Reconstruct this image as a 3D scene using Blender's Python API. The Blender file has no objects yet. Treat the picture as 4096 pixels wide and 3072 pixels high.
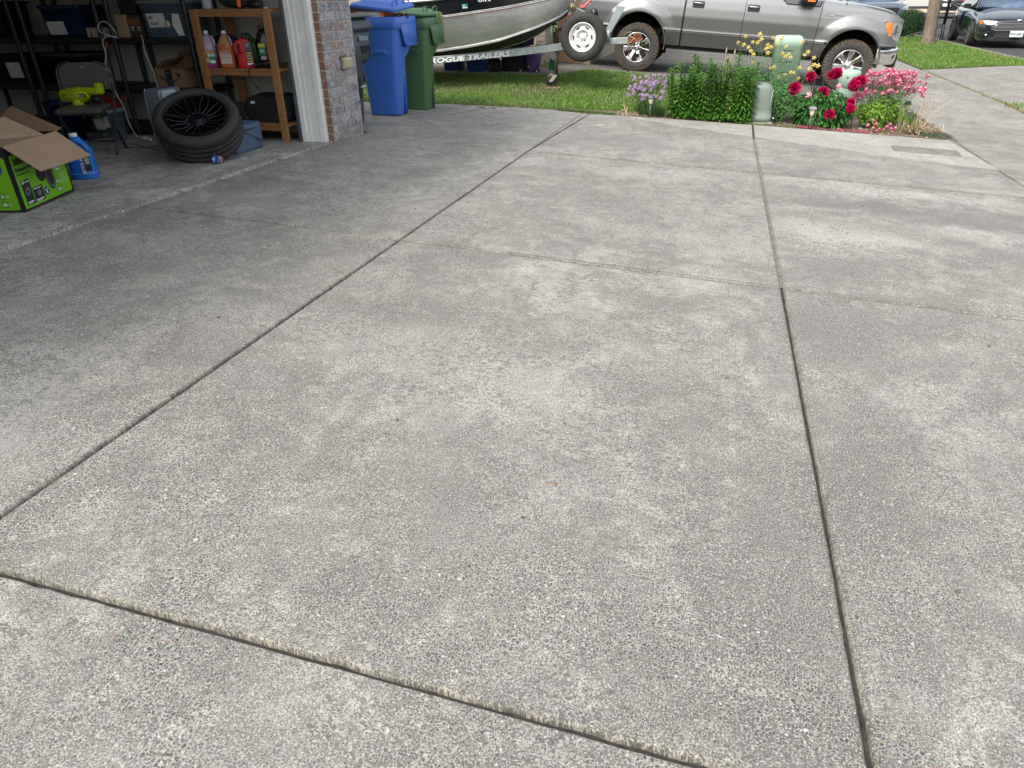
import bpy, bmesh, math, random
from mathutils import Matrix, Vector
C = bpy.context.scene
PI = math.pi
R = random.Random(7)
# ---------------------------------------------------------------- camera, sky, sun, exposure
cd = bpy.data.cameras.new('camera'); cam = bpy.data.objects.new('camera', cd); C.collection.objects.link(cam)
cam.matrix_world = Matrix(((0.963482, -0.123688, 0.237493, 0), (0.267616, 0.475010, -0.838300, 0), (-0.009124, 0.871244, 0.490765, 1.25), (0, 0, 0, 1)))
cd.sensor_width = 36; cd.lens = 24.258; cd.clip_start = 0.05; cd.clip_end = 800
C.camera = cam
W = bpy.data.worlds.new('World'); C.world = W; W.use_nodes = True
SUN_EL, SUN_AZ = math.radians(50), math.radians(210)      # azimuth clockwise from +Y
nt = W.node_tree; bg = nt.nodes['Background']; sk = nt.nodes.new('ShaderNodeTexSky')
sk.sky_type = 'NISHITA'; sk.sun_disc = False; sk.sun_elevation = SUN_EL; sk.sun_rotation = SUN_AZ; sk.air_density = 1.3; sk.dust_density = 4.0; sk.ozone_density = 0.6
hs = nt.nodes.new('ShaderNodeHueSaturation'); hs.inputs['Saturation'].default_value = .38
nt.links.new(sk.outputs[0], hs.inputs['Color']); nt.links.new(hs.outputs[0], bg.inputs[0]); bg.inputs[1].default_value = 0.15
sl = bpy.data.lights.new('sun', 'SUN'); sl.energy = 1.0; sl.angle = math.radians(12); sl.color = (1, 0.94, 0.85)
so = bpy.data.objects.new('sun', sl); C.collection.objects.link(so)
sd = Vector((math.sin(SUN_AZ) * math.cos(SUN_EL), math.cos(SUN_AZ) * math.cos(SUN_EL), math.sin(SUN_EL)))
so.rotation_euler = (-sd).to_track_quat('-Z', 'Y').to_euler(); so.location = sd * 30
C.view_settings.view_transform = 'Standard'; C.view_settings.look = 'None'; C.view_settings.exposure = 0.97; C.view_settings.gamma = 1
C.cycles.max_bounces = 8; C.cycles.diffuse_bounces = 4

# ---------------------------------------------------------------- helpers
def tagp(o, label=None, cat=None, group=None, kind=None):
    if label: o['label'] = label
    if cat: o['category'] = cat
    if group: o['group'] = group
    if kind: o['kind'] = kind
    return o
def thing(name, label, cat, loc=(0, 0, 0), group=None, rot=(0, 0, 0)):
    o = bpy.data.objects.new(name, None); o.empty_display_size = .1; C.collection.objects.link(o)
    o.location = loc; o.rotation_euler = rot
    return tagp(o, label, cat, group)
def wmat(o):
    m = Matrix.Identity(4)
    while o:
        m = o.matrix_basis @ m; o = o.parent
    return m
class MB:
    def __init__(s): s.v = []; s.f = []; s.mi = []; s.sm = []; s.T = Matrix.Identity(4); s.m = 0; s.smooth = False
    def add(s, vs, fs, smooth=None):
        b = len(s.v); T = s.T
        s.v += [tuple(T @ Vector(p)) for p in vs]; s.f += [tuple(i + b for i in f) for f in fs]
        s.mi += [s.m] * len(fs); s.sm += [s.smooth if smooth is None else smooth] * len(fs); return s
    def box(s, x0, x1, y0, y1, z0, z1, b=0.0):
        if b <= 0:
            vs = [(x, y, z) for z in (z0, z1) for y in (y0, y1) for x in (x0, x1)]
            return s.add(vs, [(0, 2, 3, 1), (4, 5, 7, 6), (0, 1, 5, 4), (2, 6, 7, 3), (0, 4, 6, 2), (1, 3, 7, 5)])
        b = min(b, (x1 - x0) * .45, (y1 - y0) * .45, (z1 - z0) * .45)
        pr = rrect(x0, x1, y0, y1, b, 2); pi = rrect(x0 + b, x1 - b, y0 + b, y1 - b, b * .5, 2); n = len(pr)
        rings = [(pi, z0), (pr, z0 + b), (pr, z1 - b), (pi, z1)]
        return s.loft([[(p[0], p[1], z) for p in q] for q, z in rings], caps=True, smooth=False)
    def cbox(s, c, d, b=0.0): return s.box(c[0] - d[0] / 2, c[0] + d[0] / 2, c[1] - d[1] / 2, c[1] + d[1] / 2, c[2] - d[2] / 2, c[2] + d[2] / 2, b)
    def loft(s, rings, closed=True, caps=False, smooth=True):
        n = len(rings[0]); vs = [p for r in rings for p in r]; fs = []
        for i in range(len(rings) - 1):
            for j in range(n if closed else n - 1):
                k = (j + 1) % n; fs.append((i * n + j, i * n + k, (i + 1) * n + k, (i + 1) * n + j))
        s.add(vs, fs, smooth)
        if caps:
            s.add(rings[0], [tuple(reversed(range(n)))], False); s.add(rings[-1], [tuple(range(n))], False)
        return s
    def tube(s, pts, r, n=8, caps=True, smooth=True):
        pts = [Vector(p) for p in pts]; rings = []; up = Vector((0, 0, 1))
        t0 = (pts[1] - pts[0]).normalized()
        if abs(t0.dot(up)) > .95: up = Vector((1, 0, 0))
        u = t0.cross(up).normalized()
        for i, p in enumerate(pts):
            a = pts[max(i - 1, 0)]; c = pts[min(i + 1, len(pts) - 1)]; t = (c - a).normalized()
            u = (u - t * u.dot(t)).normalized(); w = t.cross(u); rr = r[i] if isinstance(r, (list, tuple)) else r
            rings.append([tuple(p + (u * math.cos(k * 2 * PI / n) + w * math.sin(k * 2 * PI / n)) * rr) for k in range(n)])
        return s.loft(rings, True, caps, smooth)
    def lathe(s, prof, o=(0, 0, 0), ax='z', n=24, smooth=True, caps=False):
        rings = []
        for r, h in prof:
            ring = []
            for k in range(n):
                a = 2 * PI * k / n; c, d = r * math.cos(a), r * math.sin(a)
                p = (c, d, h) if ax == 'z' else ((c, h, d) if ax == 'y' else (h, c, d))
                ring.append((p[0] + o[0], p[1] + o[1], p[2] + o[2]))
            rings.append(ring)
        return s.loft(rings, True, caps, smooth)
    def prism(s, pts, d, smooth=False):     # pts: list of 3D points (planar), d: extrusion vector
        a = [tuple(p) for p in pts]; b = [tuple(Vector(p) + Vector(d)) for p in pts]; n = len(a)
        s.add(a, [tuple(range(n))], False); s.add(b, [tuple(reversed(range(n)))], False)
        return s.loft([b, a], True, False, smooth)
    def grid(s, rows, smooth=True): return s.loft(rows, False, False, smooth)
    def build(s, name, mats, parent=None, bevel=0, sub=0, local=False, label=None, solid=0, recalc=True):
        me = bpy.data.meshes.new(name)
        vs = s.v
        if parent is not None and not local:
            inv = wmat(parent).inverted(); vs = [tuple(inv @ Vector(p)) for p in vs]
        me.from_pydata(vs, [], s.f)
        if not isinstance(mats, (list, tuple)): mats = [mats]
        for m in mats: me.materials.append(m)
        me.polygons.foreach_set('material_index', s.mi); me.polygons.foreach_set('use_smooth', s.sm); me.update()
        if recalc and len(s.f) < 60000:
            bm = bmesh.new(); bm.from_mesh(me); bmesh.ops.remove_doubles(bm, verts=bm.verts, dist=1e-6); bmesh.ops.recalc_face_normals(bm, faces=bm.faces); bm.to_mesh(me); bm.free()
        o = bpy.data.objects.new(name, me); C.collection.objects.link(o)
        if parent is not None: o.parent = parent
        if solid:
            md = o.modifiers.new('s', 'SOLIDIFY'); md.thickness = solid; md.offset = 0
        if bevel:
            md = o.modifiers.new('b', 'BEVEL'); md.width = bevel; md.segments = 2; md.limit_method = 'ANGLE'; md.angle_limit = .6
        if sub:
            md = o.modifiers.new('u', 'SUBSURF'); md.levels = sub; md.render_levels = sub
        if label: o['label'] = label
        return o
def rrect(x0, x1, y0, y1, r, k=4):
    o = []
    for cx, cy, a0 in ((x1 - r, y1 - r, 0), (x0 + r, y1 - r, PI / 2), (x0 + r, y0 + r, PI), (x1 - r, y0 + r, 1.5 * PI)):
        for i in range(k + 1):
            a = a0 + PI / 2 * i / k; o.append((cx + r * math.cos(a), cy + r * math.sin(a)))
    return o
def copytree(o, parent=None):
    c = o.copy(); C.collection.objects.link(c)
    if parent is not None: c.parent = parent
    for ch in list(o.children): copytree(ch, c)
    return c
def lerp(a, b, t): return a + (b - a) * t
def interp(x, pts):
    if x <= pts[0][0]: return pts[0][1]
    for (a, u), (b, w) in zip(pts, pts[1:]):
        if x <= b: return u + (w - u) * (x - a) / (b - a)
    return pts[-1][1]
def spline(pts, n=8):
    P = [Vector(p) for p in pts]; P = [2 * P[0] - P[1]] + P + [2 * P[-1] - P[-2]]; o = []
    for i in range(1, len(P) - 2):
        for k in range(n):
            t = k / n; a, b, c, d = P[i - 1:i + 3]
            o.append(.5 * ((2 * b) + (c - a) * t + (2 * a - 5 * b + 4 * c - d) * t * t + (3 * b - a - 3 * c + d) * t ** 3))
    o.append(P[-2]); return o
_fc = {}
def text_mesh(txt, size, depth=.0015, shear=0.0, bold=0.0, align='LEFT', sx=1.0):
    cu = bpy.data.curves.new('t', 'FONT'); cu.body = txt; cu.size = size; cu.extrude = depth; cu.shear = shear; cu.offset = bold; cu.align_x = align; cu.resolution_u = 2
    ob = bpy.data.objects.new('t', cu); C.collection.objects.link(ob)
    dg = bpy.context.evaluated_depsgraph_get(); me = ob.evaluated_get(dg).to_mesh()
    vs = [(v.co.x * sx, v.co.y, v.co.z) for v in me.vertices]; fs = [tuple(p.vertices) for p in me.polygons]
    ob.evaluated_get(dg).to_mesh_clear(); bpy.data.objects.remove(ob); bpy.data.curves.remove(cu)
    return vs, fs
def frame(o, x, y):                 # 4x4 placing local xy plane at o with axes x, y
    x = Vector(x).normalized(); y = Vector(y); y = (y - x * y.dot(x)).normalized(); z = x.cross(y)
    return Matrix(((x.x, y.x, z.x, o[0]), (x.y, y.y, z.y, o[1]), (x.z, y.z, z.z, o[2]), (0, 0, 0, 1)))
# ---------------------------------------------------------------- materials
class N:
    def __init__(s, name):
        s.mat = bpy.data.materials.new(name); s.mat.use_nodes = True; s.t = s.mat.node_tree; s.b = s.t.nodes['Principled BSDF']
        s.tc = s.t.nodes.new('ShaderNodeTexCoord').outputs['Object']
    def n(s, t, **k):
        x = s.t.nodes.new(t)
        for a, b in k.items(): setattr(x, a, b)
        return x
    def l(s, a, b): s.t.links.new(a, b)
    def noise(s, sc, det=3, rough=.55, vec=None, dist=0):
        x = s.n('ShaderNodeTexNoise'); x.inputs['Scale'].default_value = sc; x.inputs['Detail'].default_value = det; x.inputs['Roughness'].default_value = rough; x.inputs['Distortion'].default_value = dist
        s.l(vec or s.tc, x.inputs['Vector']); return x.outputs['Fac']
    def vor(s, sc, out='Distance', feat='F1', vec=None, rand=1):
        x = s.n('ShaderNodeTexVoronoi', feature=feat); x.inputs['Scale'].default_value = sc; x.inputs['Randomness'].default_value = rand; s.l(vec or s.tc, x.inputs['Vector']); return x.outputs[out]
    def ramp(s, f, stops, interp='LINEAR'):
        x = s.n('ShaderNodeValToRGB'); x.color_ramp.interpolation = interp; cr = x.color_ramp
        while len(cr.elements) < len(stops): cr.elements.new(.5)
        for e, (p, c) in zip(cr.elements, stops):
            e.position = p; e.color = (c, c, c, 1) if isinstance(c, (int, float)) else (*c, 1)
        s.l(f, x.inputs[0]); return x.outputs[0]
    def mix(s, f, a, b, mode='MIX'):
        x = s.n('ShaderNodeMix', data_type='RGBA', blend_type=mode)
        for i, v in ((0, f), (6, a), (7, b)):
            if hasattr(v, 'links'): s.l(v, x.inputs[i])
            elif i == 0: x.inputs[0].default_value = v
            else: x.inputs[i].default_value = (*v, 1) if isinstance(v, tuple) else (v, v, v, 1)
        return x.outputs[2]
    def math(s, op, a, b=0.0):
        x = s.n('ShaderNodeMath', operation=op)
        for i, v in ((0, a), (1, b)):
            if hasattr(v, 'links'): s.l(v, x.inputs[i])
            else: x.inputs[i].default_value = v
        return x.outputs[0]
    def sep(s, v=None):
        x = s.n('ShaderNodeSeparateXYZ'); s.l(v or s.tc, x.inputs[0]); return x.outputs
    def mapping(s, sc=(1, 1, 1), rot=(0, 0, 0), loc=(0, 0, 0)):
        x = s.n('ShaderNodeMapping'); x.inputs['Scale'].default_value = sc; x.inputs['Rotation'].default_value = rot; x.inputs['Location'].default_value = loc; s.l(s.tc, x.inputs[0]); return x.outputs[0]
    def col(s, v):
        if hasattr(v, 'links'): s.l(v, s.b.inputs['Base Color'])
        else: s.b.inputs['Base Color'].default_value = (*v, 1)
    def set(s, **k):
        for a, v in k.items():
            i = s.b.inputs[{'rough': 'Roughness', 'metal': 'Metallic', 'trans': 'Transmission Weight', 'spec': 'Specular IOR Level', 'coat': 'Coat Weight', 'croug': 'Coat Roughness', 'alpha': 'Alpha', 'sss': 'Subsurface Weight', 'sheen': 'Sheen Weight', 'ior': 'IOR'}[a]]
            if hasattr(v, 'links'): s.l(v, i)
            else: i.default_value = v
        return s
    def bump(s, h, st=.3, d=.01):
        x = s.n('ShaderNodeBump'); x.inputs['Strength'].default_value = st; x.inputs['Distance'].default_value = d; s.l(h, x.inputs['Height']); s.l(x.outputs[0], s.b.inputs['Normal'])
def mat(name, c, rough=.6, metal=0, var=.12, sc=6, bump=0, bsc=60, dirt=0, dirtc=(.12, .10, .08), **k):
    m = N(name); f = m.noise(sc, 4)
    a = tuple(min(1, x * (1 - var)) for x in c); b = tuple(min(1, x * (1 + var)) for x in c)
    col = m.ramp(f, [(.3, a), (.7, b)])
    if dirt:
        g = m.ramp(m.noise(sc * 2.3, 6, .7), [(.45, 0), (.75, dirt)]); col = m.mix(g, col, dirtc)
    m.col(col); m.set(rough=m.math('ADD', m.math('MULTIPLY', m.noise(sc * 3, 3), .2), rough - .1) if rough > .12 else rough, metal=metal, **k)
    if bump: m.bump(m.noise(bsc, 4), bump, .005)
    return m.mat
def glass(name, c=(.02, .03, .035), rough=.03):
    m = N(name); m.col(c); m.set(rough=rough, spec=.8, coat=1.0); return m.mat
# ---------------------------------------------------------------- ground height
def smo(a, b, x):
    t = min(1, max(0, (x - a) / (b - a))); return t * t * (3 - 2 * t)
def zg(x, y):
    xx = max(x, -3.52)
    p1 = -.046 * min(xx, 4) - .0196 * min(y, 14)
    p2 = -.11 - .0707 * max(-3., min(x, 2.9))
    z = p1 + (p2 - p1) * smo(10.3, 13.4, y)
    return z + (-.14 - z) * smo(4.0, 6.5, x)
def sheet(name, poly, off, m, step=.5, label=None, x=None, skirt=0):
    bm = bmesh.new(); bm.faces.new([bm.verts.new((p[0], p[1], 0)) for p in poly])
    xs = [p[0] for p in poly]; ys = [p[1] for p in poly]
    for ax, lo, hi in ((0, min(xs), max(xs)), (1, min(ys), max(ys))):
        k = math.floor(lo / step) + 1
        while k * step < hi:
            co = (k * step, 0, 0) if ax == 0 else (0, k * step, 0); no = (1, 0, 0) if ax == 0 else (0, 1, 0)
            bmesh.ops.bisect_plane(bm, geom=bm.verts[:] + bm.edges[:] + bm.faces[:], plane_co=co, plane_no=no, dist=1e-5); k += 1
    for v in bm.verts: v.co.z = zg(v.co.x, v.co.y) + off
    if skirt:
        be = [e for e in bm.edges if e.is_boundary]; r = bmesh.ops.extrude_edge_only(bm, edges=be)
        for v in [g for g in r['geom'] if isinstance(g, bmesh.types.BMVert)]: v.co.z -= skirt
    bmesh.ops.recalc_face_normals(bm, faces=bm.faces)
    me = bpy.data.meshes.new(name); bm.to_mesh(me); bm.free(); me.materials.append(m)
    o = bpy.data.objects.new(name, me); C.collection.objects.link(o); o['kind'] = 'structure'; return o
# ---------------------------------------------------------------- concrete materials
def concrete(name, base=(.32, .31, .285), agg=1.0, dark=.5, tint=(.35, .33, .275), stain=1.0, fine=1.0, spots=(), lines=()):
    m = N(name); w = m.mapping((1, 1, .2))
    big = m.noise(.6, 6, .62, w, .5); mid = m.noise(2.6, 7, .68, w, .7); sm_ = m.noise(11, 6, .65, w)
    d = tuple(x * (1 - .40 * stain) for x in base); b = tuple(x * (1 + .24 * stain) for x in base)
    c = m.ramp(m.math('ADD', m.math('MULTIPLY', big, .6), m.math('MULTIPLY', mid, .4)), [(.43, d), (.5, base), (.565, b)])
    c = m.mix(m.ramp(m.noise(1.1, 6, .7, m.mapping((1, 1, .2), loc=(7, 3, 0)), .8), [(.48, 0), (.66, .5 * stain)]), c, tint)
    c = m.mix(m.ramp(m.noise(1.9, 7, .75, m.mapping((1, .45, .2), loc=(1, 13, 0)), 1.0), [(.54, 0), (.66, .55 * stain)]), c, tuple(x * .52 for x in base))
    c = m.mix(m.ramp(sm_, [(.38, .5), (.52, 0)]), c, tuple(x * .60 for x in base))
    c = m.mix(m.ramp(m.noise(5.5, 7, .72, m.mapping((1, 1, .2), loc=(17, 3, 0)), .6), [(.50, 0), (.60, .55 * stain)]), c, tuple(x * y for x, y in zip(base, (1.62, 1.58, 1.44))))
    c = m.mix(m.ramp(m.noise(3.1, 7, .75, m.mapping((1, .7, .2), loc=(4, 31, 0)), 1.2), [(.52, 0), (.60, .65 * stain)]), c, tuple(x * .45 for x in base))
    if spots:
        wn0 = m.n('ShaderNodeTexNoise'); wn0.inputs['Scale'].default_value = 2.2; wn0.inputs['Detail'].default_value = 6; wn0.inputs['Roughness'].default_value = .7; m.l(w, wn0.inputs['Vector'])
        sb_ = m.n('ShaderNodeVectorMath', operation='SUBTRACT'); m.l(wn0.outputs['Color'], sb_.inputs[0]); sb_.inputs[1].default_value = (.5, .5, .5)
        ml_ = m.n('ShaderNodeVectorMath', operation='MULTIPLY'); m.l(sb_.outputs[0], ml_.inputs[0]); ml_.inputs[1].default_value = (1.5, .9, 0)
        ad_ = m.n('ShaderNodeVectorMath', operation='ADD'); m.l(w, ad_.inputs[0]); m.l(ml_.outputs[0], ad_.inputs[1])
        for (sx_, sy_, rx_, ry_, amt_, k_) in spots:
            mp = m.n('ShaderNodeMapping'); mp.inputs['Location'].default_value = (-sx_ / rx_, -sy_ / ry_, 0); mp.inputs['Scale'].default_value = (1 / rx_, 1 / ry_, 0); m.l(ad_.outputs[0], mp.inputs[0])
            ln = m.n('ShaderNodeVectorMath', operation='LENGTH'); m.l(mp.outputs[0], ln.inputs[0]); c = m.mix(m.ramp(ln.outputs['Value'], [(.35, amt_), (1.0, 0)]), c, tuple(min(1, x * k_) for x in base))
    for off_, sc_, k_ in ((3, 30, .38), (23, 55, .34)):
        pm = m.ramp(m.noise(1.5, 4, .7, m.mapping((1, 1, .2), loc=(off_, off_ * 3, 0)), .6), [(.45, 0), (.54, 1)])
        c = m.mix(m.math('MULTIPLY', m.math('MULTIPLY', m.ramp(m.noise(sc_, 5, .75, m.mapping((1, 1.3, .2), loc=(off_, 0, 0)), .8), [(.525, 0), (.565, .9)]), pm), stain), c, tuple(x * k_ for x in base))
    for (axn, pos, x0_, wd) in lines:
        sp_o = m.sep(); q = m.math('ABSOLUTE', m.math('SUBTRACT', m.math('ADD', sp_o[axn], m.math('MULTIPLY', m.math('SUBTRACT', m.noise(14, 4, .7, w), .5), .018)), pos))
        patchy = m.ramp(m.noise(1.7, 5, .7, m.mapping((1, 1, 0), loc=(pos, pos * 2, 0))), [(.36, .55), (.50, 1)])
        lm = m.math('MULTIPLY', m.ramp(m.math('DIVIDE', q, wd), [(.35, 1), (1, 0)]), patchy)
        if axn == 1: lm = m.math('MULTIPLY', lm, m.math('GREATER_THAN', sp_o[0], x0_))
        c = m.mix(lm, c, (.04, .037, .03))
    g = m.noise(300, 2, .6, w); c = m.mix(m.ramp(g, [(.41, .92 * fine), (.51, 0)]), c, tuple(x * .26 for x in base))
    g3 = m.noise(120, 3, .7, w); c = m.mix(m.ramp(g3, [(.40, .6 * fine), (.47, 0)]), c, tuple(x * .34 for x in base))
    g2 = m.noise(230, 2, .5, w); c = m.mix(m.ramp(g2, [(.53, 0), (.63, .6 * fine)]), c, tuple(min(1, x * 1.6) for x in base))
    h = m.math('MULTIPLY', g, .4)
    if agg:
        wear = m.ramp(m.noise(.9, 5, .65, m.mapping((1, 1, .2), loc=(2.3, 5, 0)), .5), [(.42, .10), (.55, 1.0)])
        ys = m.sep()[1]; near = m.ramp(m.math('DIVIDE', ys, 6), [(.12, 1.0), (.45, .6), (1, .45)]); wear = m.math('MULTIPLY', wear, near)
        warp = m.n('ShaderNodeVectorMath', operation='ADD'); wn = m.n('ShaderNodeTexNoise'); wn.inputs['Scale'].default_value = 70; m.l(w, wn.inputs['Vector'])
        sc = m.n('ShaderNodeVectorMath', operation='SCALE'); m.l(wn.outputs['Color'], sc.inputs[0]); sc.inputs['Scale'].default_value = .010; m.l(w, warp.inputs[0]); m.l(sc.outputs[0], warp.inputs[1]); wv = warp.outputs[0]
        for s_, lo, hi, amt in ((42, .17, .24, .14), (78, .27, .35, .40), (150, .34, .44, .62)):
            v = m.n('ShaderNodeTexVoronoi', voronoi_dimensions='2D'); v.inputs['Scale'].default_value = s_; m.l(wv, v.inputs['Vector'])
            rc = m.n('ShaderNodeSeparateColor'); m.l(v.outputs['Color'], rc.inputs[0])
            pick = m.ramp(rc.outputs[0], [(1 - amt - .02, 0), (1 - amt + .02, 1)])
            msk = m.math('MULTIPLY', m.math('MULTIPLY', m.ramp(v.outputs['Distance'], [(lo, 1), (hi, 0)]), pick), m.math('MULTIPLY', wear, agg))
            rim = m.math('MULTIPLY', m.math('MULTIPLY', m.ramp(v.outputs['Distance'], [(lo, 0), (hi, .8), (hi + .12, 0)]), pick), m.math('MULTIPLY', wear, agg))
            pc = m.ramp(rc.outputs[1], [(0, (.035, .037, .042)), (.35, (.065, .066, .07)), (.6, (.11, .105, .095)), (.78, (.20, .14, .095)), (.90, (.24, .135, .085)), (.93, (.32, .28, .20)), (.985, (.6, .6, .57))], 'CONSTANT')
            pc = m.mix(.08, pc, base)
            c = m.mix(rim, c, tuple(min(1, x * 1.25) for x in base)); c = m.mix(msk, c, pc); h = m.math('SUBTRACT', h, m.math('MULTIPLY', msk, .25))
    m.col(c); m.set(rough=.88, spec=.25); m.bump(h, .5, .003); return m.mat
SPOTS = [(1.46, 6.35, 1.3, 0.22, 0.8999999999999999, 1.537), (-0.6, 6.1, 1.0, 0.3, 0.6, 1.4310000000000003), (0.85, 4.8, 0.8, 0.45, 0.84, 1.484), (1.9, 5.2, 0.7, 0.3, 0.66, 1.484), (2.3, 6.75, 0.6, 0.2, 0.6, 1.4310000000000003), (1.3, 5.72, 1.1, 0.2, 0.95, 0.387), (1.9, 5.5, 0.8, 0.28, 0.95, 0.43), (2.1, 4.6, 0.7, 0.5, 0.72, 0.516), (0.75, 4.1, 0.35, 0.35, 0.72, 0.5332), (0.6, 1.9, 0.3, 0.75, 0.95, 0.43), (0.62, 3.1, 0.45, 0.5, 0.84, 0.47300000000000003), (0.27, 1.5, 0.22, 0.8, 0.8999999999999999, 0.47300000000000003), (0.25, 0.98, 0.5, 0.16, 0.8999999999999999, 0.43), (-0.5, 1.35, 0.5, 0.25, 0.6, 0.5332), (-0.15, 2.3, 0.35, 0.2, 0.6, 0.5676), (-1.6, 2.35, 0.8, 0.3, 0.6, 1.3780000000000001), (-0.8, 2.2, 0.5, 0.35, 0.54, 1.3568), (-1.9, 1.4, 0.5, 0.25, 0.6, 1.3250000000000002), (-0.9, 0.55, 1.6, 0.2, 0.42, 0.75), (-0.3, 4.4, 0.6, 0.25, 0.54, 1.3780000000000001), (-0.9, 5.2, 0.7, 0.3, 0.48, 0.602), (0.9, 2.5, 0.3, 0.3, 0.48, 1.3250000000000002), (-1.0, 7.9, 1.0, 0.3, 0.48, 0.75), (1.3, 7.4, 1.2, 0.3, 0.48, 0.8), (-2.7, 4.6, 0.5, 1.0, 0.15, 0.8), (1.05, 1.5, 0.25, 0.5, 0.5, 0.5), (2.3, 5.9, 0.5, 0.25, 0.9, 0.4), (2.2, 5.1, 0.4, 0.15, 0.8, 0.42), (-0.1, 3.2, 0.35, 0.12, 0.6, 0.5), (-0.6, 2.75, 0.4, 0.1, 0.5, 0.55)]
M_conc = concrete('aggregate_concrete', (.348, .340, .313), spots=SPOTS, lines=[(1, 3.62, -1.68, .036), (1, 6.648, -1.6, .05), (0, .44, 0, .022), (0, -1.7, 0, .02), (1, .85, -9, .012)])
M_walk = concrete('smooth_concrete', (.42, .408, .37), agg=.25, stain=.45, fine=.6)
M_side = concrete('sidewalk_concrete', (.33, .318, .29), agg=.5, stain=.8)
M_floor = concrete('garage_floor_concrete', (.42, .41, .385), agg=0, stain=.9, fine=.25)
M_joint = mat('joint_dirt', (.045, .042, .036), .95, var=.5, sc=40)
M_jedge = concrete('joint_worn_edge', (.30, .285, .245), agg=0, stain=1, fine=1)
M_asph = concrete('asphalt', (.085, .085, .088), agg=0, stain=.5, tint=(.10, .095, .09))
M_soil = mat('soil', (.16, .115, .08), .95, var=.45, sc=14, bump=1, bsc=80)
def ground_mat():
    m = N('lawn_ground'); c = m.ramp(m.noise(3, 6, .7), [(.35, (.05, .085, .022)), (.55, (.075, .11, .03)), (.7, (.12, .12, .05))])
    m.col(c); m.set(rough=.95); m.bump(m.noise(120, 3), .8, .02); return m.mat
M_lawn = ground_mat()
# ---------------------------------------------------------------- ground sheets
sheet('ground', [(-45, -12), (60, -12), (60, 150), (-45, 150)], -.30, M_lawn, 5); sheet('far_ground', [(-600, -600), (600, -600), (600, 800), (-600, 800)], -1.1, M_lawn, 40)
sheet('lawn', [(-9, 9.6), (-3.7, 9.37), (-2.86, 9.6), (-2.17, 9.64), (-1.6, 9.56), (-.9, 9.66), (2.7, 9.72), (2.68, 12.2), (-1.0, 13.6), (-1.7, 13.75), (-2.3, 13.65), (-2.68, 12.68), (-2.95, 12.5), (-9, 12.4)], -.012, M_lawn, .5, skirt=.3)
sheet('soil_bed', [(-2.3, 9.62), (-1.6, 9.53), (-.36, 9.66), (2.78, 9.72), (2.66, 11.0), (1.4, 11.9), (.3, 11.6), (-1.2, 10.1), (-1.9, 9.95)], -.006, M_soil, .5)
spl = {}
def slab(mb, x0, x1, y0, y1, clip=None):
    """one concrete panel: rough-edged top, worn lip and sides"""
    out = []
    def edge(ax, ay, bx, by):
        L = math.hypot(bx - ax, by - ay); n = max(2, int(L / .035)); nx, ny = (by - ay) / L, -(bx - ax) / L
        for i in range(n):
            t = i / n; sp_ = spl.get(round(ax * 3 + ay), 0) * .9 + .1; spl[round(ax * 3 + ay)] = sp_; cr_ = max(0, math.sin(t * L * 2.3 + ax * 5 + ay) - .3) * (abs(by - ay) < .3); j = abs(R.gauss(0, .0014)) + cr_ * abs(R.gauss(0, .004)) + (0.0012 * math.sin(t * L * 5 + ax)); out.append((ax + (bx - ax) * t - nx * abs(j), ay + (by - ay) * t - ny * abs(j)))
    P = clip or [(x0, y0), (x1, y0), (x1, y1), (x0, y1)]
    for a, b in zip(P, P[1:] + P[:1]): edge(*a, *b)
    cx = sum(p[0] for p in P) / len(P); cy = sum(p[1] for p in P) / len(P); n = len(out)
    def ring(d, z):
        r = []
        for i in range(n):
            a, c = out[i - 1], out[(i + 1) % n]; tx, ty = c[0] - a[0], c[1] - a[1]; L = math.hypot(tx, ty) or 1
            x = out[i][0] - ty / L * d; y = out[i][1] + tx / L * d; r.append((x, y, zg(x, y) + z))
        return r
    r0, r1, r2 = ring(0, -.035), ring(.001, -.006), ring(.007, 0)
    mb.m = 1; mb.loft([r0, r1, r2], True, False, True)
    mb.m = 0; bm = bmesh.new(); bm.faces.new([bm.verts.new((p[0], p[1], 0)) for p in r2])
    for ax in (0, 1):
        lo = min(p[ax] for p in r2); hi = max(p[ax] for p in r2); k = math.floor(lo) + 1
        while k < hi:
            bmesh.ops.bisect_plane(bm, geom=bm.verts[:] + bm.edges[:] + bm.faces[:], plane_co=(k, 0, 0) if ax == 0 else (0, k, 0), plane_no=(1, 0, 0) if ax == 0 else (0, 1, 0), dist=1e-5); k += 1
    bm.verts.index_update(); mb.add([(v.co.x, v.co.y, zg(v.co.x, v.co.y)) for v in bm.verts], [tuple(v.index for v in f.verts) for f in bm.faces], False); bm.free()
g = .005
mb = MB(); XS = [-3.5, -1.70, .44, 2.68]; YS = [-1.9, .85, 3.62, 6.65]
for xa, xb in zip(XS, XS[1:]):
    for ya, yb in zip(YS, YS[1:]): slab(mb, xa + g, xb - g, ya + g * 1.1, yb - g * 1.1)
slab(mb, 0, 0, 0, 0, [(-3.47, 6.66), (-1.71, 6.665), (-1.615, 9.53), (-2.17, 9.62), (-2.86, 9.57), (-3.02, 9.0), (-3.45, 6.95)])
slab(mb, 0, 0, 0, 0, [(-1.69, 6.66), (.435, 6.66), (.435, 8.70), (-.04, 8.91), (-.52, 9.14), (-1.05, 9.45), (-1.60, 9.53)])
slab(mb, 0, 0, 0, 0, [(.445, 6.66), (2.68, 6.66), (2.70, 7.88), (2.24, 7.99), (1.64, 8.22), (.445, 8.68)])
sheet('joint_sand', [(.430, 3.66), (.450, 3.66), (.450, 8.66), (.430, 8.66)], -.011, mat('joint_sand', (.19, .18, .145), .95, var=.4, sc=9, bump=1, bsc=150), .5)
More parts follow.
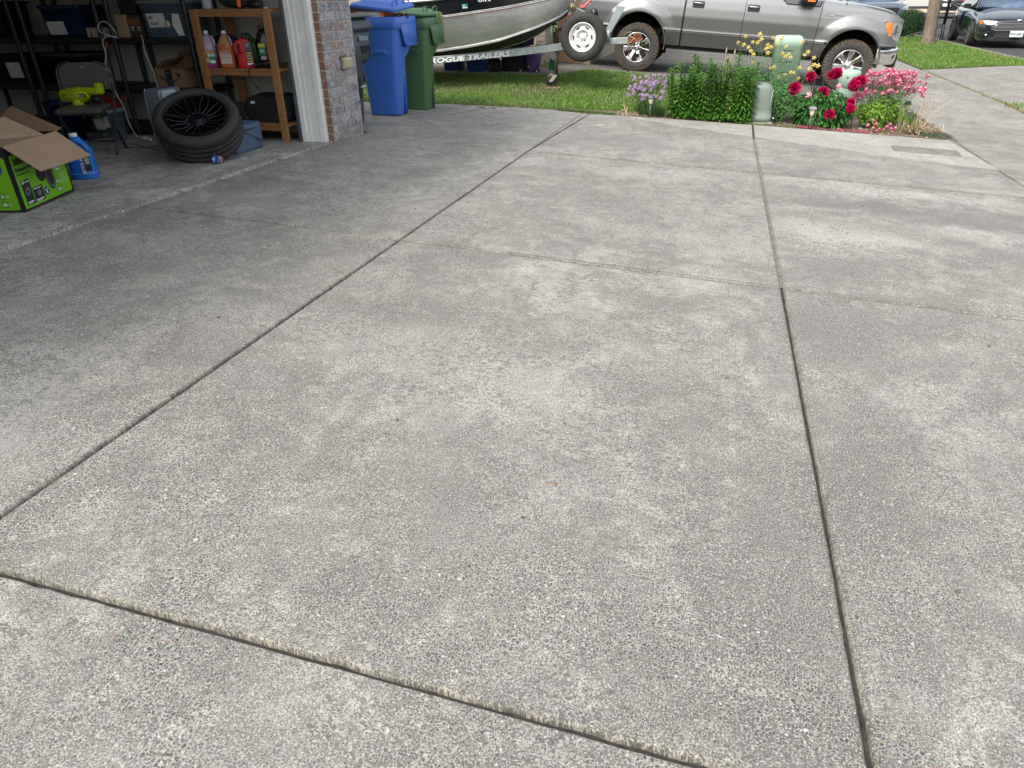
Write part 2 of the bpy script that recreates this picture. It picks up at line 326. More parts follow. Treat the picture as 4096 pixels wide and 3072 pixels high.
o = mb.build('driveway', [M_conc, M_jedge]); tagp(o, kind='structure')
sheet('driveway_joints', [(-3.6, -2), (2.8, -2), (2.8, 9.7), (-3.6, 9.7)], -.020, M_joint, 1)
mb = MB(); slab(mb, 0, 0, 0, 0, [(-1.60, 9.54), (-1.05, 9.46), (-.52, 9.15), (-.04, 8.92), (.435, 8.71), (.45, 9.72), (-.36, 9.68)])
slab(mb, 0, 0, 0, 0, [(.455, 8.70), (1.64, 8.23), (2.24, 8.0), (2.73, 7.89), (2.84, 9.97), (2.7, 9.74), (.46, 9.73)])
tagp(mb.build('walkway', [M_walk, M_jedge]), kind='structure')
mb = MB(); slab(mb, 0, 0, 0, 0, [(-9, 6.95), (-3.47, 6.95), (-3.05, 9.0), (-2.88, 9.55), (-3.7, 9.36), (-9, 9.4)])
tagp(mb.build('side_path', [M_conc, M_jedge]), kind='structure')
mb = MB()
ys = [-4, 1.4, 4.4, 7.2, 9.9, 12.6, 15.4, 18.3, 21.5, 25, 29, 34]
for a, b in zip(ys, ys[1:]): slab(mb, 0, 0, 0, 0, [(2.72 if b < 11 else 2.86, a + g), (4.34, a + g), (4.34, b - g), (2.72 if b < 11 else 2.86, b - g)])
tagp(mb.build('sidewalk', [M_side, M_jedge]), kind='structure')
mb = MB(); slab(mb, 0, 0, 0, 0, [(4.37, -4), (6.35, -4), (6.35, 8), (4.37, 8)]); slab(mb, 0, 0, 0, 0, [(4.37, 8.01), (6.35, 8.01), (6.35, 18.3), (4.37, 19.05)])
tagp(mb.build('driveway_apron', [M_side, M_jedge]), kind='structure')
mb = MB()
slab(mb, 0, 0, 0, 0, [(-9, 12.55), (-2.97, 12.6), (-2.7, 12.8), (-2.35, 13.72), (-1.7, 13.85), (-1.75, 22), (-9, 22)])
slab(mb, 0, 0, 0, 0, [(-1.68, 13.85), (-1.0, 13.7), (2.84, 12.35), (2.84, 16.5), (-1.68, 16.5)]); slab(mb, 0, 0, 0, 0, [(-1.68, 16.52), (2.84, 16.52), (2.84, 20.6), (-1.68, 20.6)])
M_old = concrete('old_driveway_concrete', (.205, .195, .175), agg=.5, stain=.8)
tagp(mb.build('neighbour_driveway', [M_old, M_jedge]), kind='structure')
sheet('sidewalk_base', [(2.6, -4), (6.4, -4), (6.4, 8), (4.4, 34), (2.6, 34)], -.024, M_joint, .5)
sheet('lawn_strip', [(4.36, 19.1), (6.42, 18.25), (6.42, 29.1), (4.36, 29.1)], .012, M_lawn, .5, skirt=.2)
sheet('far_verge', [(4.36, 29.15), (6.35, 29.15), (6.35, 36), (4.36, 36)], .0, mat('bark_dust', (.06, .05, .042), .95, var=.5, sc=9, bump=1, bsc=40), .5)
sheet('road', [(6.5, -12), (16, -12), (16, 60), (40, 110), (6.5, 110)], -.0, M_asph, 4)
mb = MB(); 
for i in range(40):
    y0 = -10 + i * 2; y1 = y0 + 1.99; z = -.14
    mb.box(6.37, 6.51, y0, y1, z - .25, z + .055, .02)
tagp(mb.build('kerb', [concrete('kerb_concrete', (.30, .27, .22), agg=.4)]), kind='structure')
# dry verge and far footpath beyond the road
sheet('far_footpath', [(12.2, 62), (30, 62), (30, 74), (12.2, 74)], .05, mat('dry_ground', (.50, .40, .26), .9, var=.2, sc=3), 4)
# weeds growing in the seam of the sidewalk
def tuft(mb, x, y, z, n, h, w=.006, spread=.04, lean=.5):
    for i in range(n):
        a = R.random() * 2 * PI; bx = x + R.gauss(0, spread); by = y + R.gauss(0, spread); hh = h * (.5 + R.random() * .8); l = R.random() * lean * hh
        c, s = math.cos(a), math.sin(a); px, py = -s * w, c * w
        m1 = (bx + c * l * .3, by + s * l * .3, z + hh * .6); tp = (bx + c * l, by + s * l, z + hh * (1 - .3 * lean * R.random()))
        mb.add([(bx - px, by - py, z - .01), (bx + px, by + py, z - .01), (m1[0] + px * .8, m1[1] + py * .8, m1[2]), (m1[0] - px * .8, m1[1] - py * .8, m1[2]), tp], [(0, 1, 2, 3), (3, 2, 4)], False)
def leafmat(name, cols, rough=.5, sc=25, tr=.25):
    m = N(name); gi = m.n('ShaderNodeNewGeometry'); f = m.noise(sc, 2)
    f2 = m.math('ADD', m.math('MULTIPLY', gi.outputs['Random Per Island'], .7), m.math('MULTIPLY', f, .3))
    n = len(cols); m.col(m.ramp(f2, [(.1 + .8 * i / (n - 1), c) for i, c in enumerate(cols)])); m.set(rough=rough, spec=.3)
    tb = m.n('ShaderNodeBsdfTranslucent'); mx = m.n('ShaderNodeMixShader'); mx.inputs[0].default_value = tr
    src = m.b.inputs['Base Color'].links[0].from_socket; m.l(src, tb.inputs[0])
    out = [x for x in m.t.nodes if x.type == 'OUTPUT_MATERIAL'][0]; m.l(m.b.outputs[0], mx.inputs[1]); m.l(tb.outputs[0], mx.inputs[2]); m.l(mx.outputs[0], out.inputs[0]); return m.mat
M_grass = leafmat('grass_blades', [(.075, .17, .025), (.12, .26, .035), (.18, .33, .06), (.30, .37, .13)])
M_drygrass = leafmat('dry_grass', [(.30, .24, .12), (.42, .34, .19), (.20, .20, .08)])
def inpoly(x, y, P):
    c = False
    for (ax, ay), (bx, by) in zip(P, P[1:] + P[:1]):
        if (ay > y) != (by > y) and x < (bx - ax) * (y - ay) / (by - ay) + ax: c = not c
    return c
def patch(x, y):       # bare, worn lawn under the boat
    d1 = ((x + 4.1) / 1.2) ** 2 + ((y - 11.2) / .45) ** 2; d2 = ((x + 2.75) / .9) ** 2 + ((y - 11.35) / .3) ** 2; d3 = ((x + 3.0) / .7) ** 2 + ((y - 10.95) / .2) ** 2
    return max(math.exp(-d1), .9 * math.exp(-d2), .7 * math.exp(-d3))
mb = MB(); LP = [(-5.2, 9.5), (-3.7, 9.4), (-2.86, 9.62), (-2.17, 9.68), (-2.0, 9.95), (-1.2, 10.15), (.3, 11.3), (1.3, 11.6), (2.66, 10.9), (2.66, 12.15), (.5, 12.95), (-1.0, 13.6), (-1.7, 13.72), (-2.3, 13.65), (-2.68, 12.7), (-2.95, 12.52), (-5.2, 12.42)]
n = 0
while n < 58000:
    x = -5.2 + 7.9 * R.random(); y = 9.4 + 4.4 * R.random()
    if not inpoly(x, y, LP): continue
    if R.random() < patch(x, y): continue
    n += 1; mb.m = 1 if R.random() < .04 + .5 * patch(x, y) + (.25 if y < 9.75 else 0) + .16 * max(0, math.sin(x * 2.1 + 1) * math.sin(y * 3.3)) else 0
    tuft(mb, x, y, zg(x, y) - .012, 1, .05, .0045, 0.0, .9)
o = mb.build('grass', [M_grass, M_drygrass], recalc=False); tagp(o, 'short mown lawn between the two driveways, worn brown under the boat', 'grass', kind='stuff')
mb = MB()
for i in range(30000):
    x = 4.38 + 2.02 * R.random(); y = 18.3 + 10.8 * R.random()
    if y < 19.1 - (x - 4.36) * .41: continue
    mb.m = 1 if R.random() < .06 + .3 * max(0, math.sin(x * 3 + 2) * math.sin(y * 1.3)) ** 2 else 0
    tuft(mb, x, y, zg(x, y) + .012, 1, .06, .008, 0, .9)
o = mb.build('grass', [M_grass, M_drygrass], recalc=False); tagp(o, 'bright mown grass of the kerbside strip around the tree trunk', 'grass', kind='stuff')
mb = MB()
for i in range(500):
    t = R.random(); y = 12.2 + t * 6.5; mb.m = 1 if R.random() < .55 else 0
    if 12.2 < y < 13.5 or R.random() < .4: tuft(mb, 4.355 + R.gauss(0, .012), y, zg(4.35, y), 2, .03, .004, .02, 1.4)
for i in range(60): mb.m = R.random() < .2; tuft(mb, 4.45 + R.gauss(0, .08), 13.0 + R.gauss(0, .15), zg(4.4, 13), 3, .05, .006, .04, 1.5)
o = mb.build('weeds', [M_grass, M_drygrass], recalc=False); tagp(o, 'low weeds growing in the sidewalk seam at the right', 'weeds', kind='stuff')
# litter: twigs, pebbles and small leaves lying on the driveway
mb = MB()
for i in range(70):
    x = -3.3 + 5.9 * R.random(); y = 1.0 + 8.3 * R.random() ** .8; z = zg(x, y) + .002; s = .003 + .006 * R.random(); a = R.random() * PI
    T = Matrix.Translation((x, y, z)) @ Matrix.Rotation(a, 4, 'Z'); mb.T = T; mb.m = R.choice([0, 0, 1, 2])
    mb.lathe([(.0001, s * .6), (s * .8, s * .4), (s, 0)], n=6)
mb.T = Matrix.Translation((-1.32, 8.63, zg(-1.32, 8.63) + .004)) @ Matrix.Rotation(.35, 4, 'Z'); mb.m = 3; mb.tube([(-.04, 0, 0), (.04, 0, 0)], .004, 6)
mb.T = Matrix.Identity(4)
o = mb.build('grit', [mat('grit_dark', (.09, .085, .08)), mat('grit_brown', (.22, .14, .08)), mat('grit_pale', (.45, .42, .36)), mat('paper_white', (.8, .78, .74))], recalc=False); tagp(o, 'loose grit and bits lying on the concrete driveway', 'grit', kind='stuff')
# ---------------------------------------------------------------- materials of things
M_wtrim = mat('white_trim_paint', (.84, .85, .83), .45, var=.05, sc=3, dirt=.22, dirtc=(.38, .36, .31), bump=.1, bsc=30)
M_dry = mat('painted_drywall', (.62, .61, .57), .8, var=.08, sc=2, bump=.3, bsc=40)
M_wood = N('redwood_lumber')
_c = M_wood.ramp(M_wood.noise(5, 5, .6, M_wood.mapping((3, 3, 30)), 1.5), [(.3, (.24, .10, .035)), (.55, (.36, .165, .06)), (.75, (.46, .25, .10))]); M_wood.col(M_wood.mix(M_wood.ramp(M_wood.vor(9), [(.02, .7), (.06, 0)]), _c, (.12, .05, .02))); M_wood.set(rough=.6); M_wood = M_wood.mat
M_woodh = N('redwood_board')
_c = M_woodh.ramp(M_woodh.noise(5, 5, .6, M_woodh.mapping((2, 20, 20)), 1.5), [(.3, (.24, .10, .035)), (.55, (.36, .165, .06)), (.75, (.46, .25, .10))]); M_woodh.col(_c); M_woodh.set(rough=.6); M_woodh = M_woodh.mat
M_blk = mat('black_plastic', (.016, .017, .019), .45, var=.2)
M_dark = mat('dark_fabric', (.02, .02, .022), .9, var=.3, bump=.4, bsc=150)
M_rub = mat('tyre_rubber', (.028, .027, .026), .72, var=.25, sc=12, bump=.2, bsc=120, dirt=.25, dirtc=(.09, .075, .06))
M_steel = mat('bare_steel', (.55, .55, .54), .3, 1, var=.1)
M_chr = mat('chrome', (.8, .8, .8), .08, 1, var=.03)
M_nail = mat('nail_heads', (.35, .33, .30), .4, 1)
M_card = mat('cardboard', (.36, .245, .155), .8, var=.08, sc=5, bump=.15, bsc=90)
M_cardd = mat('brown_cardboard', (.23, .14, .08), .8, var=.1, sc=5)
M_paper = mat('paper', (.72, .72, .72), .7, var=.04)
M_white = mat('white_plastic', (.75, .75, .73), .4, var=.04)
M_red = mat('red_plastic', (.62, .03, .03), .35, var=.08)
M_ink = mat('black_ink', (.015, .015, .018), .6)
M_jointd = mat('shadow_gap', (.02, .02, .02), .9)
# ---------------------------------------------------------------- garage
GZ = .05
def fz(y): return .161 - .0196 * y
GA = thing('garage', 'open garage with white jamb trim and one whitewashed brick pillar', 'garage', (-3.6, 4, .08))
mb = MB(); mb.box(-10, -3.80, 6.62, 6.80, -.2, 2.62); mb.box(-10.2, -10, -.6, 6.8, -.2, 2.62); mb.box(-10, -3.65, -.6, -.4, -.2, 2.62)
mb.box(-3.75, -3.55, -.4, 1.05, -.2, 2.62); mb.box(-3.75, -3.55, 1.05, 6.1, 2.2, 2.62); mb.build('wall', M_dry, GA)
mb = MB(); mb.box(-10.2, -3.3, -.9, 7.1, 2.62, 2.70); mb.build('ceiling', M_dry, GA)
mb = MB(); mb.prism([(-3.15, -1.0, 2.74), (-7.2, -1.0, 3.7), (-11.5, -1.0, 2.74)], (0, 8.4, 0)); mb.build('roof', mat('roof_shingles', (.10, .09, .085), .9, var=.3, sc=20, bump=1, bsc=60), GA)
mb = MB()
z0, z1 = fz(6.1) - .01, 2.2
mb.box(-3.79, -3.745, 6.125, 6.62, z0, z1); mb.box(-3.747, -3.60, 6.14, 6.62, z0, z1); mb.box(-3.602, -3.55, 6.128, 6.21, z0, z1, .004); mb.box(-3.705, -3.697, 6.134, 6.15, z0, z1)
mb.build('jamb_trim', M_wtrim, GA)
for px_, pz in ((-3.765, 1.15), (-3.765, .94), (-3.765, .62), (-3.71, .22), (-3.72, .13)): mb = MB(); mb.lathe([(0.0001, 0), (.004, 0), (.004, .003)], (px_, 6.122, pz), 'y', 8); mb.build('nail_head', M_nail, GA)
mb = MB(); mb.box(-3.818, -3.792, 6.10, 6.16, z0, z1, .004); mb.box(-3.822, -3.808, 6.17, 6.60, z0, z1); mb.build('weather_strip', mat('weather_strip', (.06, .07, .085), .4), GA)
def brick_mat(name, stops, wash):
    m = N(name); gi = m.n('ShaderNodeNewGeometry'); c = m.ramp(gi.outputs['Random Per Island'], stops)
    c = m.mix(m.ramp(m.noise(15, 4, .7, None, 1.5), [(.50, 0), (.56, wash)]), c, (.58, .57, .58))
    c = m.mix(m.ramp(m.noise(38, 4, .7, None, 2), [(.54, 0), (.62, .75)]), c, (.10, .085, .09))
    c = m.mix(m.ramp(m.noise(14, 4, .6, None, 1), [(.58, 0), (.66, .6)]), c, (.26, .11, .07))
    m.col(c); m.set(rough=.9); m.bump(m.noise(70, 6, .7, None, 1), .9, .006); return m.mat
M_brick = brick_mat('whitewashed_brick', [(0, (.17, .17, .20)), (.2, (.24, .235, .27)), (.4, (.36, .35, .38)), (.6, (.26, .22, .20)), (.75, (.48, .47, .48)), (.9, (.30, .30, .335)), (1, (.33, .19, .15))], .6)
M_brickr = brick_mat('red_brick', [(0, (.21, .085, .05)), (.5, (.26, .12, .075)), (.85, (.30, .17, .11)), (1, (.20, .07, .045))], .10)
M_mort = mat('mortar', (.50, .46, .42), .95, var=.2, sc=30, bump=1, bsc=120)
def brickwork(mb, T, w, h, bl=.2, ch=.0787, d=.0, off=0, r=R, lean=None):
    """bricks on local xy plane, facing +z"""
    mb.T = T; n = int(h / ch)
    for k in range(n):
        y = k * ch; x = -bl * (.5 if (k + off) % 2 else 0) - .02
        while x < w:
            a, b = max(x, 0) + .004, min(x + bl, w) - .004
            if b - a > .02:
                j = r.random() * .003; e = .003
                p = rrect(a, b, y + .005, y + ch - .005, .004, 1); q = rrect(a + e, b - e, y + .005 + e, y + ch - .005 - e, .003, 1)
                mb.loft([[(u, v, -.02) for u, v in p], [(u, v, .004 + j) for u, v in p], [(u, v, .007 + j) for u, v in q]], True, False, False); mb.add([(u, v, .007 + j) for u, v in q], [tuple(range(len(q)))], False)
            x += bl
    mb.T = Matrix.Identity(4)
PB = MB(); PB.box(-3.75, -3.495, 6.196, 6.80, -.05, 2.6); pil = PB.build('brick_pillar', M_mort, GA)
mb = MB(); brickwork(mb, frame((-3.495, 6.196, .035), (0, 1, 0), (0, 0, 1)), .604, 2.5); mb.build('bricks', M_brick, pil, recalc=False)
mb = MB(); brickwork(mb, frame((-3.56, 6.196, .035), (1, 0, 0), (0, 0, 1)), .068, 2.5, bl=.3, off=0); mb.build('bricks', M_brickr, pil, recalc=False)
sheet('garage_floor', [(-10, -.4), (-3.53, -.4), (-3.53, 6.2), (-3.8, 6.2), (-3.8, 6.62), (-10, 6.62)], .004, M_floor, .6)
mb = MB()
out = []; n = 140
for i in range(n + 1):
    y = -.4 + 6.6 * i / n; z = zg(-3.52, y); j = R.gauss(0, .006)
    out.append([(-3.535 + R.gauss(0, .005), y, z + .008), (-3.525 + j, y, z + .009 + R.random() * .008), (-3.512 + j, y, z + .007 + R.random() * .007), (-3.500 + R.gauss(0, .006), y, z - .02)])
mb.grid(out, False); tagp(mb.build('threshold_edge', concrete('rough_edge', (.46, .44, .40), agg=0)), kind='structure')
# beige outlet cover on the brick
t = thing('outlet_cover', 'beige weatherproof outlet cover mounted on the brick pillar', 'outlet cover', (-3.48, 6.52, .70))
M_beige = mat('yellowed_beige_plastic', (.46, .42, .27), .4, var=.08)
mb = MB(); mb.box(-3.488, -3.478, 6.475, 6.60, .645, .765, .002); mb.build('back_plate', mat('rubber_gasket', (.07, .065, .06)), t)
mb = MB(); mb.loft([[(x, y, z) for y, z in rrect(a, b, c, d, .01, 3)] for x, a, b, c, d in ((-3.478, 6.48, 6.595, .65, .755), (-3.445, 6.482, 6.59, .655, .755), (-3.415, 6.49, 6.585, .665, .742), (-3.408, 6.50, 6.575, .675, .732))], True, True); mb.build('cover', M_beige, t)
for z in (.668, .738): mb = MB(); mb.tube([(-3.470, 6.474, z), (-3.470, 6.48, z)], .005, 6); mb.build('hinge_pin', M_white, t)
# ---------------------------------------------------------------- wooden shelf
t = thing('wooden_shelf', 'rough redwood three shelf rack beside the garage door jamb', 'shelf', (-4.28, 6.25, fz(6.2)))
zf = fz(6.1)
for i, (x, y) in enumerate(((-4.70, 6.03), (-3.955, 6.03), (-4.66, 6.46), (-3.955, 6.46))):
    mb = MB(); mb.box(x, x + (.068 if i != 2 else .09), y, y + .03, zf, 1.165, .002); p = mb.build('post', M_wood, t)
    if y < 6.1:
        for zz in (1.13, 1.0, .88, .77, .645, .53, .42, .32, .19, .10, .06):
            for dx in (.018, .05): mb = MB(); mb.lathe([(.0001, -.002), (.0045, -.001), (.0045, .002)], (x + dx, y, zz), 'y', 6); mb.build('nail', M_nail, p)
for z in (1.166, .683, .205):
    mb = MB()
    for k in range(4): mb.box(-4.70, -3.80 if k else -3.885, 6.064 + k * .105, 6.162 + k * .105, z - .022, z, .002)
    mb.box(-4.66, -3.95, 6.066, 6.09, z - .06, z - .024); mb.build('shelf', M_woodh, t)
# ---------------------------------------------------------------- jugs and bottles
def bottle_rings(mb, x, y, z, w, d, prof, n=24, p=3.0):
    rings = []
    for s, h in prof:
        r = []
        for k in range(n):
            a = 2 * PI * k / n; c, q = math.cos(a), math.sin(a); e = 2 / p if s > .5 else 1
            r.append((x + w * s * math.copysign(abs(c) ** e, c), y + d * (s if s > .5 else s * w / d) * math.copysign(abs(q) ** e, q), z + h))
        rings.append(r)
    mb.loft(rings, True, True, True)
def gallon(x, y, z, label, liq, plastic, lab, liqh, txt=None, col=(.1, .4, .1), group=None, name='jug'):
    t = thing(name, label, 'jug', (x, y, z), group)
    m = N('tinted_bottle'); m.col(plastic); m.set(rough=.25, spec=.5); m.b.inputs['Transmission Weight'].default_value = .35
    prof = [(.93, 0), (1, .012), (1, .15), (.98, .175), (.9, .2), (.68, .235), (.44, .265), (.30, .285)]
    mb = MB(); bottle_rings(mb, x, y, z, .073, .073, prof); mb.tube(spline([(x + .035, y - .03, z + .262), (x + .052, y - .045, z + .255), (x + .063, y - .05, z + .22), (x + .07, y - .055, z + .185)], 4), .011, 8)
    b = mb.build('body', m.mat, t)
    mb = MB(); bottle_rings(mb, x, y, z + .001, .0736, .0736, [(.93, 0), (1, .012), (1, liqh * .9), (1.0, liqh)]); mb.build('liquid', mat('liquid', liq, .3), t)
    mb = MB(); mb.lathe([(.0001, .31), (.018, .309), (.021, .305), (.021, .284), (.02, .282)], (x, y, z), n=16); mb.build('cap', M_white, t)
    mb = MB(); T = frame((x, y - .0752, z + .09), (1, 0, 0), (0, 0, 1)); mb.T = T
    mb.add([(-.052, -.055, 0), (.052, -.055, 0), (.052, .055, 0), (-.052, .055, 0)], [(0, 1, 2, 3)], False); lb = mb.build('label', mat('label_' + name, lab, .5), t, recalc=False)
    return t, T, lb
def txt(s, T, size, m, parent, name='lettering', depth=.0006, fit=0, **k):
    vs, fs = text_mesh(s, size, depth, **k)
    if fit: w_ = max(v[0] for v in vs); vs = [(v[0] * fit / w_, v[1], v[2]) for v in vs]
    mb = MB(); mb.T = T; mb.add(vs, fs, False); return mb.build(name, m, parent, recalc=False)
def stripes(T, rows, m, parent, name='fine_print', d=.0008):
    mb = MB(); mb.T = T
    for x0, x1, y0, y1 in rows: mb.add([(x0, y0, d), (x1, y0, d), (x1, y1, d), (x0, y1, d)], [(0, 1, 2, 3)], False)
    return mb.build(name, m, parent, recalc=False)
zs = .684
M_yel = mat('yellow_print', (.75, .62, .08)); M_rprint = mat('red_print', (.6, .05, .04)); M_gprint = mat('grey_print', (.25, .25, .26)); M_wprint = mat('white_print', (.85, .85, .85))
t, T, lb = gallon(-4.645, 6.13, zs, 'purple tinted gallon jug with green BUG label on the wooden shelf', (.34, .05, .20), (.55, .45, .60), (.06, .20, .05), .09, group='gallon jugs on the wooden shelf')
txt('BUG', T @ Matrix.Translation((-.012, .008, .001)), .032, M_wprint, lb, bold=.0012); stripes(T, [(-.052, .052, .046, .055)], M_rprint, lb); stripes(T, [(-.052, .052, .038, .045)], M_yel, lb, 'label_band'); stripes(T, [(-.04, -.02, .008, .022)], M_rprint, lb, 'emblem')
stripes(T, [(-.035, .0, -.012 - i * .009, -.009 - i * .009) for i in range(4)], M_wprint, lb); stripes(T, [(.005, .048, -.05, -.025)], M_wprint, lb, 'bar_code')
t.rotation_euler.z = .5
t, T, lb = gallon(-4.455, 6.13, zs, 'orange gallon jug of cleaner with a white directions label', (.50, .14, .05), (.58, .32, .20), (.62, .20, .07), .20, group='gallon jugs on the wooden shelf')
stripes(T, [(-.045, .0, -.05, .03), (.003, .05, -.05, .03)], mat('directions_panel', (.60, .56, .54)), lb, 'panel'); stripes(T, [(-.043 + c * .048, -.005 + c * .048, .024 - i * .009, .027 - i * .009) for i in range(8) for c in (0, 1)], M_gprint, lb, d=.0012)
stripes(T, [(-.043 + c * .048, -.005 + c * .048, .015 - i * .02, .018 - i * .02) for i in range(2) for c in (0, 1)], M_rprint, lb, d=.0014); stripes(T, [(-.025, .025, .036, .047)], mat('blue_print', (.25, .3, .45)), lb, 'heading')
t.rotation_euler.z = .38
t = thing('bottle', 'bright red oil bottle with moulded handle on the wooden shelf', 'bottle', (-4.26, 6.13, zs))
def handled(t, x, y, z, m, s=1.0, h=.26):
    mb = MB(); bottle_rings(mb, x, y, z, .065 * s, .045, [(.92, 0), (1, .012), (1, h * .42), (.93, h * .5), (.92, h * .6), (.9, h * .8), (.75, h * .92), (.4, h)]); 
    return mb.build('body', m, t)
bd = handled(t, -4.265, 6.13, zs, M_red, 1.12, .245)
mb = MB(); mb.tube(spline([(-4.325, 6.08, zs + .12), (-4.33, 6.075, zs + .17), (-4.315, 6.075, zs + .21), (-4.29, 6.075, zs + .222), (-4.275, 6.075, zs + .19), (-4.28, 6.075, zs + .13)], 5), .013, 8); mb.build('handle', M_red, t)
mb = MB(); mb.T = Matrix.Identity(4); mb.tube(spline([(-4.31, 6.077, zs + .13), (-4.312, 6.074, zs + .18), (-4.30, 6.074, zs + .205)], 4), .012, 8); mb.build('handle_hole', mat('red_recess', (.22, .01, .012)), t)
mb = MB(); mb.lathe([(.0001, .29), (.018, .288), (.022, .27), (.022, .243)], (-4.25, 6.13, zs), n=14); mb.build('cap', M_blk, t)
T = frame((-4.225, 6.083, zs + .1), (1, 0, 0), (0, 0, 1)); stripes(T, [(-.025, .04, -.075, .12)], mat('charcoal_label', (.09, .085, .08)), t, 'label', .0004); stripes(T, [(-.015, .03, -.045 + .022 * i, -.037 + .022 * i) for i in range(4)], M_yel, t, d=.001); stripes(T, [(-.012, .02, .075, .11)], M_gprint, t, 'emblem', .001); stripes(T, [(-.02, .035, -.072, -.055)], M_wprint, t, 'bar_code', .001)
t.rotation_euler.z = .35
t = thing('bottle', 'black oil bottle with green cap and yellow and green label', 'bottle', (-4.13, 6.26, zs))
mb = MB(); bottle_rings(mb, -4.13, 6.26, zs, .072, .06, [(.93, 0), (1, .012), (1, .2), (.95, .235), (.75, .28), (.4, .315), (.3, .325)]); mb.build('body', mat('black_glossy', (.012, .016, .013), .2), t)
mb = MB(); mb.lathe([(.0001, .352), (.024, .35), (.026, .345), (.024, .322)], (-4.135, 6.26, zs), n=16); mb.build('cap', mat('green_cap', (.01, .12, .05), .4), t)
T = frame((-4.15, 6.194, zs + .14), (1, 0, 0), (0, 0, 1)); stripes(T, [(-.03, .03, -.04, .03)], mat('teal_label', (.01, .20, .12)), t, 'label'); stripes(T, [(-.03, .03, .03, .06)], M_yel, t, 'label_band'); stripes(T, [(-.02, .03, -.075, -.045)], mat('pink_label', (.55, .40, .42)), t, 'label'); stripes(T, [(-.02, .02, -.01, -.004), (-.02, .015, .005, .012)], M_wprint, t, d=.0012)
stripes(T, [(.045, .049, -.1 + .025 * i, -.085 + .025 * i) for i in range(8)], M_gprint, t, 'gauge_marks', .0012)
t.rotation_euler.z = .45
t = thing('bottle', 'dark green jug with loop handle behind the red bottle', 'bottle', (-4.35, 6.3, zs)); mg = mat('dark_green_plastic', (.01, .11, .035), .35)
mb = MB(); bottle_rings(mb, -4.33, 6.32, zs, .09, .05, [(.95, 0), (1, .01), (1, .14), (.8, .2), (.5, .24)]); mb.build('body', mg, t)
mb = MB(); mb.tube(spline([(-4.40, 6.3, zs + .2), (-4.36, 6.29, zs + .26), (-4.31, 6.28, zs + .275), (-4.275, 6.28, zs + .25), (-4.28, 6.28, zs + .2)], 5), .014, 8); mb.build('handle', mg, t)
t = thing('bottle', 'dark blue jug mostly hidden behind the two gallon jugs', 'bottle', (-4.55, 6.32, zs)); mg = mat('dark_blue_plastic', (.01, .03, .16), .35)
mb = MB(); bottle_rings(mb, -4.53, 6.34, zs, .09, .05, [(.95, 0), (1, .01), (1, .14), (.8, .2), (.5, .25)]); mb.build('body', mg, t)
mb = MB(); mb.tube(spline([(-4.60, 6.3, zs + .17), (-4.595, 6.29, zs + .22), (-4.56, 6.28, zs + .25), (-4.50, 6.28, zs + .262), (-4.46, 6.28, zs + .255)], 5), .013, 8); mb.build('handle', mg, t)
t = thing('spray_can', 'dark red can with white nozzle at the back of the shelf', 'can', (-4.21, 6.36, zs)); mb = MB(); mb.lathe([(.0001, 0), (.04, 0), (.04, .27), (.03, .29), (.0001, .3)], (-4.22, 6.37, zs)); mb.build('body', mat('maroon_can', (.22, .03, .03), .4), t)
mb = MB(); mb.lathe([(.0001, .34), (.016, .335), (.018, .3)], (-4.24, 6.37, zs)); mb.build('nozzle', mat('pinkish_cap', (.5, .25, .22)), t)
t = thing('air_pump', 'black foot pump with its hose hanging off the middle wooden shelf', 'pump', (-4.1, 6.12, zs))
mb = MB(); mb.box(-4.17, -3.98, 6.09, 6.2, zs, zs + .012, .004); mb.tube([(-4.16, 6.14, zs + .02), (-4.02, 6.15, zs + .045)], .022, 12); mb.tube([(-4.0, 6.1, zs + .03), (-3.90, 6.2, zs + .035), (-3.85, 6.25, zs + .03)], .012, 8); mb.build('body', M_blk, t)
mb = MB(); mb.tube(spline([(-4.12, 6.1, zs + .03), (-4.17, 6.06, zs + .03), (-4.19, 6.035, zs - .02), (-4.18, 6.03, zs - .09), (-4.15, 6.03, zs - .14), (-4.115, 6.03, zs - .18)], 6), .0055, 8); mb.tube([(-4.14, 6.03, zs - .15), (-4.105, 6.03, zs - .19)], .009, 8); mb.build('hose', M_blk, t)
t = thing('bottle', 'frosted white plastic bottle on the left end of the top wooden shelf', 'bottle', (-4.55, 6.14, 1.166)); mb = MB(); mb.lathe([(.0001, 0), (.04, 0), (.045, .008), (.045, .16), (.03, .2), (.016, .21)], (-4.575, 6.14, 1.167)); mb.build('body', mat('frosted_plastic', (.40, .45, .52), .35), t)
mb = MB(); mb.lathe([(.0001, .24), (.018, .24), (.018, .205)], (-4.575, 6.14, 1.167)); mb.build('cap', M_white, t)
t = thing('tool_bag', 'black tool bag with orange stripe on the top wooden shelf', 'bag', (-4.3, 6.2, 1.166)); mb = MB(); mb.box(-4.45, -4.14, 6.08, 6.38, 1.167, 1.38, .05); mb.build('body', M_dark, t, sub=1)
mb = MB(); mb.box(-4.22, -4.185, 6.068, 6.09, 1.175, 1.3, .01); mb.build('stripe', mat('orange_strap', (.65, .16, .03)), t)
t = thing('power_drill', 'black power drill with cord lying on the top wooden shelf', 'drill', (-4.08, 6.2, 1.166)); mb = MB(); mb.tube([(-4.12, 6.12, 1.20), (-4.02, 6.16, 1.20)], .03, 10); mb.tube(spline([(-4.06, 6.12, 1.22), (-4.03, 6.1, 1.26), (-4.0, 6.1, 1.22), (-3.99, 6.09, 1.175)], 5), .006, 6); mb.build('body', M_blk, t)
mb = MB(); mb.tube([(-4.02, 6.09, 1.172), (-3.93, 6.1, 1.172)], .006, 6); mb.build('drill_bit', M_steel, t)
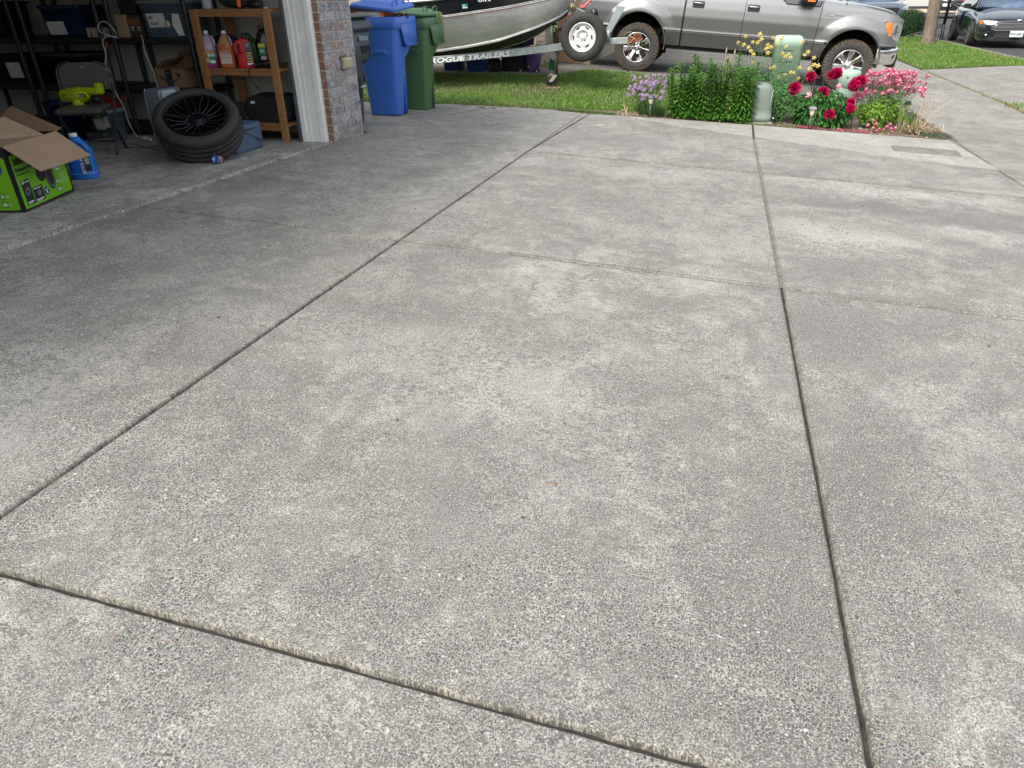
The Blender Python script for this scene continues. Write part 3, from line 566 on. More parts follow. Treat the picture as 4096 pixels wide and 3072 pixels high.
# bags and case on the bottom wooden shelf
t = thing('tool_case', 'bulky black soft tool case with white tag on the bottom wooden shelf', 'case', (-4.1, 6.25, .21)); zb = .206
mb = MB(); mb.loft([[(x, y, z) for x, z in p] for y, p in ((6.14, rrect(-4.36, -3.93, zb, zb + .18, .05)), (6.16, rrect(-4.38, -3.92, zb, zb + .22, .06)), (6.4, rrect(-4.38, -3.92, zb, zb + .24, .06)), (6.42, rrect(-4.35, -3.94, zb + .02, zb + .2, .05)))], True, True); mb.build('body', M_dark, t)
T = frame((-4.30, 6.134, zb + .165), (1, 0, .1), (0, 0, 1)); stripes(T, [(0, .045, 0, .02)], M_wprint, t, 'tag', .004)
T = frame((-3.985, 6.134, zb + .07), (1, 0, .25), (0, 0, 1)); stripes(T, [(0, .06, 0, .05)], mat('grey_tag', (.45, .45, .46)), t, 'tag', .004); stripes(T, [(.005 + i * .006, .008 + i * .006, .01, .04) for i in range(8)], M_ink, t, 'bar_code', .005)
mb = MB(); mb.add([(-3.99, 6.13, zb + .14), (-3.965, 6.13, zb + .14), (-3.98, 6.13, zb + .17)], [(0, 1, 2)], False); mb.build('warning_mark', mat('lime_print', (.45, .55, .04)), t)
t = thing('cap_and_gloves', 'dark cap and gloves heaped at the left of the bottom wooden shelf', 'cap', (-4.5, 6.2, .21))
mb = MB(); mb.lathe([(.0001, .15), (.05, .145), (.09, .11), (.11, .05), (.115, 0)], (-4.49, 6.2, zb + .02), n=20); mb.build('crown', M_dark, t)
mb = MB(); mb.grid([[(-4.58 + .2 * u, 6.13 - .09 * math.sin(PI * u) * v, zb + .08 - .05 * v + .02 * math.sin(PI * u)) for u in [i / 10 for i in range(11)]] for v in (0, .5, 1)]); mb.build('brim', M_dark, t, solid=.006)
t = thing('glove_pack', 'black pack with a bright green glossy patch on the bottom wooden shelf', 'pack', (-4.42, 6.12, .21)); mb = MB(); mb.box(-4.52, -4.33, 6.07, 6.15, zb, zb + .075, .02); mb.build('body', M_blk, t)
mb = MB(); mb.prism([(-4.45, 6.066, zb + .035), (-4.385, 6.066, zb + .04), (-4.39, 6.066, zb + .065), (-4.435, 6.066, zb + .06)], (0, .004, 0)); mb.build('patch', mat('green_foil', (.12, .42, .06), .2), t)
# ---------------------------------------------------------------- black shelving
def shelving(x0, x1, label):
    t = thing('plastic_shelving', label, 'shelving', ((x0 + x1) / 2, 6.3, fz(6.3)), 'black plastic shelving units along the garage wall')
    for z in (.12, .50, .93, 1.40, 1.85):
        mb = MB(); mb.box(x0, x1, 6.08, 6.56, z - .055, z, .012); mb.build('shelf', M_blk, t)
    for x in (x0 + .03, x1 - .03):
        for y in (6.09, 6.53):
            mb = MB(); mb.lathe([(.023, fz(6.3)), (.023, 1.9)], (x, y, 0), n=12); mb.build('post', M_blk, t)
shelving(-5.68, -4.76, 'black plastic shelving unit holding the tote marked Xmas, next to the wooden shelf')
shelving(-6.72, -5.76, 'black plastic shelving unit behind the folding chair')
shelving(-7.75, -6.80, 'black plastic shelving unit farthest left, deep in the garage shade')
def tote(x0, x1, y0, y1, z0, z1, c, label, lc=None, paper=None, group='storage totes on the black shelving'):
    t = thing('storage_tote', label, 'tote', ((x0 + x1) / 2, (y0 + y1) / 2, z0), group)
    m = mat('tote_plastic', c, .3, var=.15); i = .03
    mb = MB(); mb.loft([[(x, y, z) for x, y in rrect(x0 + a, x1 - a, y0 + a, y1 - a, .03)] for a, z in ((i, z0), (i * .8, z0 + .01), (.008, z1 - .03), (0, z1 - .03), (0, z1 - .015))], True, True); b = mb.build('body', m, t)
    mb = MB(); mb.loft([[(x, y, z) for x, y in rrect(x0 - .01 + a, x1 + .01 - a, y0 - .01 + a, y1 + .01 - a, .03)] for a, z in ((0, z1 - .02), (0, z1), (.01, z1 + .008), (.03, z1 + .008), (.035, z1))], True, True); mb.build('lid', mat('tote_lid', lc or c, .4), t)
    if paper:
        a, b_, c_, d_ = paper; mb = MB(); yy = y0 + .012
        mb.add([(a, yy - .002 + .012 * (1 - (c_ - z0) / (z1 - z0)), c_), (b_, yy - .002, c_ + .004), (b_ - .012, yy - .006, d_), (a - .005, yy - .006, d_ - .004)], [(0, 1, 2, 3)], False); mb.build('paper_label', M_paper, t)
    return t
zz = .931
t = tote(-5.33, -4.81, 6.12, 6.5, zz, 1.235, (.10, .14, .20), 'blue tinted clear tote with a handwritten Xmas sheet on the black shelving', (.16, .20, .18), (-5.25, -5.05, zz + .085, zz + .205))
T = frame((-5.225, 6.112, zz + .16), (1, 0, -.05), (0, 0, 1)); txt('Jan', T, .045, M_ink, t, shear=.2, sx=.9); txt('Xmas', frame((-5.215, 6.112, zz + .105), (1, 0, .06), (0, 0, 1)), .04, M_ink, t, shear=.3)
mb = MB(); mb.prism([(-4.98, 6.118, zz + .11), (-4.96, 6.118, zz + .2), (-4.89, 6.118, zz + .2), (-4.87, 6.118, zz + .02), (-4.93, 6.118, zz + .02)], (0, .004, 0)); mb.build('white_item', M_paper, t)
mb = MB(); mb.lathe([(.0001, 0), (.025, .003), (.03, .01)], (-5.03, 6.11, zz + .115), 'y', 14); mb.build('pale_ball', mat('cream_item', (.5, .45, .33)), t)
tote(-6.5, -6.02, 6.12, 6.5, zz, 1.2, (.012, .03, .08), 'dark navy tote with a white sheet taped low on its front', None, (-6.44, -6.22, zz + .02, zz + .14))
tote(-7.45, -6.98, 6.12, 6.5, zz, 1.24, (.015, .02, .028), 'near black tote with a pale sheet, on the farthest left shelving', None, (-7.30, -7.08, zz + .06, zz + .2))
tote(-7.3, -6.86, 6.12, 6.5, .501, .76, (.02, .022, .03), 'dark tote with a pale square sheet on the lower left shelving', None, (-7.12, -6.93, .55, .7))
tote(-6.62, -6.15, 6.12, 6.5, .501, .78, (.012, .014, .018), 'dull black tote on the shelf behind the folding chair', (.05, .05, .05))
def carton(name, x0, x1, y0, y1, z0, z1, m, label, group='small cartons on the black shelving'):
    t = thing(name, label, 'box', ((x0 + x1) / 2, (y0 + y1) / 2, z0), group); mb = MB(); mb.box(x0, x1, y0, y1, z0, z1, .003); mb.build('body', m, t); return t
t = carton('carton', -5.615, -5.50, 6.12, 6.4, zz, 1.125, M_card, 'pale tan carton at the left end of the shelf by the tote marked Xmas')
mb = MB(); mb.box(-5.616, -5.499, 6.117, 6.121, 1.02, 1.024); mb.build('flap_seam', M_cardd, t)
t = carton('carton', -5.49, -5.36, 6.14, 6.4, zz, 1.12, mat('dark_carton', (.06, .035, .03)), 'dark brown carton with two small white squares between the pale carton and the tote')
T = frame((-5.465, 6.138, zz + .06), (1, 0, 0), (0, 0, 1)); stripes(T, [(0, .03, 0, .05), (.07, .1, 0, .05)], M_wprint, t, 'symbol', .001); stripes(T, [(.004, .026, .004, .022), (.004, .026, .028, .046), (.074, .096, .004, .022), (.074, .096, .028, .046)], M_ink, t, 'symbol', .002)
mb = MB(); mb.box(-5.49, -5.36, 6.136, 6.141, 1.03, 1.09); mb.build('orange_band', mat('rust_print', (.22, .08, .04)), t)
t = carton('carton', -5.57, -5.38, 6.16, 6.4, 1.126, 1.30, M_blk, 'black carton stacked on top of the two small cartons')
t = carton('carton', -5.97, -5.80, 6.11, 6.35, zz, 1.015, mat('white_carton', (.42, .42, .42)), 'small white carton with a red stripe next to the coiled white cord'); T = frame((-5.93, 6.108, zz), (1, 0, 0), (0, 0, 1)); stripes(T, [(0, .025, 0, .045)], M_rprint, t, 'stripe', .001); stripes(T, [(-.003, .02, .045, .075)], mat('orange_print', (.6, .25, .03)), t, 'stripe', .001)
# open brown shipping box with arrow smile
t = thing('shipping_box', 'open brown shipping box with black tape and a curved arrow mark', 'box', (-5.1, 6.3, .50))
mb = MB(); x0, x1, y0, y1, z0, z1 = -5.29, -4.965, 6.11, 6.42, .502, .665
mb.box(x0, x1, y0, y0 + .004, z0, z1); mb.box(x0, x1, y1 - .004, y1, z0, z1); mb.box(x0, x0 + .004, y0 + .004, y1 - .004, z0, z1); mb.box(x1 - .004, x1, y0 + .004, y1 - .004, z0, z1); mb.box(x0 + .004, x1 - .004, y0 + .004, y1 - .004, z0, z0 + .004); mb.build('body', M_cardd, t)
for pts in ([(x0, y0, z1), (x0, y1, z1), (x0 + .13, y1, z1 + .09), (x0 + .08, y0 + .05, z1 + .07)], [(x1, y0, z1), (x1, y1, z1), (x1 + .15, y1, z1 + .01), (x1 + .12, y0, z1 + .03)], [(x0 + .02, y1, z1), (x1, y1, z1), (x1 - .02, y1 + .02, z1 + .12), (x0 + .05, y1 + .02, z1 + .12)]):
    mb = MB(); mb.add(pts, [(0, 1, 2, 3)], False); mb.build('flap', M_cardd, t, solid=.004)
mb = MB(); mb.box(-5.175, -5.105, 6.107, 6.111, z0 + .002, z1); mb.build('tape', M_ink, t)
T = frame((-5.13, 6.106, z0 + .082), (1, 0, 0), (0, 0, 1)); mb = MB(); mb.T = T
arc = [(-.115 + .22 * u, .022 - .055 * math.sin(PI * u * .9), .001) for u in [i / 20 for i in range(21)]]
mb.tube(arc, [.001 + .007 * math.sin(PI * min(1, i / 20 + .1)) for i in range(21)], 6); mb.prism([(.115, .028, 0), (.108, .008, 0), (.09, .03, 0), (.075, .032, 0), (.078, .04, 0), (.12, .045, 0), (.125, .0, 0), (.117, 0, 0)], (0, 0, .002)); mb.build('arrow_mark', M_ink, t)
stripes(T, [(-.035, .015, -.035, -.022)], mat('blue_tape_print', (.04, .2, .4)), t, 'tape_print', .004); stripes(T, [(-.03, .01, .045, .05), (-.03, .01, -.05, -.047)], M_gprint, t, 'tape_print', .004)
# cords
def cord(pts, r, m, label, cat='cord', name='extension_lead', group=None):
    mb = MB(); mb.tube(spline(pts, 8), r, 6); o = mb.build(name, m); return tagp(o, label, cat, group)
M_wc = mat('white_cord', (.55, .55, .52), .5); M_or = mat('orange_cord', (.50, .08, .02), .5)
cord([(-5.54, 6.03, .935), (-5.60, 6.0, .95), (-5.69, 5.98, .99), (-5.68, 5.98, 1.05), (-5.60, 5.98, 1.07), (-5.52, 5.98, 1.0), (-5.56, 6.02, .95), (-5.68, 6.03, .94), (-5.69, 5.98, .9), (-5.66, 5.95, .80), (-5.67, 5.92, .70), (-5.63, 5.9, .5), (-5.57, 5.9, .33), (-5.56, 5.9, .2), (-5.49, 5.88, .075), (-5.40, 5.85, .06)], .005, M_wc, 'white cord looped at the shelf post and hanging down to the floor')
t = thing('plug', 'white cord connector lying on the garage floor behind the heater', 'plug', (-5.4, 5.85, .06)); mb = MB(); mb.tube([(-5.42, 5.85, .065), (-5.33, 5.84, .06)], [.012, .02], 8); mb.tube([(-5.34, 5.84, .062), (-5.26, 5.80, .062)], [.014, .012], 8); mb.build('housing', M_wc, t)
cord([(-5.285, 6.04, .96), (-5.28, 6.04, .9), (-5.29, 6.04, .81), (-5.25, 6.04, .67), (-5.24, 6.04, .52), (-5.2, 6.04, .47)], .004, M_wc, 'thin white cord hanging past the shipping box')
cord([(-5.66, 6.0, .9), (-5.69, 5.98, .8), (-5.71, 5.97, .65), (-5.72, 5.96, .52), (-5.68, 5.95, .42), (-5.62, 5.95, .40), (-5.56, 5.96, .42)], .006, M_or, 'orange extension cord hanging at the black shelf post')
cord([(-5.3, 5.6, .062), (-5.0, 5.45, .062), (-4.8, 5.35, .062), (-4.95, 5.5, .062), (-5.3, 5.3, .062), (-5.1, 5.1, .066)], .0035, M_blk, 'thin black cord curling on the garage floor by the chair', 'cord')
# ---------------------------------------------------------------- folding chair
ch = thing('folding_chair', 'dark padded metal folding chair with a lime blower on its seat', 'chair', (-5.28, 5.15, fz(5.15)), None, (0, 0, math.radians(28))); ch.scale = (.95, .95, .88)
M_vin = mat('brown_vinyl', (.085, .075, .066), .55, var=.1, bump=.1); M_fr = mat('dark_chair_frame', (.07, .065, .062), .3, .5)
def cl(mb): mb.T = wmat(ch); return mb
mb = cl(MB()); mb.box(-.19, .19, -.2, .18, .385, .445, .02); mb.build('seat', M_vin, ch)
mb = cl(MB())
mb.prism([(-.21 + .42 * u, .235 + .02 * math.sin(PI * u), .56) for u in (0,)] + [(x, .235, z) for x, z in ((-.21, .72), (-.19, .77), (-.15, .80), (-.08, .815), (.08, .815), (.15, .80), (.19, .77), (.21, .72), (.21, .56))], (0, .022, 0)); mb.build('backrest', M_vin, ch, bevel=.006)
for sx in (-1, 1):
    mb = cl(MB()); mb.tube(spline([(sx * .10, .25, .82), (sx * .19, .25, .79), (sx * .225, .245, .72), (sx * .225, .2, .55), (sx * .225, -.22, .0)], 5), .011, 8); mb.build('front_leg', M_fr, ch)
    mb = cl(MB()); mb.tube([(sx * .205, -.1, .42), (sx * .205, .2, .0)], .011, 8); mb.build('rear_leg', M_fr, ch)
for y, z in ((-.1, .14), (.13, .11)):
    mb = cl(MB()); mb.tube([(-.22, y, z), (.22, y, z)], .008, 6); mb.build('stretcher', M_fr, ch)
for x, z in ((-.17, .585), (.17, .62), (.0, .77)): mb = cl(MB()); mb.lathe([(.0001, -.003), (.006, 0)], (x, .235, z), 'y', 8); mb.build('rivet', M_steel, ch)
t = thing('leaf_blower', 'lime green cordless blower resting on the folding chair seat', 'blower', (-5.36, 5.22, .475), None, (0, 0, math.radians(12)))
M_lime = mat('lime_plastic', (.38, .52, .01), .4, var=.06)
def ll(): m_ = MB(); m_.T = wmat(t); return m_
zb = .0
mb = ll(); mb.tube(spline([(-.16, 0, .045), (-.08, 0, .05), (.02, 0, .055), (.1, 0, .07)], 4), [.05, .052, .054, .056, .058, .062, .064, .066, .066, .06, .055, .05, .045], 16); mb.build('housing', M_lime, t)
mb = ll(); mb.tube([(-.02, -.01, .03), (-.02, -.03, -.04)], [.05, .045], 16); mb.build('intake', M_lime, t)
mb = ll(); mb.box(.05, .2, -.045, .035, .06, .115, .012); mb.box(.17, .22, -.04, .03, .06, .15, .012); mb.build('handle', M_lime, t)
mb = ll(); mb.tube([(.1, 0, .02), (.19, -.01, .02)], .032, 12); mb.build('battery', M_blk, t)
mb = ll(); 
for k in range(5): mb.box(-.13 + .0, -.03, -.056, -.048, .03 + k * .009, .033 + k * .009)
mb.build('vent', M_ink, t); mb = ll(); mb.box(.01, .09, -.062, -.056, .045, .068); bdg = mb.build('badge', M_ink, t)
txt('CORDLESS', wmat(t) @ frame((.014, -.063, .05), (1, 0, 0), (0, 0, 1)), .014, M_wprint, t)
t = thing('tool_box', 'long dark red box leaning behind the folding chair', 'box', (-5.9, 5.95, .4)); mb = MB(); mb.T = Matrix.Translation((-5.80, 5.85, .42)) @ Matrix.Rotation(math.radians(22), 4, 'Y'); mb.box(-.22, .22, -.05, .05, -.035, .035, .006); mb.build('body', mat('dark_red_box', (.22, .012, .018), .45), t)
mb = MB(); mb.T = Matrix.Translation((-5.80, 5.85, .42)) @ Matrix.Rotation(math.radians(22), 4, 'Y'); mb.box(-.18, -.1, -.053, -.049, -.004, .004); mb.box(.05, .15, -.053, -.049, -.004, .004); mb.build('lettering', M_wprint, t)
t = tote(-5.74, -5.47, 5.60, 5.80, .055, .34, (.11, .13, .19), 'clear blue tote with taped papers on the floor behind the chair', (.20, .22, .30), (-5.68, -5.56, .17, .27), group=None)
mb = MB(); mb.add([(-5.56, 5.598, .19), (-5.49, 5.596, .2), (-5.50, 5.594, .3), (-5.55, 5.596, .29)], [(0, 1, 2, 3)], False); mb.build('paper_label', M_paper, t); mb = MB(); mb.box(-5.62, -5.56, 5.598, 5.604, .12, .14); mb.box(-5.64, -5.58, 5.592, 5.600, .28, .3); mb.build('green_label', mat('green_label', (.1, .3, .08)), t)
t = thing('bucket', 'dark blue bin on the floor in the shade behind the big open box', 'bin', (-6.2, 5.6, .05)); mb = MB(); mb.lathe([(.0001, 0), (.13, 0), (.16, .34), (.17, .34), (.17, .36), (.155, .36), (.13, .03)], (-6.1, 5.7, fz(5.7)), n=24); mb.build('body', mat('navy_bucket', (.01, .02, .07), .4), t)
# ---------------------------------------------------------------- air purifier / heater
t = thing('air_purifier', 'blue grey floor standing air purifier behind the loose wheel', 'air purifier', (-4.6, 5.3, .06))
M_hs = mat('blue_grey_metal', (.17, .20, .25), .28, .35, var=.04); xa, xb, ya, yb = -4.68, -4.535, 5.22, 5.50
mb = MB(); mb.loft([[(x, y, z) for x, y in rrect(xa + a, xb - a * .3, ya + a, yb - a, .012)] for a, z in ((.006, .062), (0, .07), (0, .5), (0, .55), (.006, .575), (.02, .59))], True, True); mb.build('body', M_hs, t)
mb = MB(); mb.prism([(xb + .002, ya + .03, .14), (xb + .002, yb - .02, .14), (xb + .002, yb - .02, .47), (xb + .002, yb - .1, .575), (xb + .002, ya + .03, .575)], (.012, 0, 0)); gr = mb.build('grille', mat('pale_grille', (.42, .47, .55), .4), t)
mb = MB()
for r_ in range(24):
    for c_ in range(9):
        y = ya + .045 + c_ * .023; z = .16 + r_ * .0168
        if z < .55 - max(0, y - (yb - .11)): mb.box(xb + .013, xb + .0155, y, y + .015, z, z + .005)
mb.build('louvre', M_hs, gr)
mb = MB(); mb.tube([(xa, ya - .002, .07), (xa, ya - .002, .52), (xa + .004, ya - .002, .57), (xa + .02, ya - .002, .59)], .004, 6); mb.build('edge_trim', mat('pale_trim', (.5, .52, .55), .3, .5), t)
# ---------------------------------------------------------------- wheels
def tyre(mb, Rr, w, rim, tread=5, blocks=0, bulge=.0, gd=.008):
    """tyre about local z axis, centred at origin"""
    prof = [(rim, -w * .40), (rim + .012, -w * .46), (lerp(rim, Rr, .45), -w * .5 - bulge), (lerp(rim, Rr, .8), -w * .47), (Rr - .012, -w * .40), (Rr - .002, -w * .36)]
    g_ = []
    for k in range(tread):
        a = -w * .36 + w * .72 * k / tread; b = -w * .36 + w * .72 * (k + 1) / tread; g_ += [(Rr, a + .004), (Rr, b - .004), (Rr - gd, b - .002), (Rr - gd, b + .002)]
    prof += g_[:-2] + [(Rr - .002, w * .36), (Rr - .012, w * .40), (lerp(rim, Rr, .8), w * .47), (lerp(rim, Rr, .45), w * .5 + bulge), (rim + .012, w * .46), (rim, w * .40), (rim - .004, 0), (rim, -w * .40)]
    mb.lathe(prof, n=72)
    if blocks:
        for k in range(blocks):
            a = 2 * PI * k / blocks
            for s_ in (-1, 1):
                T0 = mb.T; mb.T = T0 @ Matrix.Rotation(a + (.0 if s_ > 0 else PI / blocks), 4, 'Z'); L = (2 * PI * Rr / blocks) * .36
                mb.prism([(Rr - .03, -L, s_ * w * .475), (Rr - .03, L, s_ * w * .475), (Rr - .003, L * .9, s_ * w * .435), (Rr - .003, -L * .9, s_ * w * .435)], (0, 0, -s_ * .03)); mb.prism([(Rr - .006, -L, s_ * w * .22), (Rr - .006, L, s_ * w * .30), (Rr - .006, L, s_ * w * .43), (Rr - .006, -L, s_ * w * .43)], (.012, 0, 0)); mb.T = T0
def axis_frame(c, a, spin=0):
    a = Vector(a).normalized(); u = a.orthogonal().normalized(); w_ = a.cross(u)
    return Matrix(((u.x, w_.x, a.x, c[0]), (u.y, w_.y, a.y, c[1]), (u.z, w_.z, a.z, c[2]), (0, 0, 0, 1))) @ Matrix.Rotation(spin, 4, 'Z')
ax = Vector((.28, -.455, .846)).normalized(); rimc = Vector((-4.115, 5.10, .41)); cen = rimc - ax * .06
t = thing('loose_wheel', 'large black alloy wheel with tyre lying tilted on the garage floor', 'wheel', tuple(cen)); T = axis_frame(cen, ax)
Rt, rr = .338, .242; cen2 = rimc - ax * .10
T = axis_frame(cen2, ax)
mb = MB(); mb.T = T; tyre(mb, Rt, .25, rr, 4, gd=.005, bulge=.006); ty = mb.build('tyre', M_rub, t)
mb = MB(); mb.T = T
for k in range(90):
    a = 2 * PI * k / 90; T0 = T @ Matrix.Rotation(a, 4, 'Z'); mb.T = T0
    mb.box(Rt - .016, Rt + .0012, -.0022, .0022, .055, .098)
    if k % 2: mb.box(Rt - .01, Rt + .0008, -.002, .002, .01, .038); mb.box(Rt - .01, Rt + .0008, -.002, .002, -.035, -.01)
mb.build('sipes', M_ink, ty)
M_alloy = mat('gloss_black_alloy', (.005, .006, .008), .38, 0, var=.05, coat=.08, croug=.2, spec=.3)
mb = MB(); mb.T = T; mb.lathe([(rr + .004, .12), (rr - .006, .125), (rr - .012, .118), (rr - .016, .09), (rr - .03, -.08), (rr, -.11)], n=72)
mb.lathe([(.0001, .075), (.03, .077), (.034, .073), (.04, .068), (.075, .065), (.082, .05), (.08, .0)], n=36)
rim = mb.build('rim', M_alloy, t)
mb = MB()
for k in range(10):
    for s_ in (-1, 1):
        T0 = T @ Matrix.Rotation(2 * PI * k / 10, 4, 'Z'); mb.T = T0
        mb.tube(spline([(.07, s_ * .014, .058), (.13, s_ * .016, .068), (.18, s_ * .026, .082), (rr - .012, s_ * .052, .104)], 4), [.012, .012, .011, .010, .0095, .009, .008, .008, .0075, .007, .007, .007, .007], 6)
mb.build('spokes', M_alloy, t)
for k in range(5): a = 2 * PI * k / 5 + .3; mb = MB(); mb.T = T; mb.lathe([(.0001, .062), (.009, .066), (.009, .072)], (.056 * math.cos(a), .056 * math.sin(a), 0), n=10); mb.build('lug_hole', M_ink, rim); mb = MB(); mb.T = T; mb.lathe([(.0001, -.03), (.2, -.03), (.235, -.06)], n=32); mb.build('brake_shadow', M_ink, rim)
# ---------------------------------------------------------------- cooler bag, can, jug
t = thing('cooler_bag', 'slate blue fabric cooler bag slumped behind the loose wheel', 'bag', (-4.1, 5.5, .06)); M_slate = mat('slate_fabric', (.075, .125, .20), .75, var=.15, sc=9, bump=.5, bsc=60)
rings = []
for z, e in ((.055, .0), (.075, .012), (.13, .004), (.18, .012), (.23, -.004), (.275, .0)):
    ring = []
    for i, (x, y) in enumerate(rrect(-4.30, -3.99, 5.34, 5.76, .04, 5)): 
        k = .010 * math.sin(i * 1.9 + z * 40) + e; cx, cy = -4.15, 5.55; d_ = math.hypot(x - cx, y - cy); ring.append((x + (x - cx) / d_ * k, y + (y - cy) / d_ * k, z + .012 * math.sin(i * 1.3) * (z > .2)))
    rings.append(ring)
mb = MB(); mb.loft(rings, True, True); mb.build('body', M_slate, t)
mb = MB(); mb.box(-4.27, -4.03, 5.38, 5.6, .27, .31, .02); mb.build('opening', M_dark, t)
mb = MB(); mb.grid([[(-3.99 + .03 * v - .02 * v * v, 5.50 + .25 * u, .275 - .13 * v * (.4 + u * .9) + .05 * math.sin(PI * v) * u) for v in [i / 8 for i in range(9)]] for u in [j / 8 for j in range(9)]]); mb.build('lid_flap', M_slate, t, solid=.006)
mb = MB(); mb.tube(spline([(-3.985, 5.36, .235), (-3.98, 5.45, .24), (-3.98, 5.6, .235), (-3.985, 5.72, .24)], 5), .007, 6); mb.build('zip', M_dark, t)
t = thing('soda_can', 'small red, white and blue soda can lying on the garage floor', 'can', (-3.90, 4.97, .09)); T = axis_frame((-3.895, 4.975, .097), (.25, -.9, .3))
mb = MB(); mb.T = T; mb.lathe([(.0001, .052), (.026, .052), (.028, .056), (.033, .046), (.033, .01)], n=20); mb.m = 1; mb.lathe([(.0332, .016), (.0332, .004)], n=20); mb.m = 2; mb.lathe([(.033, .01), (.033, -.045), (.026, -.056), (.0001, -.054)], n=20)
mb.build('body', [mat('can_blue_silver', (.12, .2, .45), .25, .6), mat('can_white', (.7, .7, .72), .3), mat('can_red', (.5, .04, .06), .3, .3)], t)
t = thing('detergent_jug', 'bright blue ECOLAB jug with white cap beside the open green box', 'jug', (-4.47, 4.2, .08)); M_bj = mat('bright_blue_plastic', (.012, .17, .62), .35, var=.05)
zj = fz(4.2)
mb = MB(); bottle_rings(mb, -4.47, 4.24, zj, .090, .080, [(.94, 0), (1, .015), (1, .045), (.985, .05), (.985, .17), (.97, .2), (.84, .225), (.62, .26), (.42, .285), (.33, .30)]); mb.build('body', M_bj, t)
mb = MB(); mb.lathe([(.0001, .325), (.026, .324), (.028, .32), (.028, .302)], (-4.475, 4.24, zj), n=18); mb.build('cap', M_white, t)
mb = MB(); mb.tube(spline([(-4.45, 4.19, zj + .27), (-4.41, 4.18, zj + .245), (-4.385, 4.17, zj + .2)], 4), .014, 8); mb.build('handle', M_bj, t)
T = frame((-4.445, 4.158, zj + .055), (0, 0, 1), (-1, 0, 0)); txt('ECOLAB', T @ Matrix.Translation((-.005, -.01, 0)), .036, M_wprint, t, bold=.0012, sx=.95)
T = frame((-4.43, 4.155, zj + .07), (1, .16, 0), (0, 0, 1)); mb = MB(); mb.T = T; mb.box(-.005, .04, 0, .1, 0, .003); mb.build('label', mat('navy_label', (.012, .02, .06)), t); stripes(T, [(.004, .034, .05 + i * .012, .055 + i * .012) for i in range(4)], M_wprint, t, d=.004)
mb = MB()
for h in (.047, .198): bottle_rings(mb, -4.47, 4.24, zj + h, .0905, .0805, [(1, 0), (1, .003)])
mb.build('band', mat('pale_blue_line', (.3, .5, .75)), t)
t.rotation_euler.z = .55; t.location.x -= .02
# ---------------------------------------------------------------- green pressure washer carton
A = Vector((-4.06, 3.29, fz(3.3))); nn = Vector((.96, .28, 0)).normalized(); uu = Vector((-.28, .96, 0)).normalized(); L_, W_, H_ = .563, .45, .395
t = thing('pressure_washer_carton', 'lime green pressure washer carton with its cardboard flaps open', 'box', tuple(A)); M_gr = mat('lime_print_card', (.17, .47, .012), .4, var=.04)
P0 = A; P1 = A + uu * L_; P2 = P1 - nn * W_; P3 = A - nn * W_; up = Vector((0, 0, H_))
def wall(a, b, inward):
    mb = MB(); mb.prism([a, b, b + up, a + up], inward * .006); return mb
M_blkc = mat('black_print_card', (.012, .013, .014), .5)
for a, b, i_ in ((P0, P1, -nn), (P1, P2, -uu), (P2, P3, nn), (P3, P0, uu)): wall(a, b, i_).build('side', M_blkc, t)
mb = MB(); mb.prism([P0, P1, P2, P3], (0, 0, .006)); mb.build('bottom', M_cardd, t)
Tr = frame(A, uu, (0, 0, 1)); Tr = Matrix.Translation(nn * .001) @ Tr     # right face: x along uu, normal nn
mb = MB(); mb.T = Tr; mb.add([(x, y, 0) for x, y in rrect(.018, L_ - .018, .02, H_ - .055, .015)], [tuple(range(20))], False); fr_ = mb.build('front_print', M_gr, t, recalc=False)
Tl = Matrix.Translation(-uu * .001) @ frame(A - nn * W_, nn, (0, 0, 1))
mb = MB(); mb.T = Tl; mb.add([(x, y, 0) for x, y in rrect(.02, W_ - .02, .02, H_ - .06, .015)], [tuple(range(20))], False); fl_ = mb.build('side_print', M_gr, t, recalc=False)
def tr(x, y, z=.0015): return Tr @ Matrix.Translation((x, y, z))
txt('3000', tr(.035, H_ - .115), .05, M_ink, fr_, bold=.0018); txt('Pressure Washer', tr(.035, H_ - .155), .032, M_ink, fr_, bold=.0008); stripes(tr(0, 0), [(.035, .16, H_ - .176, H_ - .171)], M_ink, fr_)
mb = MB(); mb.T = tr(0, 0, .001); mb.box(.045, .125, .035, .185, 0, .001); mb.box(.135, .235, .035, .125, 0, .001); mb.build('photo_panel', mat('dark_panel', (.012, .022, .025), .3), fr_)
mb = MB(); mb.T = tr(0, 0, .0025); mb.lathe([(.012, 0), (.024, 0)], (.085, .115, 0), n=20); mb.lathe([(.001, 0), (.02, 0)], (.19, .085, 0), n=20); mb.build('motor_picture', mat('grey_motor', (.12, .15, .15)), fr_); mb = MB(); mb.T = tr(0, 0, .003); mb.lathe([(.008, 0), (.012, 0)], (.092, .13, 0), n=16); mb.build('copper_picture', mat('copper', (.35, .12, .06)), fr_)
txt('2X', tr(.048, .165, .003), .022, M_wprint, fr_, bold=.0005); stripes(tr(0, 0, .003), [(.05, .11, .05, .056), (.05, .1, .042, .045), (.14, .22, .045, .051), (.14, .2, .038, .041), (.14, .22, .113, .118), (.08, .12, .17, .175)], M_wprint, fr_)
mb = MB(); mb.T = tr(0, 0, .001); mb.lathe([(.0001, 0), (.026, 0)], (.268, .075, 0), n=20); mb.build('badge', mat('navy_badge', (.02, .03, .12)), fr_); stripes(tr(0, 0, .002), [(.262, .274, .06, .08), (.255, .262, .08, .09), (.272, .282, .085, .09)], M_wprint, fr_, 'badge_mark')
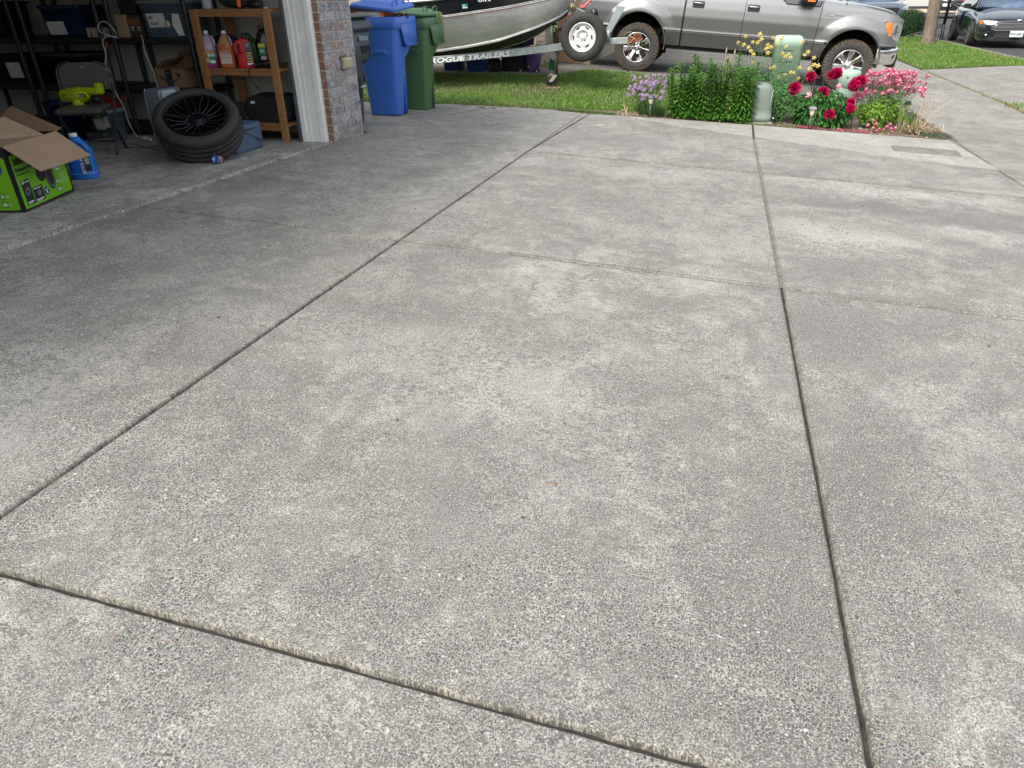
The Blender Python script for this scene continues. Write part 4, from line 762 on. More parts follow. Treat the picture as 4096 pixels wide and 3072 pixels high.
# washer picture: frame, wheels
mb = MB(); mb.T = tr(0, 0, .001); mb.prism([(.22, .30, 0), (.36, .33, 0), (.375, .27, 0), (.36, .22, 0), (.30, .19, 0), (.27, .17, 0), (.235, .18, 0), (.24, .24, 0), (.215, .27, 0)], (0, 0, .001)); mb.lathe([(.0001, .0012), (.046, .0012)], (.26, .185, 0), n=24)
rg = [(.345 + .045 * math.cos(a), .155 + .085 * math.sin(a), .0014) for a in [2 * PI * i / 28 for i in range(28)]]; mb.add(rg, [tuple(range(28))], False); mb.build('machine_picture', M_ink, fr_)
rg1 = [(.345 + .036 * math.cos(a), .155 + .07 * math.sin(a), .0022) for a in [2 * PI * i / 28 for i in range(28)]]; rg2 = [(.345 + .033 * math.cos(a), .155 + .066 * math.sin(a), .0022) for a in [2 * PI * i / 28 for i in range(28)]]; mb = MB(); mb.T = tr(0, 0, .001); mb.loft([rg1, rg2], True, False); mb.prism([(.33, .235, .003), (.37, .25, .003), (.38, .24, .003), (.345, .225, .003)], (0, 0, .001)); mb.build('wheel_picture', mat('grey_line', (.35, .40, .38)), fr_)
mb = MB(); mb.T = tr(0, 0, .001); mb.box(.425, .475, .17, .30, 0, .001); mb.build('sticker', M_paper, fr_); stripes(tr(0, 0, .0032), [(.43, .47, .21 + i * .01, .2125 + i * .01) for i in range(8)] + [(.44, .47, .18, .2)], M_gprint, fr_)
for tt, T_ in ((fr_, lambda x, y: tr(x, y)), (fl_, lambda x, y: Tl @ Matrix.Translation((x - .06, y, .0015)))):
    mb = MB(); mb.T = T_(.405, .105); mb.lathe([(.018, 0), (.021, 0)], n=6); mb.T = T_(.405, .055); mb.lathe([(.018, 0), (.021, 0)], n=6); mb.build('warranty_mark', mat('dark_green_print', (.02, .10, .01)), tt)
    txt('3', T_(.398, .095), .026, M_wprint, tt, bold=.001); txt('10', T_(.39, .045), .026, M_wprint, tt, bold=.001); stripes(T_(0, 0), [(.42, .445, .102, .106), (.425, .445, .052, .056)], M_wprint, tt)
stripes(tr(0, 0), [(.44, .52, .15 - i * .009, .152 - i * .009) for i in range(8)], mat('pale_green_print', (.45, .7, .3)), fr_)
mb = MB(); mb.T = Tl @ Matrix.Translation((0, 0, .001)); rg = [(.35 + .05 * math.cos(a), .27 + .045 * math.sin(a), 0) for a in [2 * PI * i / 20 for i in range(20)]]; mb.add(rg, [tuple(range(20))], False); mb.build('coil_picture', mat('blue_picture', (.02, .06, .3)), fl_)
mb = MB(); mb.T = Tl @ Matrix.Translation((0, 0, .001)); mb.lathe([(.0001, 0), (.05, 0)], (.27, .14, 0), n=20); mb.prism([(.2, .12, 0), (.26, .2, 0), (.33, .18, 0), (.31, .1, 0)], (0, 0, .001)); mb.build('machine_picture', M_ink, fl_)
z = A.z + H_
fl = [[P0 + up, P1 + up, Vector((-4.04, 3.88, .334)), Vector((-3.887, 3.34, .35))], [P0 + up + Vector((0, 0, .002)), Vector((-4.18, 3.70, .492)), Vector((-4.386, 3.64, .60)), Vector((-4.50, 3.22, .56)), P3 + up], [P1 + up, Vector((-4.24, 3.90, .50)), Vector((-4.74, 4.01, .61)), P2 + up], [P3 + up, P2 + up, P2 + up - nn * .15 + Vector((0, 0, .18)), P3 + up - nn * .15 + Vector((0, 0, .18))]]
for i, f in enumerate(fl):
    mb = MB(); mb.add([tuple(p) for p in f], [tuple(range(len(f)))], False); mb.build('flap', M_card if i != 2 else M_cardd, t, solid=.005)
mb = MB(); a_, b_ = Vector(fl[0][0]).lerp(Vector(fl[0][3]), .5), Vector(fl[0][1]).lerp(Vector(fl[0][2]), .48); 
# ---------------------------------------------------------------- wheeled bins
M_axle = mat('grey_axle', (.45, .46, .47), .4)
def cart(name, label, ox, oy, m, lid_open, oz=0.0):
    t = thing(name, label, 'bin', (ox - .25, oy + .25, zg(-3.5, oy) + oz), 'wheeled refuse bins beside the garage'); z0 = zg(-3.52, oy) + oz
    # ox,oy = near corner (x max, y min) of the base
    def ring(x0, x1, y0, y1, z, r=.05): return [(ox + x, oy + y, z0 + z) for x, y in rrect(x0, x1, y0, y1, r, 5)]
    mb = MB(); mb.loft([ring(-.38, -.01, .0, .17, .0), ring(-.385, -.005, -.005, .175, .02), ring(-.43, .02, -.03, .23, .60), ring(-.435, .025, -.03, .36, .66), ring(-.44, .03, -.04, .47, .74), ring(-.45, .05, -.05, .50, .96), ring(-.45, .05, -.05, .50, 1.0)], True, True); b = mb.build('body', m, t)
    mb = MB(); mb.loft([ring(-.10, -.005, .21, .275, .0, .02), ring(-.10, .0, .22, .29, .58, .02), ring(-.10, .0, .22, .34, .70, .02)], True, True); mb.box(ox - .3, ox - .03, oy + .1, oy + .23, z0 + .05, z0 + .6); mb.build('wheel_column', m, t)
    mb = MB(); mb.tube([(ox - .03, oy + .195, z0 + .46), (ox + .002, oy + .20, z0 + .46)], .012, 8); mb.tube([(ox - .01, oy + .16, z0 + .46), (ox - .01, oy + .235, z0 + .46)], .011, 8); mb.build('axle', M_axle, t)
    # rim band
    mb = MB(); mb.loft([ring(-.47, .065, -.06, .54, .93, .04), ring(-.475, .07, -.065, .545, .94, .04), ring(-.475, .07, -.065, .545, 1.045, .04), ring(-.46, .055, -.05, .53, 1.05, .04), ring(-.44, .035, -.03, .51, 1.05, .04), ring(-.44, .035, -.03, .51, .98, .04)], True); mb.build('rim', m, t)
    # front grab skirt with moulded ribs
    mb = MB(); mb.loft([[(ox + x, oy + y, z0 + z) for x, y in ((.07, .05 + s), (.072 + e, .07 + s), (.072 + e, .50 - s * .3), (.07, .52 - s * .3))] for z, e, s in ((.97, .0, 0), (.86, .006, .05), (.76, .018, .09))], False); mb.grid([[(ox + .090, oy + .16, z0 + .76), (ox + .090, oy + .475, z0 + .76)], [(ox + .095, oy + .155, z0 + .748), (ox + .095, oy + .48, z0 + .748)], [(ox + .05, oy + .15, z0 + .735), (ox + .05, oy + .49, z0 + .735)]]); mb.build('skirt', m, t, solid=.008)
    mb = MB()
    for k in range(5): y = .19 + k * .065; mb.tube([(ox + .091, oy + y + .02, z0 + .762), (ox + .082, oy + y, z0 + .83), (ox + .078, oy + y - .01, z0 + .90)], [.006, .005, .001], 6)
    mb.build('rib', m, t)
    # moulded shoulder
    mb = MB(); mb.loft([[(ox - .30 + .26 * u, oy - .032 - .035 * math.sin(PI * u) * v, z0 + z + .03 * math.sin(PI * u)) for u in [i / 10 for i in range(11)]] for z, v in ((.70, 0), (.665, 1), (.63, .0))], False); mb.build('shoulder', m, t)
    # lid
    H = [(-.50, .1), (-.42, .13), (.0, .13), (.06, .09)]
    T = Matrix.Translation((ox - .2, oy + .24, z0 + 1.055)) @ (Matrix.Rotation(math.radians(4.5), 4, 'X') @ Matrix.Rotation(math.radians(6), 4, 'Y') if lid_open else Matrix.Identity(4))
    if lid_open: T = Matrix.Translation((0, 0, .085)) @ T
    mb = MB(); mb.T = T
    mb.loft([[(x, y, z) for x, y in rrect(-.29 + a, .275 - a, -.32 + a, .30 - a, .06, 5)] for a, z in ((.02, 0), (0, .005), (0, .03), (.02, .045), (.07, .05), (.10, .075), (.16, .09))], True, True); mb.build('lid', m, t)
    for dy in (-.21, .12):
        mb = MB(); mb.T = T; mb.tube(spline([(.20, dy, .04), (.20, dy, .085), (.205, dy + .03, .10), (.205, dy + .10, .10), (.20, dy + .13, .085), (.20, dy + .13, .03)], 4), .009, 6); mb.build('lid_handle', m, t)
    for s_ in (-.30, -.05):
        mb = MB(); mb.lathe([(.0001, -.03), (.13, -.03), (.13, .03), (.0001, .03)], (ox - .41 if s_ < -.2 else ox - .12, oy + .33, z0 + .13), 'x', 20); mb.build('wheel', M_blk, t)
    return t
M_bl = mat('blue_bin_plastic', (.045, .16, .58), .42, var=.05, sc=3, bump=.12, bsc=200, dirt=.10, dirtc=(.12, .13, .16))
M_gn = mat('green_bin_plastic', (.060, .15, .062), .45, var=.08, sc=3, bump=.12, bsc=200, dirt=.15, dirtc=(.10, .12, .09))
M_gy = mat('grey_bin_plastic', (.055, .066, .085), .45, var=.06, sc=3, bump=.12, bsc=200, dirt=.12, dirtc=(.10, .11, .12))
cart('recycling_bin', 'blue wheeled bin with its lid propped up on a box', -3.655, 8.10, M_bl, True)
cart('yard_waste_bin', 'green wheeled bin with closed lid and grass hanging at the rim', -3.555, 8.76, M_gn, False, -.01)
t = thing('shoe_box', 'white and orange cardboard box sticking out under the blue lid', 'box', (-3.9, 8.2, 1.03))
mb = MB(); mb.box(-4.10, -3.74, 8.06, 8.35, .96, 1.10, .003); mb.build('body', mat('white_box', (.62, .60, .57), .6), t); mb = MB(); mb.box(-3.775, -3.732, 8.055, 8.36, .958, 1.102); mb.box(-4.11, -4.07, 8.055, 8.36, .958, 1.102); mb.build('band', mat('orange_print2', (.65, .12, .03), .5), t)
stripes(frame((-3.94, 8.058, 1.06), (1, 0, 0), (0, 0, 1)), [(0, .08, 0, .008)], M_gprint, t, 'print', .001); stripes(frame((-3.768, 8.052, 1.04), (1, 0, 0), (0, 0, 1)), [(0, .008, 0, .035), (.014, .02, .0, .02)], M_wprint, t, 'print', .001)
t = thing('rubbish', 'dark crumpled rubbish showing under the blue lid', 'rubbish', (-3.62, 8.4, 1.0)); mb = MB()
for i in range(14): mb.T = Matrix.Translation((-3.68 + R.random() * .08, 8.1 + .38 * R.random(), 1.035 + .02 * R.random())) @ Matrix.Rotation(R.random() * 3, 4, (R.random(), R.random(), 1)); mb.box(-.05, .05, -.002, .002, -.03, .03)
mb.build('pieces', mat('rubbish_mix', (.12, .07, .055), .6, var=.6, sc=20), t)
mb = MB()
for y, s in ((9.02, 1), (9.16, -1)):
    for k in range(4): mb.tube(spline([(-3.50, y + k * .008, 1.06), (-3.475, y + k * .012, 1.055), (-3.468, y + k * .012 + s * .01 * k, 1.0 - .01 * k), (-3.46, y + s * .02 + k * .015, .985 - .006 * k)], 4), .003, 4)
tagp(mb.build('grass_clippings', mat('fresh_grass', (.25, .38, .06)), None), 'limp green grass blades hanging over the green bin rim', 'grass')
# grey bin
t = thing('refuse_bin', 'dark grey wheeled bin half hidden behind the brick pillar', 'bin', (-4.0, 7.45, .02), 'wheeled refuse bins beside the garage'); z0 = zg(-3.52, 7.5); ox, oy = -3.80, 7.10
def rg(x0, x1, y0, y1, z, r=.05): return [(ox + x, oy + y, z0 + z) for x, y in rrect(x0, x1, y0, y1, r, 4)]
mb = MB(); mb.loft([rg(-.42, -.02, .05, .42, 0), rg(-.42, -.02, .04, .43, .02), rg(-.45, .0, .03, .46, .45), rg(-.46, .02, .03, .47, .60), rg(-.47, .06, .0, .55, .66), rg(-.48, .08, .0, .57, .95)], True, True); mb.build('body', M_gy, t)
mb = MB(); mb.loft([rg(-.50, .10, -.02, .60, .93), rg(-.50, .11, -.02, .61, .97), rg(-.49, .095, -.01, .58, .975), rg(-.49, .095, -.01, .58, 1.015), rg(-.46, .07, .01, .55, 1.02), rg(-.44, .06, .02, .52, 1.055)], True, True); mb.build('rim', M_gy, t)
mb = MB(); mb.loft([rg(-.47, .10, .0, .56, 1.05), rg(-.47, .105, .0, .565, 1.06), rg(-.44, .06, .03, .52, 1.075), rg(-.3, -.1, .15, .4, 1.09)], True, True); mb.build('lid', M_gy, t)
mb = MB(); mb.prism([(ox + .076, oy + .30, z0 + .78), (ox + .076, oy + .53, z0 + .78), (ox + .062, oy + .53, z0 + .67), (ox + .03, oy + .46, z0 + .60), (ox + .05, oy + .40, z0 + .63)], (.004, 0, 0)); mb.build('recess', mat('deep_grey', (.010, .012, .018), .7), t); mb = MB(); mb.box(ox - .02, ox + .012, oy + .30, oy + .37, z0 + .27, z0 + .47); mb.build('recess', bpy.data.materials['deep_grey'], t)
mb = MB(); mb.tube([(ox + .0, oy + .33, z0 + .375), (ox + .03, oy + .42, z0 + .375)], .012, 8); mb.build('axle', M_axle, t)
stripes(frame((ox + .087, oy + .26, z0 + .83), (0, 1, 0), (0, 0, 1)), [(0, .05, 0, .05), (.055, .13, 0, .045), (.135, .2, .005, .04)], mat('worn_white_print', (.22, .27, .33)), t, 'print', .001)
mb = MB()
for y in (.03, .44): mb.lathe([(.0001, -.025), (.11, -.025), (.11, .025), (.0001, .025)], (ox - .1, oy + y, z0 + .11), 'y', 18)
# sprig of torn leaves on the path
mb = MB()
for i in range(26):
    x = -2.95 + R.gauss(0, .16); y = 9.28 + R.gauss(0, .05); mb.T = Matrix.Translation((x, y, zg(x, y) + .006)) @ Matrix.Rotation(R.random() * 6.3, 4, 'Z') @ Matrix.Rotation(R.random() * .6, 4, 'X')
    L = .03 + .03 * R.random(); mb.add([(0, 0, 0), (L * .4, L * .3, .008), (L, 0, .002), (L * .4, -L * .3, .008)], [(0, 1, 2, 3)], False)
tagp(mb.build('leaf_scraps', leafmat('green_leaf_scraps', [(.07, .16, .03), (.12, .22, .05), (.35, .22, .08)]), recalc=False), 'torn green leaves lying on the path corner by the green bin', 'leaves', kind='stuff')
# ---------------------------------------------------------------- boat
M_alu = N('brushed_aluminium'); _n = M_alu.noise(3, 6, .7, M_alu.mapping((.5, 3, 3)), 1.0); _c = M_alu.ramp(_n, [(.3, (.44, .445, .44)), (.6, (.60, .605, .60)), (.8, (.70, .70, .69))]); _c = M_alu.mix(M_alu.ramp(M_alu.noise(9, 6, .75, M_alu.mapping((1, 4, 4)), 2), [(.52, 0), (.7, .45)]), _c, (.17, .165, .15)); M_alu.col(_c); M_alu.set(rough=.38, metal=.7); M_alu.bump(M_alu.noise(2.5, 3), .15, .02); M_alu = M_alu.mat
M_alub = mat('bright_aluminium', (.60, .60, .58), .35, .8, var=.08, sc=8); M_blkp = mat('black_hull_paint', (.010, .011, .014), .16, var=.3, sc=3, coat=.6); M_alu_shade = mat('shaded_hull_bottom', (.10, .095, .085), .6, .4, var=.2)  # hull bottom: aluminium with the shade beneath the boat put into the colour
BT = thing('boat', 'aluminium boat with black upper band sitting on a galvanised trailer', 'boat', (-4.8, 11.8, .45)); YC = 11.8
ch = [(-7.6, .62, .44), (-5.5, .66, .47), (-4.29, .65, .515), (-3.77, .64, .585), (-3.35, .60, .66), (-2.82, .45, .82), (-2.46, .22, .97), (-2.33, .05, 1.08), (-2.2, .012, 1.30), (-2.1, .01, 1.5)]
gw = [(-7.6, .86, 1.08), (-5.0, .86, 1.16), (-4.3, .85, 1.20), (-3.2, .72, 1.33), (-2.7, .48, 1.44), (-2.3, .18, 1.54), (-2.1, .02, 1.60), (-1.95, .01, 1.62)]
st_ = [(-7.6, .84, .90), (-4.17, .80, .975), (-3.22, .68, 1.09), (-2.7, .42, 1.185), (-2.3, .14, 1.28), (-2.12, .02, 1.35)]
kl = [(-7.6, .30), (-4.3, .36), (-3.5, .50), (-3.08, .615), (-2.86, .71), (-2.69, .81), (-2.53, .93), (-2.39, 1.05), (-2.31, 1.18), (-2.2, 1.35), (-2.05, 1.55)]
NS = 40
def stn(i):
    u = i / NS; u = u ** .75
    def at(P):
        xs = [p[0] for p in P]; x = lerp(xs[0], xs[-1], u) if 0 else None
        # walk along by arc length
        L = [0]
        for a, b in zip(P, P[1:]): L.append(L[-1] + math.dist(a, b))
        s = u * L[-1]
        for k in range(len(P) - 1):
            if s <= L[k + 1] + 1e-9: f = (s - L[k]) / (L[k + 1] - L[k]); return [lerp(a, b, f) for a, b in zip(P[k], P[k + 1])]
        return list(P[-1])
    return at
def atx(P, x, j): return interp(x, [(p[0], p[j]) for p in P])
def smooth_x(P, x, j): return (atx(P, x - .08, j) + atx(P, x, j) * 2 + atx(P, x + .08, j)) / 4
XS_ = [-7.6 + 5.3 * (i / 70) ** .9 for i in range(71)]
def chp(x, s): return (x, YC + s * smooth_x(ch, x, 1), smooth_x(ch, x, 2))
def stp(x, s): return (x + .03, YC + s * (smooth_x(st_, x, 1)), smooth_x(st_, x, 2))
def gwp(x, s): return (x + .06, YC + s * smooth_x(gw, x, 1), smooth_x(gw, x, 2))
def klp(x): return (x, YC, atx(kl, x, 1))
for s in (-1, 1):
    mb = MB(); mb.grid([[tuple(Vector(chp(x, s)).lerp(Vector(stp(x, s)), v / 4) + Vector((0, s * .02 * math.sin(PI * v / 4), 0))) for v in range(5)] for x in XS_]); mb.build('side_panel', M_alu, BT)
    mb = MB(); mb.grid([[tuple(Vector(stp(x, s)).lerp(Vector(gwp(x, s)), v / 3)) for v in range(4)] for x in XS_]); mb.build('upper_band', M_blkp, BT)
    mb = MB(); mb.grid([[klp(x), tuple(Vector(klp(x)).lerp(Vector(chp(x, s)), .5) - Vector((0, 0, .01))), chp(x, s)] for x in XS_]); mb.build('bottom', M_alu_shade, BT)
    mb = MB(); mb.loft([[(p[0], p[1] + s * a, p[2] + b) for a, b in ((0, .0), (.012, .002), (.014, -.022), (.0, -.028))] for p in [chp(x, s) for x in XS_]], True, True, False); mb.build('chine_strake', M_alub, BT)
    mb = MB(); mb.tube([(p[0], p[1] + s * .005, p[2]) for p in [gwp(x, s) for x in XS_]], .02, 8); mb.build('gunwale', M_alub, BT)
    for k, (dz, hh, mm) in enumerate(((.012, .007, 'w'), (-.004, .006, 'w'), (-.022, .008, 'r'))):
        mb = MB(); mb.grid([[(p[0], p[1] + s * .006, p[2] + dz), (p[0], p[1] + s * .006, p[2] + dz + hh)] for p in [stp(x, s) for x in XS_]]); mb.build('pinstripe', M_wprint if mm == 'w' else mat('maroon_line', (.16, .02, .03)), BT)
mb = MB(); mb.tube([(kx, YC, kz - .004) for kx, kz in kl], .012, 6); mb.build('keel', M_alub, BT)
mb = MB(); mb.prism([(-7.6, YC - .6, .44), (-7.6, YC + .6, .44), (-7.6, YC + .85, 1.08), (-7.6, YC - .85, 1.08)], (.01, 0, 0)); mb.build('transom', M_alu, BT)
mb = MB(); mb.grid([[(x, YC - atx(st_, x, 1) * .92, .78), (x, YC + atx(st_, x, 1) * .92, .78)] for x in [-7.5 + i * .5 for i in range(9)]]); mb.build('deck', M_alu, BT)
sx = -3.80
T = frame((-3.80, YC - .853, 1.085), (1, .03, .05), (0, -.25, 1)); mb = MB(); mb.T = T; mb.box(0, .085, 0, .06, 0, .003); sk_ = mb.build('registration_sticker', mat('teal_sticker', (.04, .32, .33), .5), BT); stripes(T, [(.005, .08, .006, .022)], M_wprint, sk_, 'print', .004); txt('27', T @ Matrix.Translation((.012, .028, .004)), .035, M_wprint, sk_, bold=.001)
txt('OR 5', frame((-3.56, YC - .842, 1.168), (1, .06, .08), (0, -.2, 1)), .09, M_wprint, BT, bold=.003)
# ---------------------------------------------------------------- trailer
def galv():
    m = N('galvanised_steel'); v = m.vor(26, 'Color', vec=m.mapping((1, 1, 1))); x = m.n('ShaderNodeSeparateColor'); m.l(v, x.inputs[0])
    m.col(m.mix(m.ramp(m.noise(12, 4), [(.4, 0), (.65, .5)]), m.ramp(x.outputs[0], [(0, (.30, .35, .355)), (.5, (.37, .42, .42)), (1, (.46, .50, .50))]), (.33, .37, .36))); m.set(rough=.5, metal=.45); return m.mat
M_gal = galv(); M_rust = mat('rusty_metal', (.20, .06, .025), .8, var=.4, sc=20, bump=.5)
TRL = thing('boat_trailer', 'galvanised boat trailer lettered along its beam with a spare wheel', 'trailer', (-4.0, 11.6, .1))
def beam(pts, h, w, name='frame_beam', m=None):
    mb = MB(); rings = [[(x, y - w / 2, z - h / 2), (x, y + w / 2, z - h / 2), (x, y + w / 2, z + h / 2), (x, y - w / 2, z + h / 2)] for x, y, z in pts]; mb.loft(rings, True, True, False); return mb.build(name, m or M_gal, TRL, bevel=.006)
beam([(-7.4, 11.02, .30), (-4.9, 11.04, .33), (-4.35, 11.15, .375), (-3.2, 11.45, .47), (-2.42, 11.70, .55), (-1.95, 11.74, .60)], .105, .055)
beam([(-7.4, 12.58, .30), (-4.9, 12.56, .33), (-4.35, 12.45, .375), (-3.2, 12.15, .46), (-2.42, 11.90, .55), (-1.95, 11.86, .60)], .105, .055)
beam([(-2.10, 11.80, .605), (-1.42, 11.78, .635)], .09, .08, 'tongue')
beam([(-5.4, 11.02, .3), (-5.4, 12.58, .3)], .05, .05, 'crossmember') if 0 else None
T = frame((-4.43, 11.093, .322), Vector((-3.2, 11.45, .47)) - Vector((-4.35, 11.15, .375)), (0, 0, 1))
M_navy = mat('navy_outline', (.02, .035, .09)); 
txt('ROGUE TRAILERS', T @ Matrix.Translation((.012, .006, .002)), .098, M_navy, TRL, 'lettering_outline', shear=.18, bold=.009, fit=1.27); txt('ROGUE TRAILERS', T @ Matrix.Translation((.012, .008, .004)), .098, M_wprint, TRL, 'lettering', shear=.18, bold=.005, fit=1.265)
mb = MB(); mb.T = frame((-2.50, 11.655, .555), (1, .3, .1), (0, 0, 1)); mb.add([(.055 * math.cos(a), .03 * math.sin(a), .001) for a in [2 * PI * i / 20 for i in range(20)]], [tuple(range(20))], False); mb.build('oval_decal', mat('decal', (.62, .63, .62)), TRL)
# jack
mb = MB(); mb.tube([(-2.525, 11.68, .13), (-2.53, 11.68, .56)], .026, 12); mb.tube([(-2.53, 11.68, .56), (-2.535, 11.68, .80)], .030, 12); jk = mb.build('jack', mat('dark_worn_steel', (.055, .045, .035), .6, .3, var=.4), TRL)
mb = MB(); mb.tube([(-2.535, 11.68, .80), (-2.57, 11.67, .82), (-2.60, 11.66, .85), (-2.55, 11.64, .86)], .008, 6); mb.lathe([(.0001, -.03), (.016, -.03), (.018, .03), (.0001, .03)], (-2.55, 11.63, .862), 'x', 10); mb.build('crank', M_blk, jk)
mb = MB(); mb.lathe([(.03, -.02), (.095, -.02), (.10, -.01), (.10, .01), (.095, .02), (.03, .02)], (-2.60, 11.68, .07), 'y', 28); mb.lathe([(.0001, -.024), (.035, -.024), (.035, .024), (.0001, .024)], (-2.60, 11.68, .07), 'y', 16)
for k in range(6):
    a = k * PI / 3; mb.tube([(-2.60 + .03 * math.cos(a), 11.662, .07 + .03 * math.sin(a)), (-2.60 + .09 * math.cos(a), 11.662, .07 + .09 * math.sin(a))], .006, 4)
mb.build('jack_wheel', M_blk, TRL)
mb = MB(); mb.prism([(-2.635, 11.65, .055), (-2.60, 11.65, .04), (-2.565, 11.65, .06), (-2.515, 11.65, .125), (-2.505, 11.65, .15), (-2.575, 11.65, .15), (-2.60, 11.65, .09)], (0, -.006, 0)); mb.build('jack_fork', mat('dirty_zinc', (.33, .31, .23), .6, .4, var=.3), TRL)
t = thing('paving_brick', 'worn reddish brick under the trailer jack wheel', 'brick', (-2.58, 11.68, -.03)); mb = MB(); mb.box(-2.74, -2.44, 11.58, 11.80, -.06, -.028, .006); mb.build('body', mat('worn_red_brick', (.24, .13, .10), .9, var=.3, bump=.8, bsc=60), t)
# spare wheel
SP = Vector((-2.09, 11.53, .69)); T = axis_frame(SP, (0.02, -1, 0)); mb = MB(); mb.T = T; tyre(mb, .338, .20, .20, 5); sp = mb.build('spare_tyre', M_rub, TRL)
M_wst = mat('silver_painted_steel', (.82, .82, .80), .35, .15, var=.05, dirt=.15)
mb = MB(); mb.T = T; mb.lathe([(.203, .085), (.198, .092), (.19, .088), (.178, .06), (.155, .045), (.135, .055), (.105, .065), (.09, .06), (.082, .035), (.045, .035), (.042, .05), (.0001, .05)], n=48); rm = mb.build('spare_rim', M_wst, TRL)
for k in range(6):
    mb = MB(); mb.T = T @ Matrix.Rotation(2 * PI * k / 6 + .3, 4, 'Z'); mb.prism([(p[0], p[1], .057) for p in rrect(.128, .146, -.03, .03, .008, 3)], (0, 0, .006)); mb.build('slot', M_jointd, rm)
for k in range(5):
    a = 2 * PI * k / 5 + .2; mb = MB(); mb.T = T; mb.lathe([(.0001, .05), (.009, .048), (.009, .03)], (.062 * math.cos(a), .062 * math.sin(a), 0), n=8); mb.build('lug_nut', M_rust if k in (1, 2) else M_steel, rm)
# winch stand, rollers and coupler
mb = MB(); mb.prism([(-1.79, 11.70, .76), (-1.70, 11.70, .745), (-1.50, 11.70, 1.09), (-1.63, 11.70, 1.10)], (0, .03, 0)); mb.tube([(-1.74, 11.72, .62), (-1.74, 11.72, .78)], .03, 10); mb.build('guide_arm', M_gal, TRL)
mb = MB(); mb.prism([(-2.34, 11.74, .64), (-2.26, 11.74, .64), (-2.25, 11.74, 1.06), (-2.31, 11.74, 1.06)], (0, .07, 0)); mb.prism([(-2.38, 11.70, .98), (-2.33, 11.70, .97), (-2.27, 11.70, 1.09), (-2.31, 11.70, 1.12)], (0, .01, 0)); mb.prism([(-2.26, 11.70, 1.09), (-2.2, 11.70, 1.05), (-2.09, 11.70, .99), (-2.10, 11.70, 1.03)], (0, .03, 0)); mb.build('winch_stand', M_gal, TRL)
mb = MB(); mb.lathe([(.0001, -.02), (.02, -.02), (.022, -.01), (.052, -.012), (.055, 0), (.055, .02), (.0001, .02)], (-2.31, 11.68, 1.09), 'y', 24)
for k in range(10): a = 2 * PI * k / 10; mb.tube([(-2.31 + .022 * math.cos(a), 11.668, 1.09 + .022 * math.sin(a)), (-2.31 + .05 * math.cos(a), 11.668, 1.09 + .05 * math.sin(a))], .003, 4)
mb.build('winch_reel', mat('brass_reel', (.35, .30, .18), .35, .6), TRL)
mb = MB(); mb.tube(spline([(-2.30, 11.68, 1.04), (-2.32, 11.68, .99), (-2.335, 11.68, .96), (-2.345, 11.68, .90)], 4), .006, 6); mb.prism([(-2.36, 11.68, .985), (-2.30, 11.68, .98), (-2.31, 11.68, .95), (-2.37, 11.68, .96)], (0, .02, 0)); mb.build('winch_strap', mat('red_strap', (.30, .03, .02)), TRL)
mb = MB(); mb.prism([(-2.375, 11.69, .95), (-2.32, 11.69, .94), (-2.34, 11.69, .86), (-2.385, 11.69, .85)], (0, .02, 0)); mb.build('green_strap', mat('green_strap', (.02, .22, .11)), TRL)
mb = MB(); mb.lathe([(.0001, -.03), (.06, -.028), (.063, 0), (.063, .02), (.0001, .02)], (-1.96, 11.64, 1.01), 'y', 24); lp = mb.build('side_lamp', M_blk, TRL)
for dx, dz in ((-.0, .03), (.0, .008)):
    mb = MB(); mb.lathe([(.0001, -.033), (.008, -.031), (.009, -.026)], (-1.962 + dx, 11.64, 1.01 + dz), 'y', 10); mb.build('lens', M_steel, lp)
mb = MB(); mb.prism([(-1.965, 11.608, .995), (-1.94, 11.608, .99), (-1.945, 11.608, .975), (-1.96, 11.608, .975)], (0, .004, 0)); mb.build('reflector', M_rprint, lp)
mb = MB(); mb.prism([(-1.44, 11.73, .60), (-1.44, 11.73, .69), (-1.36, 11.73, .70), (-1.27, 11.73, .70), (-1.22, 11.73, .66), (-1.26, 11.73, .62), (-1.34, 11.73, .60)], (0, .1, 0)); mb.prism([(-1.38, 11.72, .70), (-1.36, 11.72, .73), (-1.26, 11.72, .735), (-1.25, 11.72, .70)], (0, .05, 0)); cp = mb.build('coupler', M_rust, TRL, bevel=.006)
mb = MB()
for k in range(8):
    z = .60 - k * .025; mb.lathe([(.009, -.004), (.014, 0), (.009, .004), (.007, 0), (.009, -.004)], (-1.40 + .004 * (k % 2) - .002 * k, 11.71, z), 'y' if k % 2 else 'x', 8)
mb.build('safety_chain', mat('rusty_chain', (.22, .11, .06), .6, .5), TRL)
for pts in ([(-1.50, 11.71, .70), (-1.45, 11.69, .745), (-1.38, 11.69, .75), (-1.34, 11.69, .70), (-1.37, 11.69, .64), (-1.42, 11.69, .60)], [(-1.40, 11.69, .70), (-1.33, 11.68, .66), (-1.27, 11.69, .62), (-1.22, 11.69, .66)], [(-1.43, 11.70, .69), (-1.46, 11.69, .64), (-1.44, 11.69, .60), (-1.37, 11.69, .55), (-1.39, 11.69, .51)]):
    mb = MB(); mb.tube(spline(pts, 6), .004, 5); mb.build('wiring', mat('tan_wire', (.42, .36, .24)), TRL)
mb = MB(); mb.lathe([(.0001, -.03), (.02, -.025), (.022, .0), (.022, .03)], (-1.30, 11.70, .60), 'y', 12); mb.build('connector', M_steel, TRL)
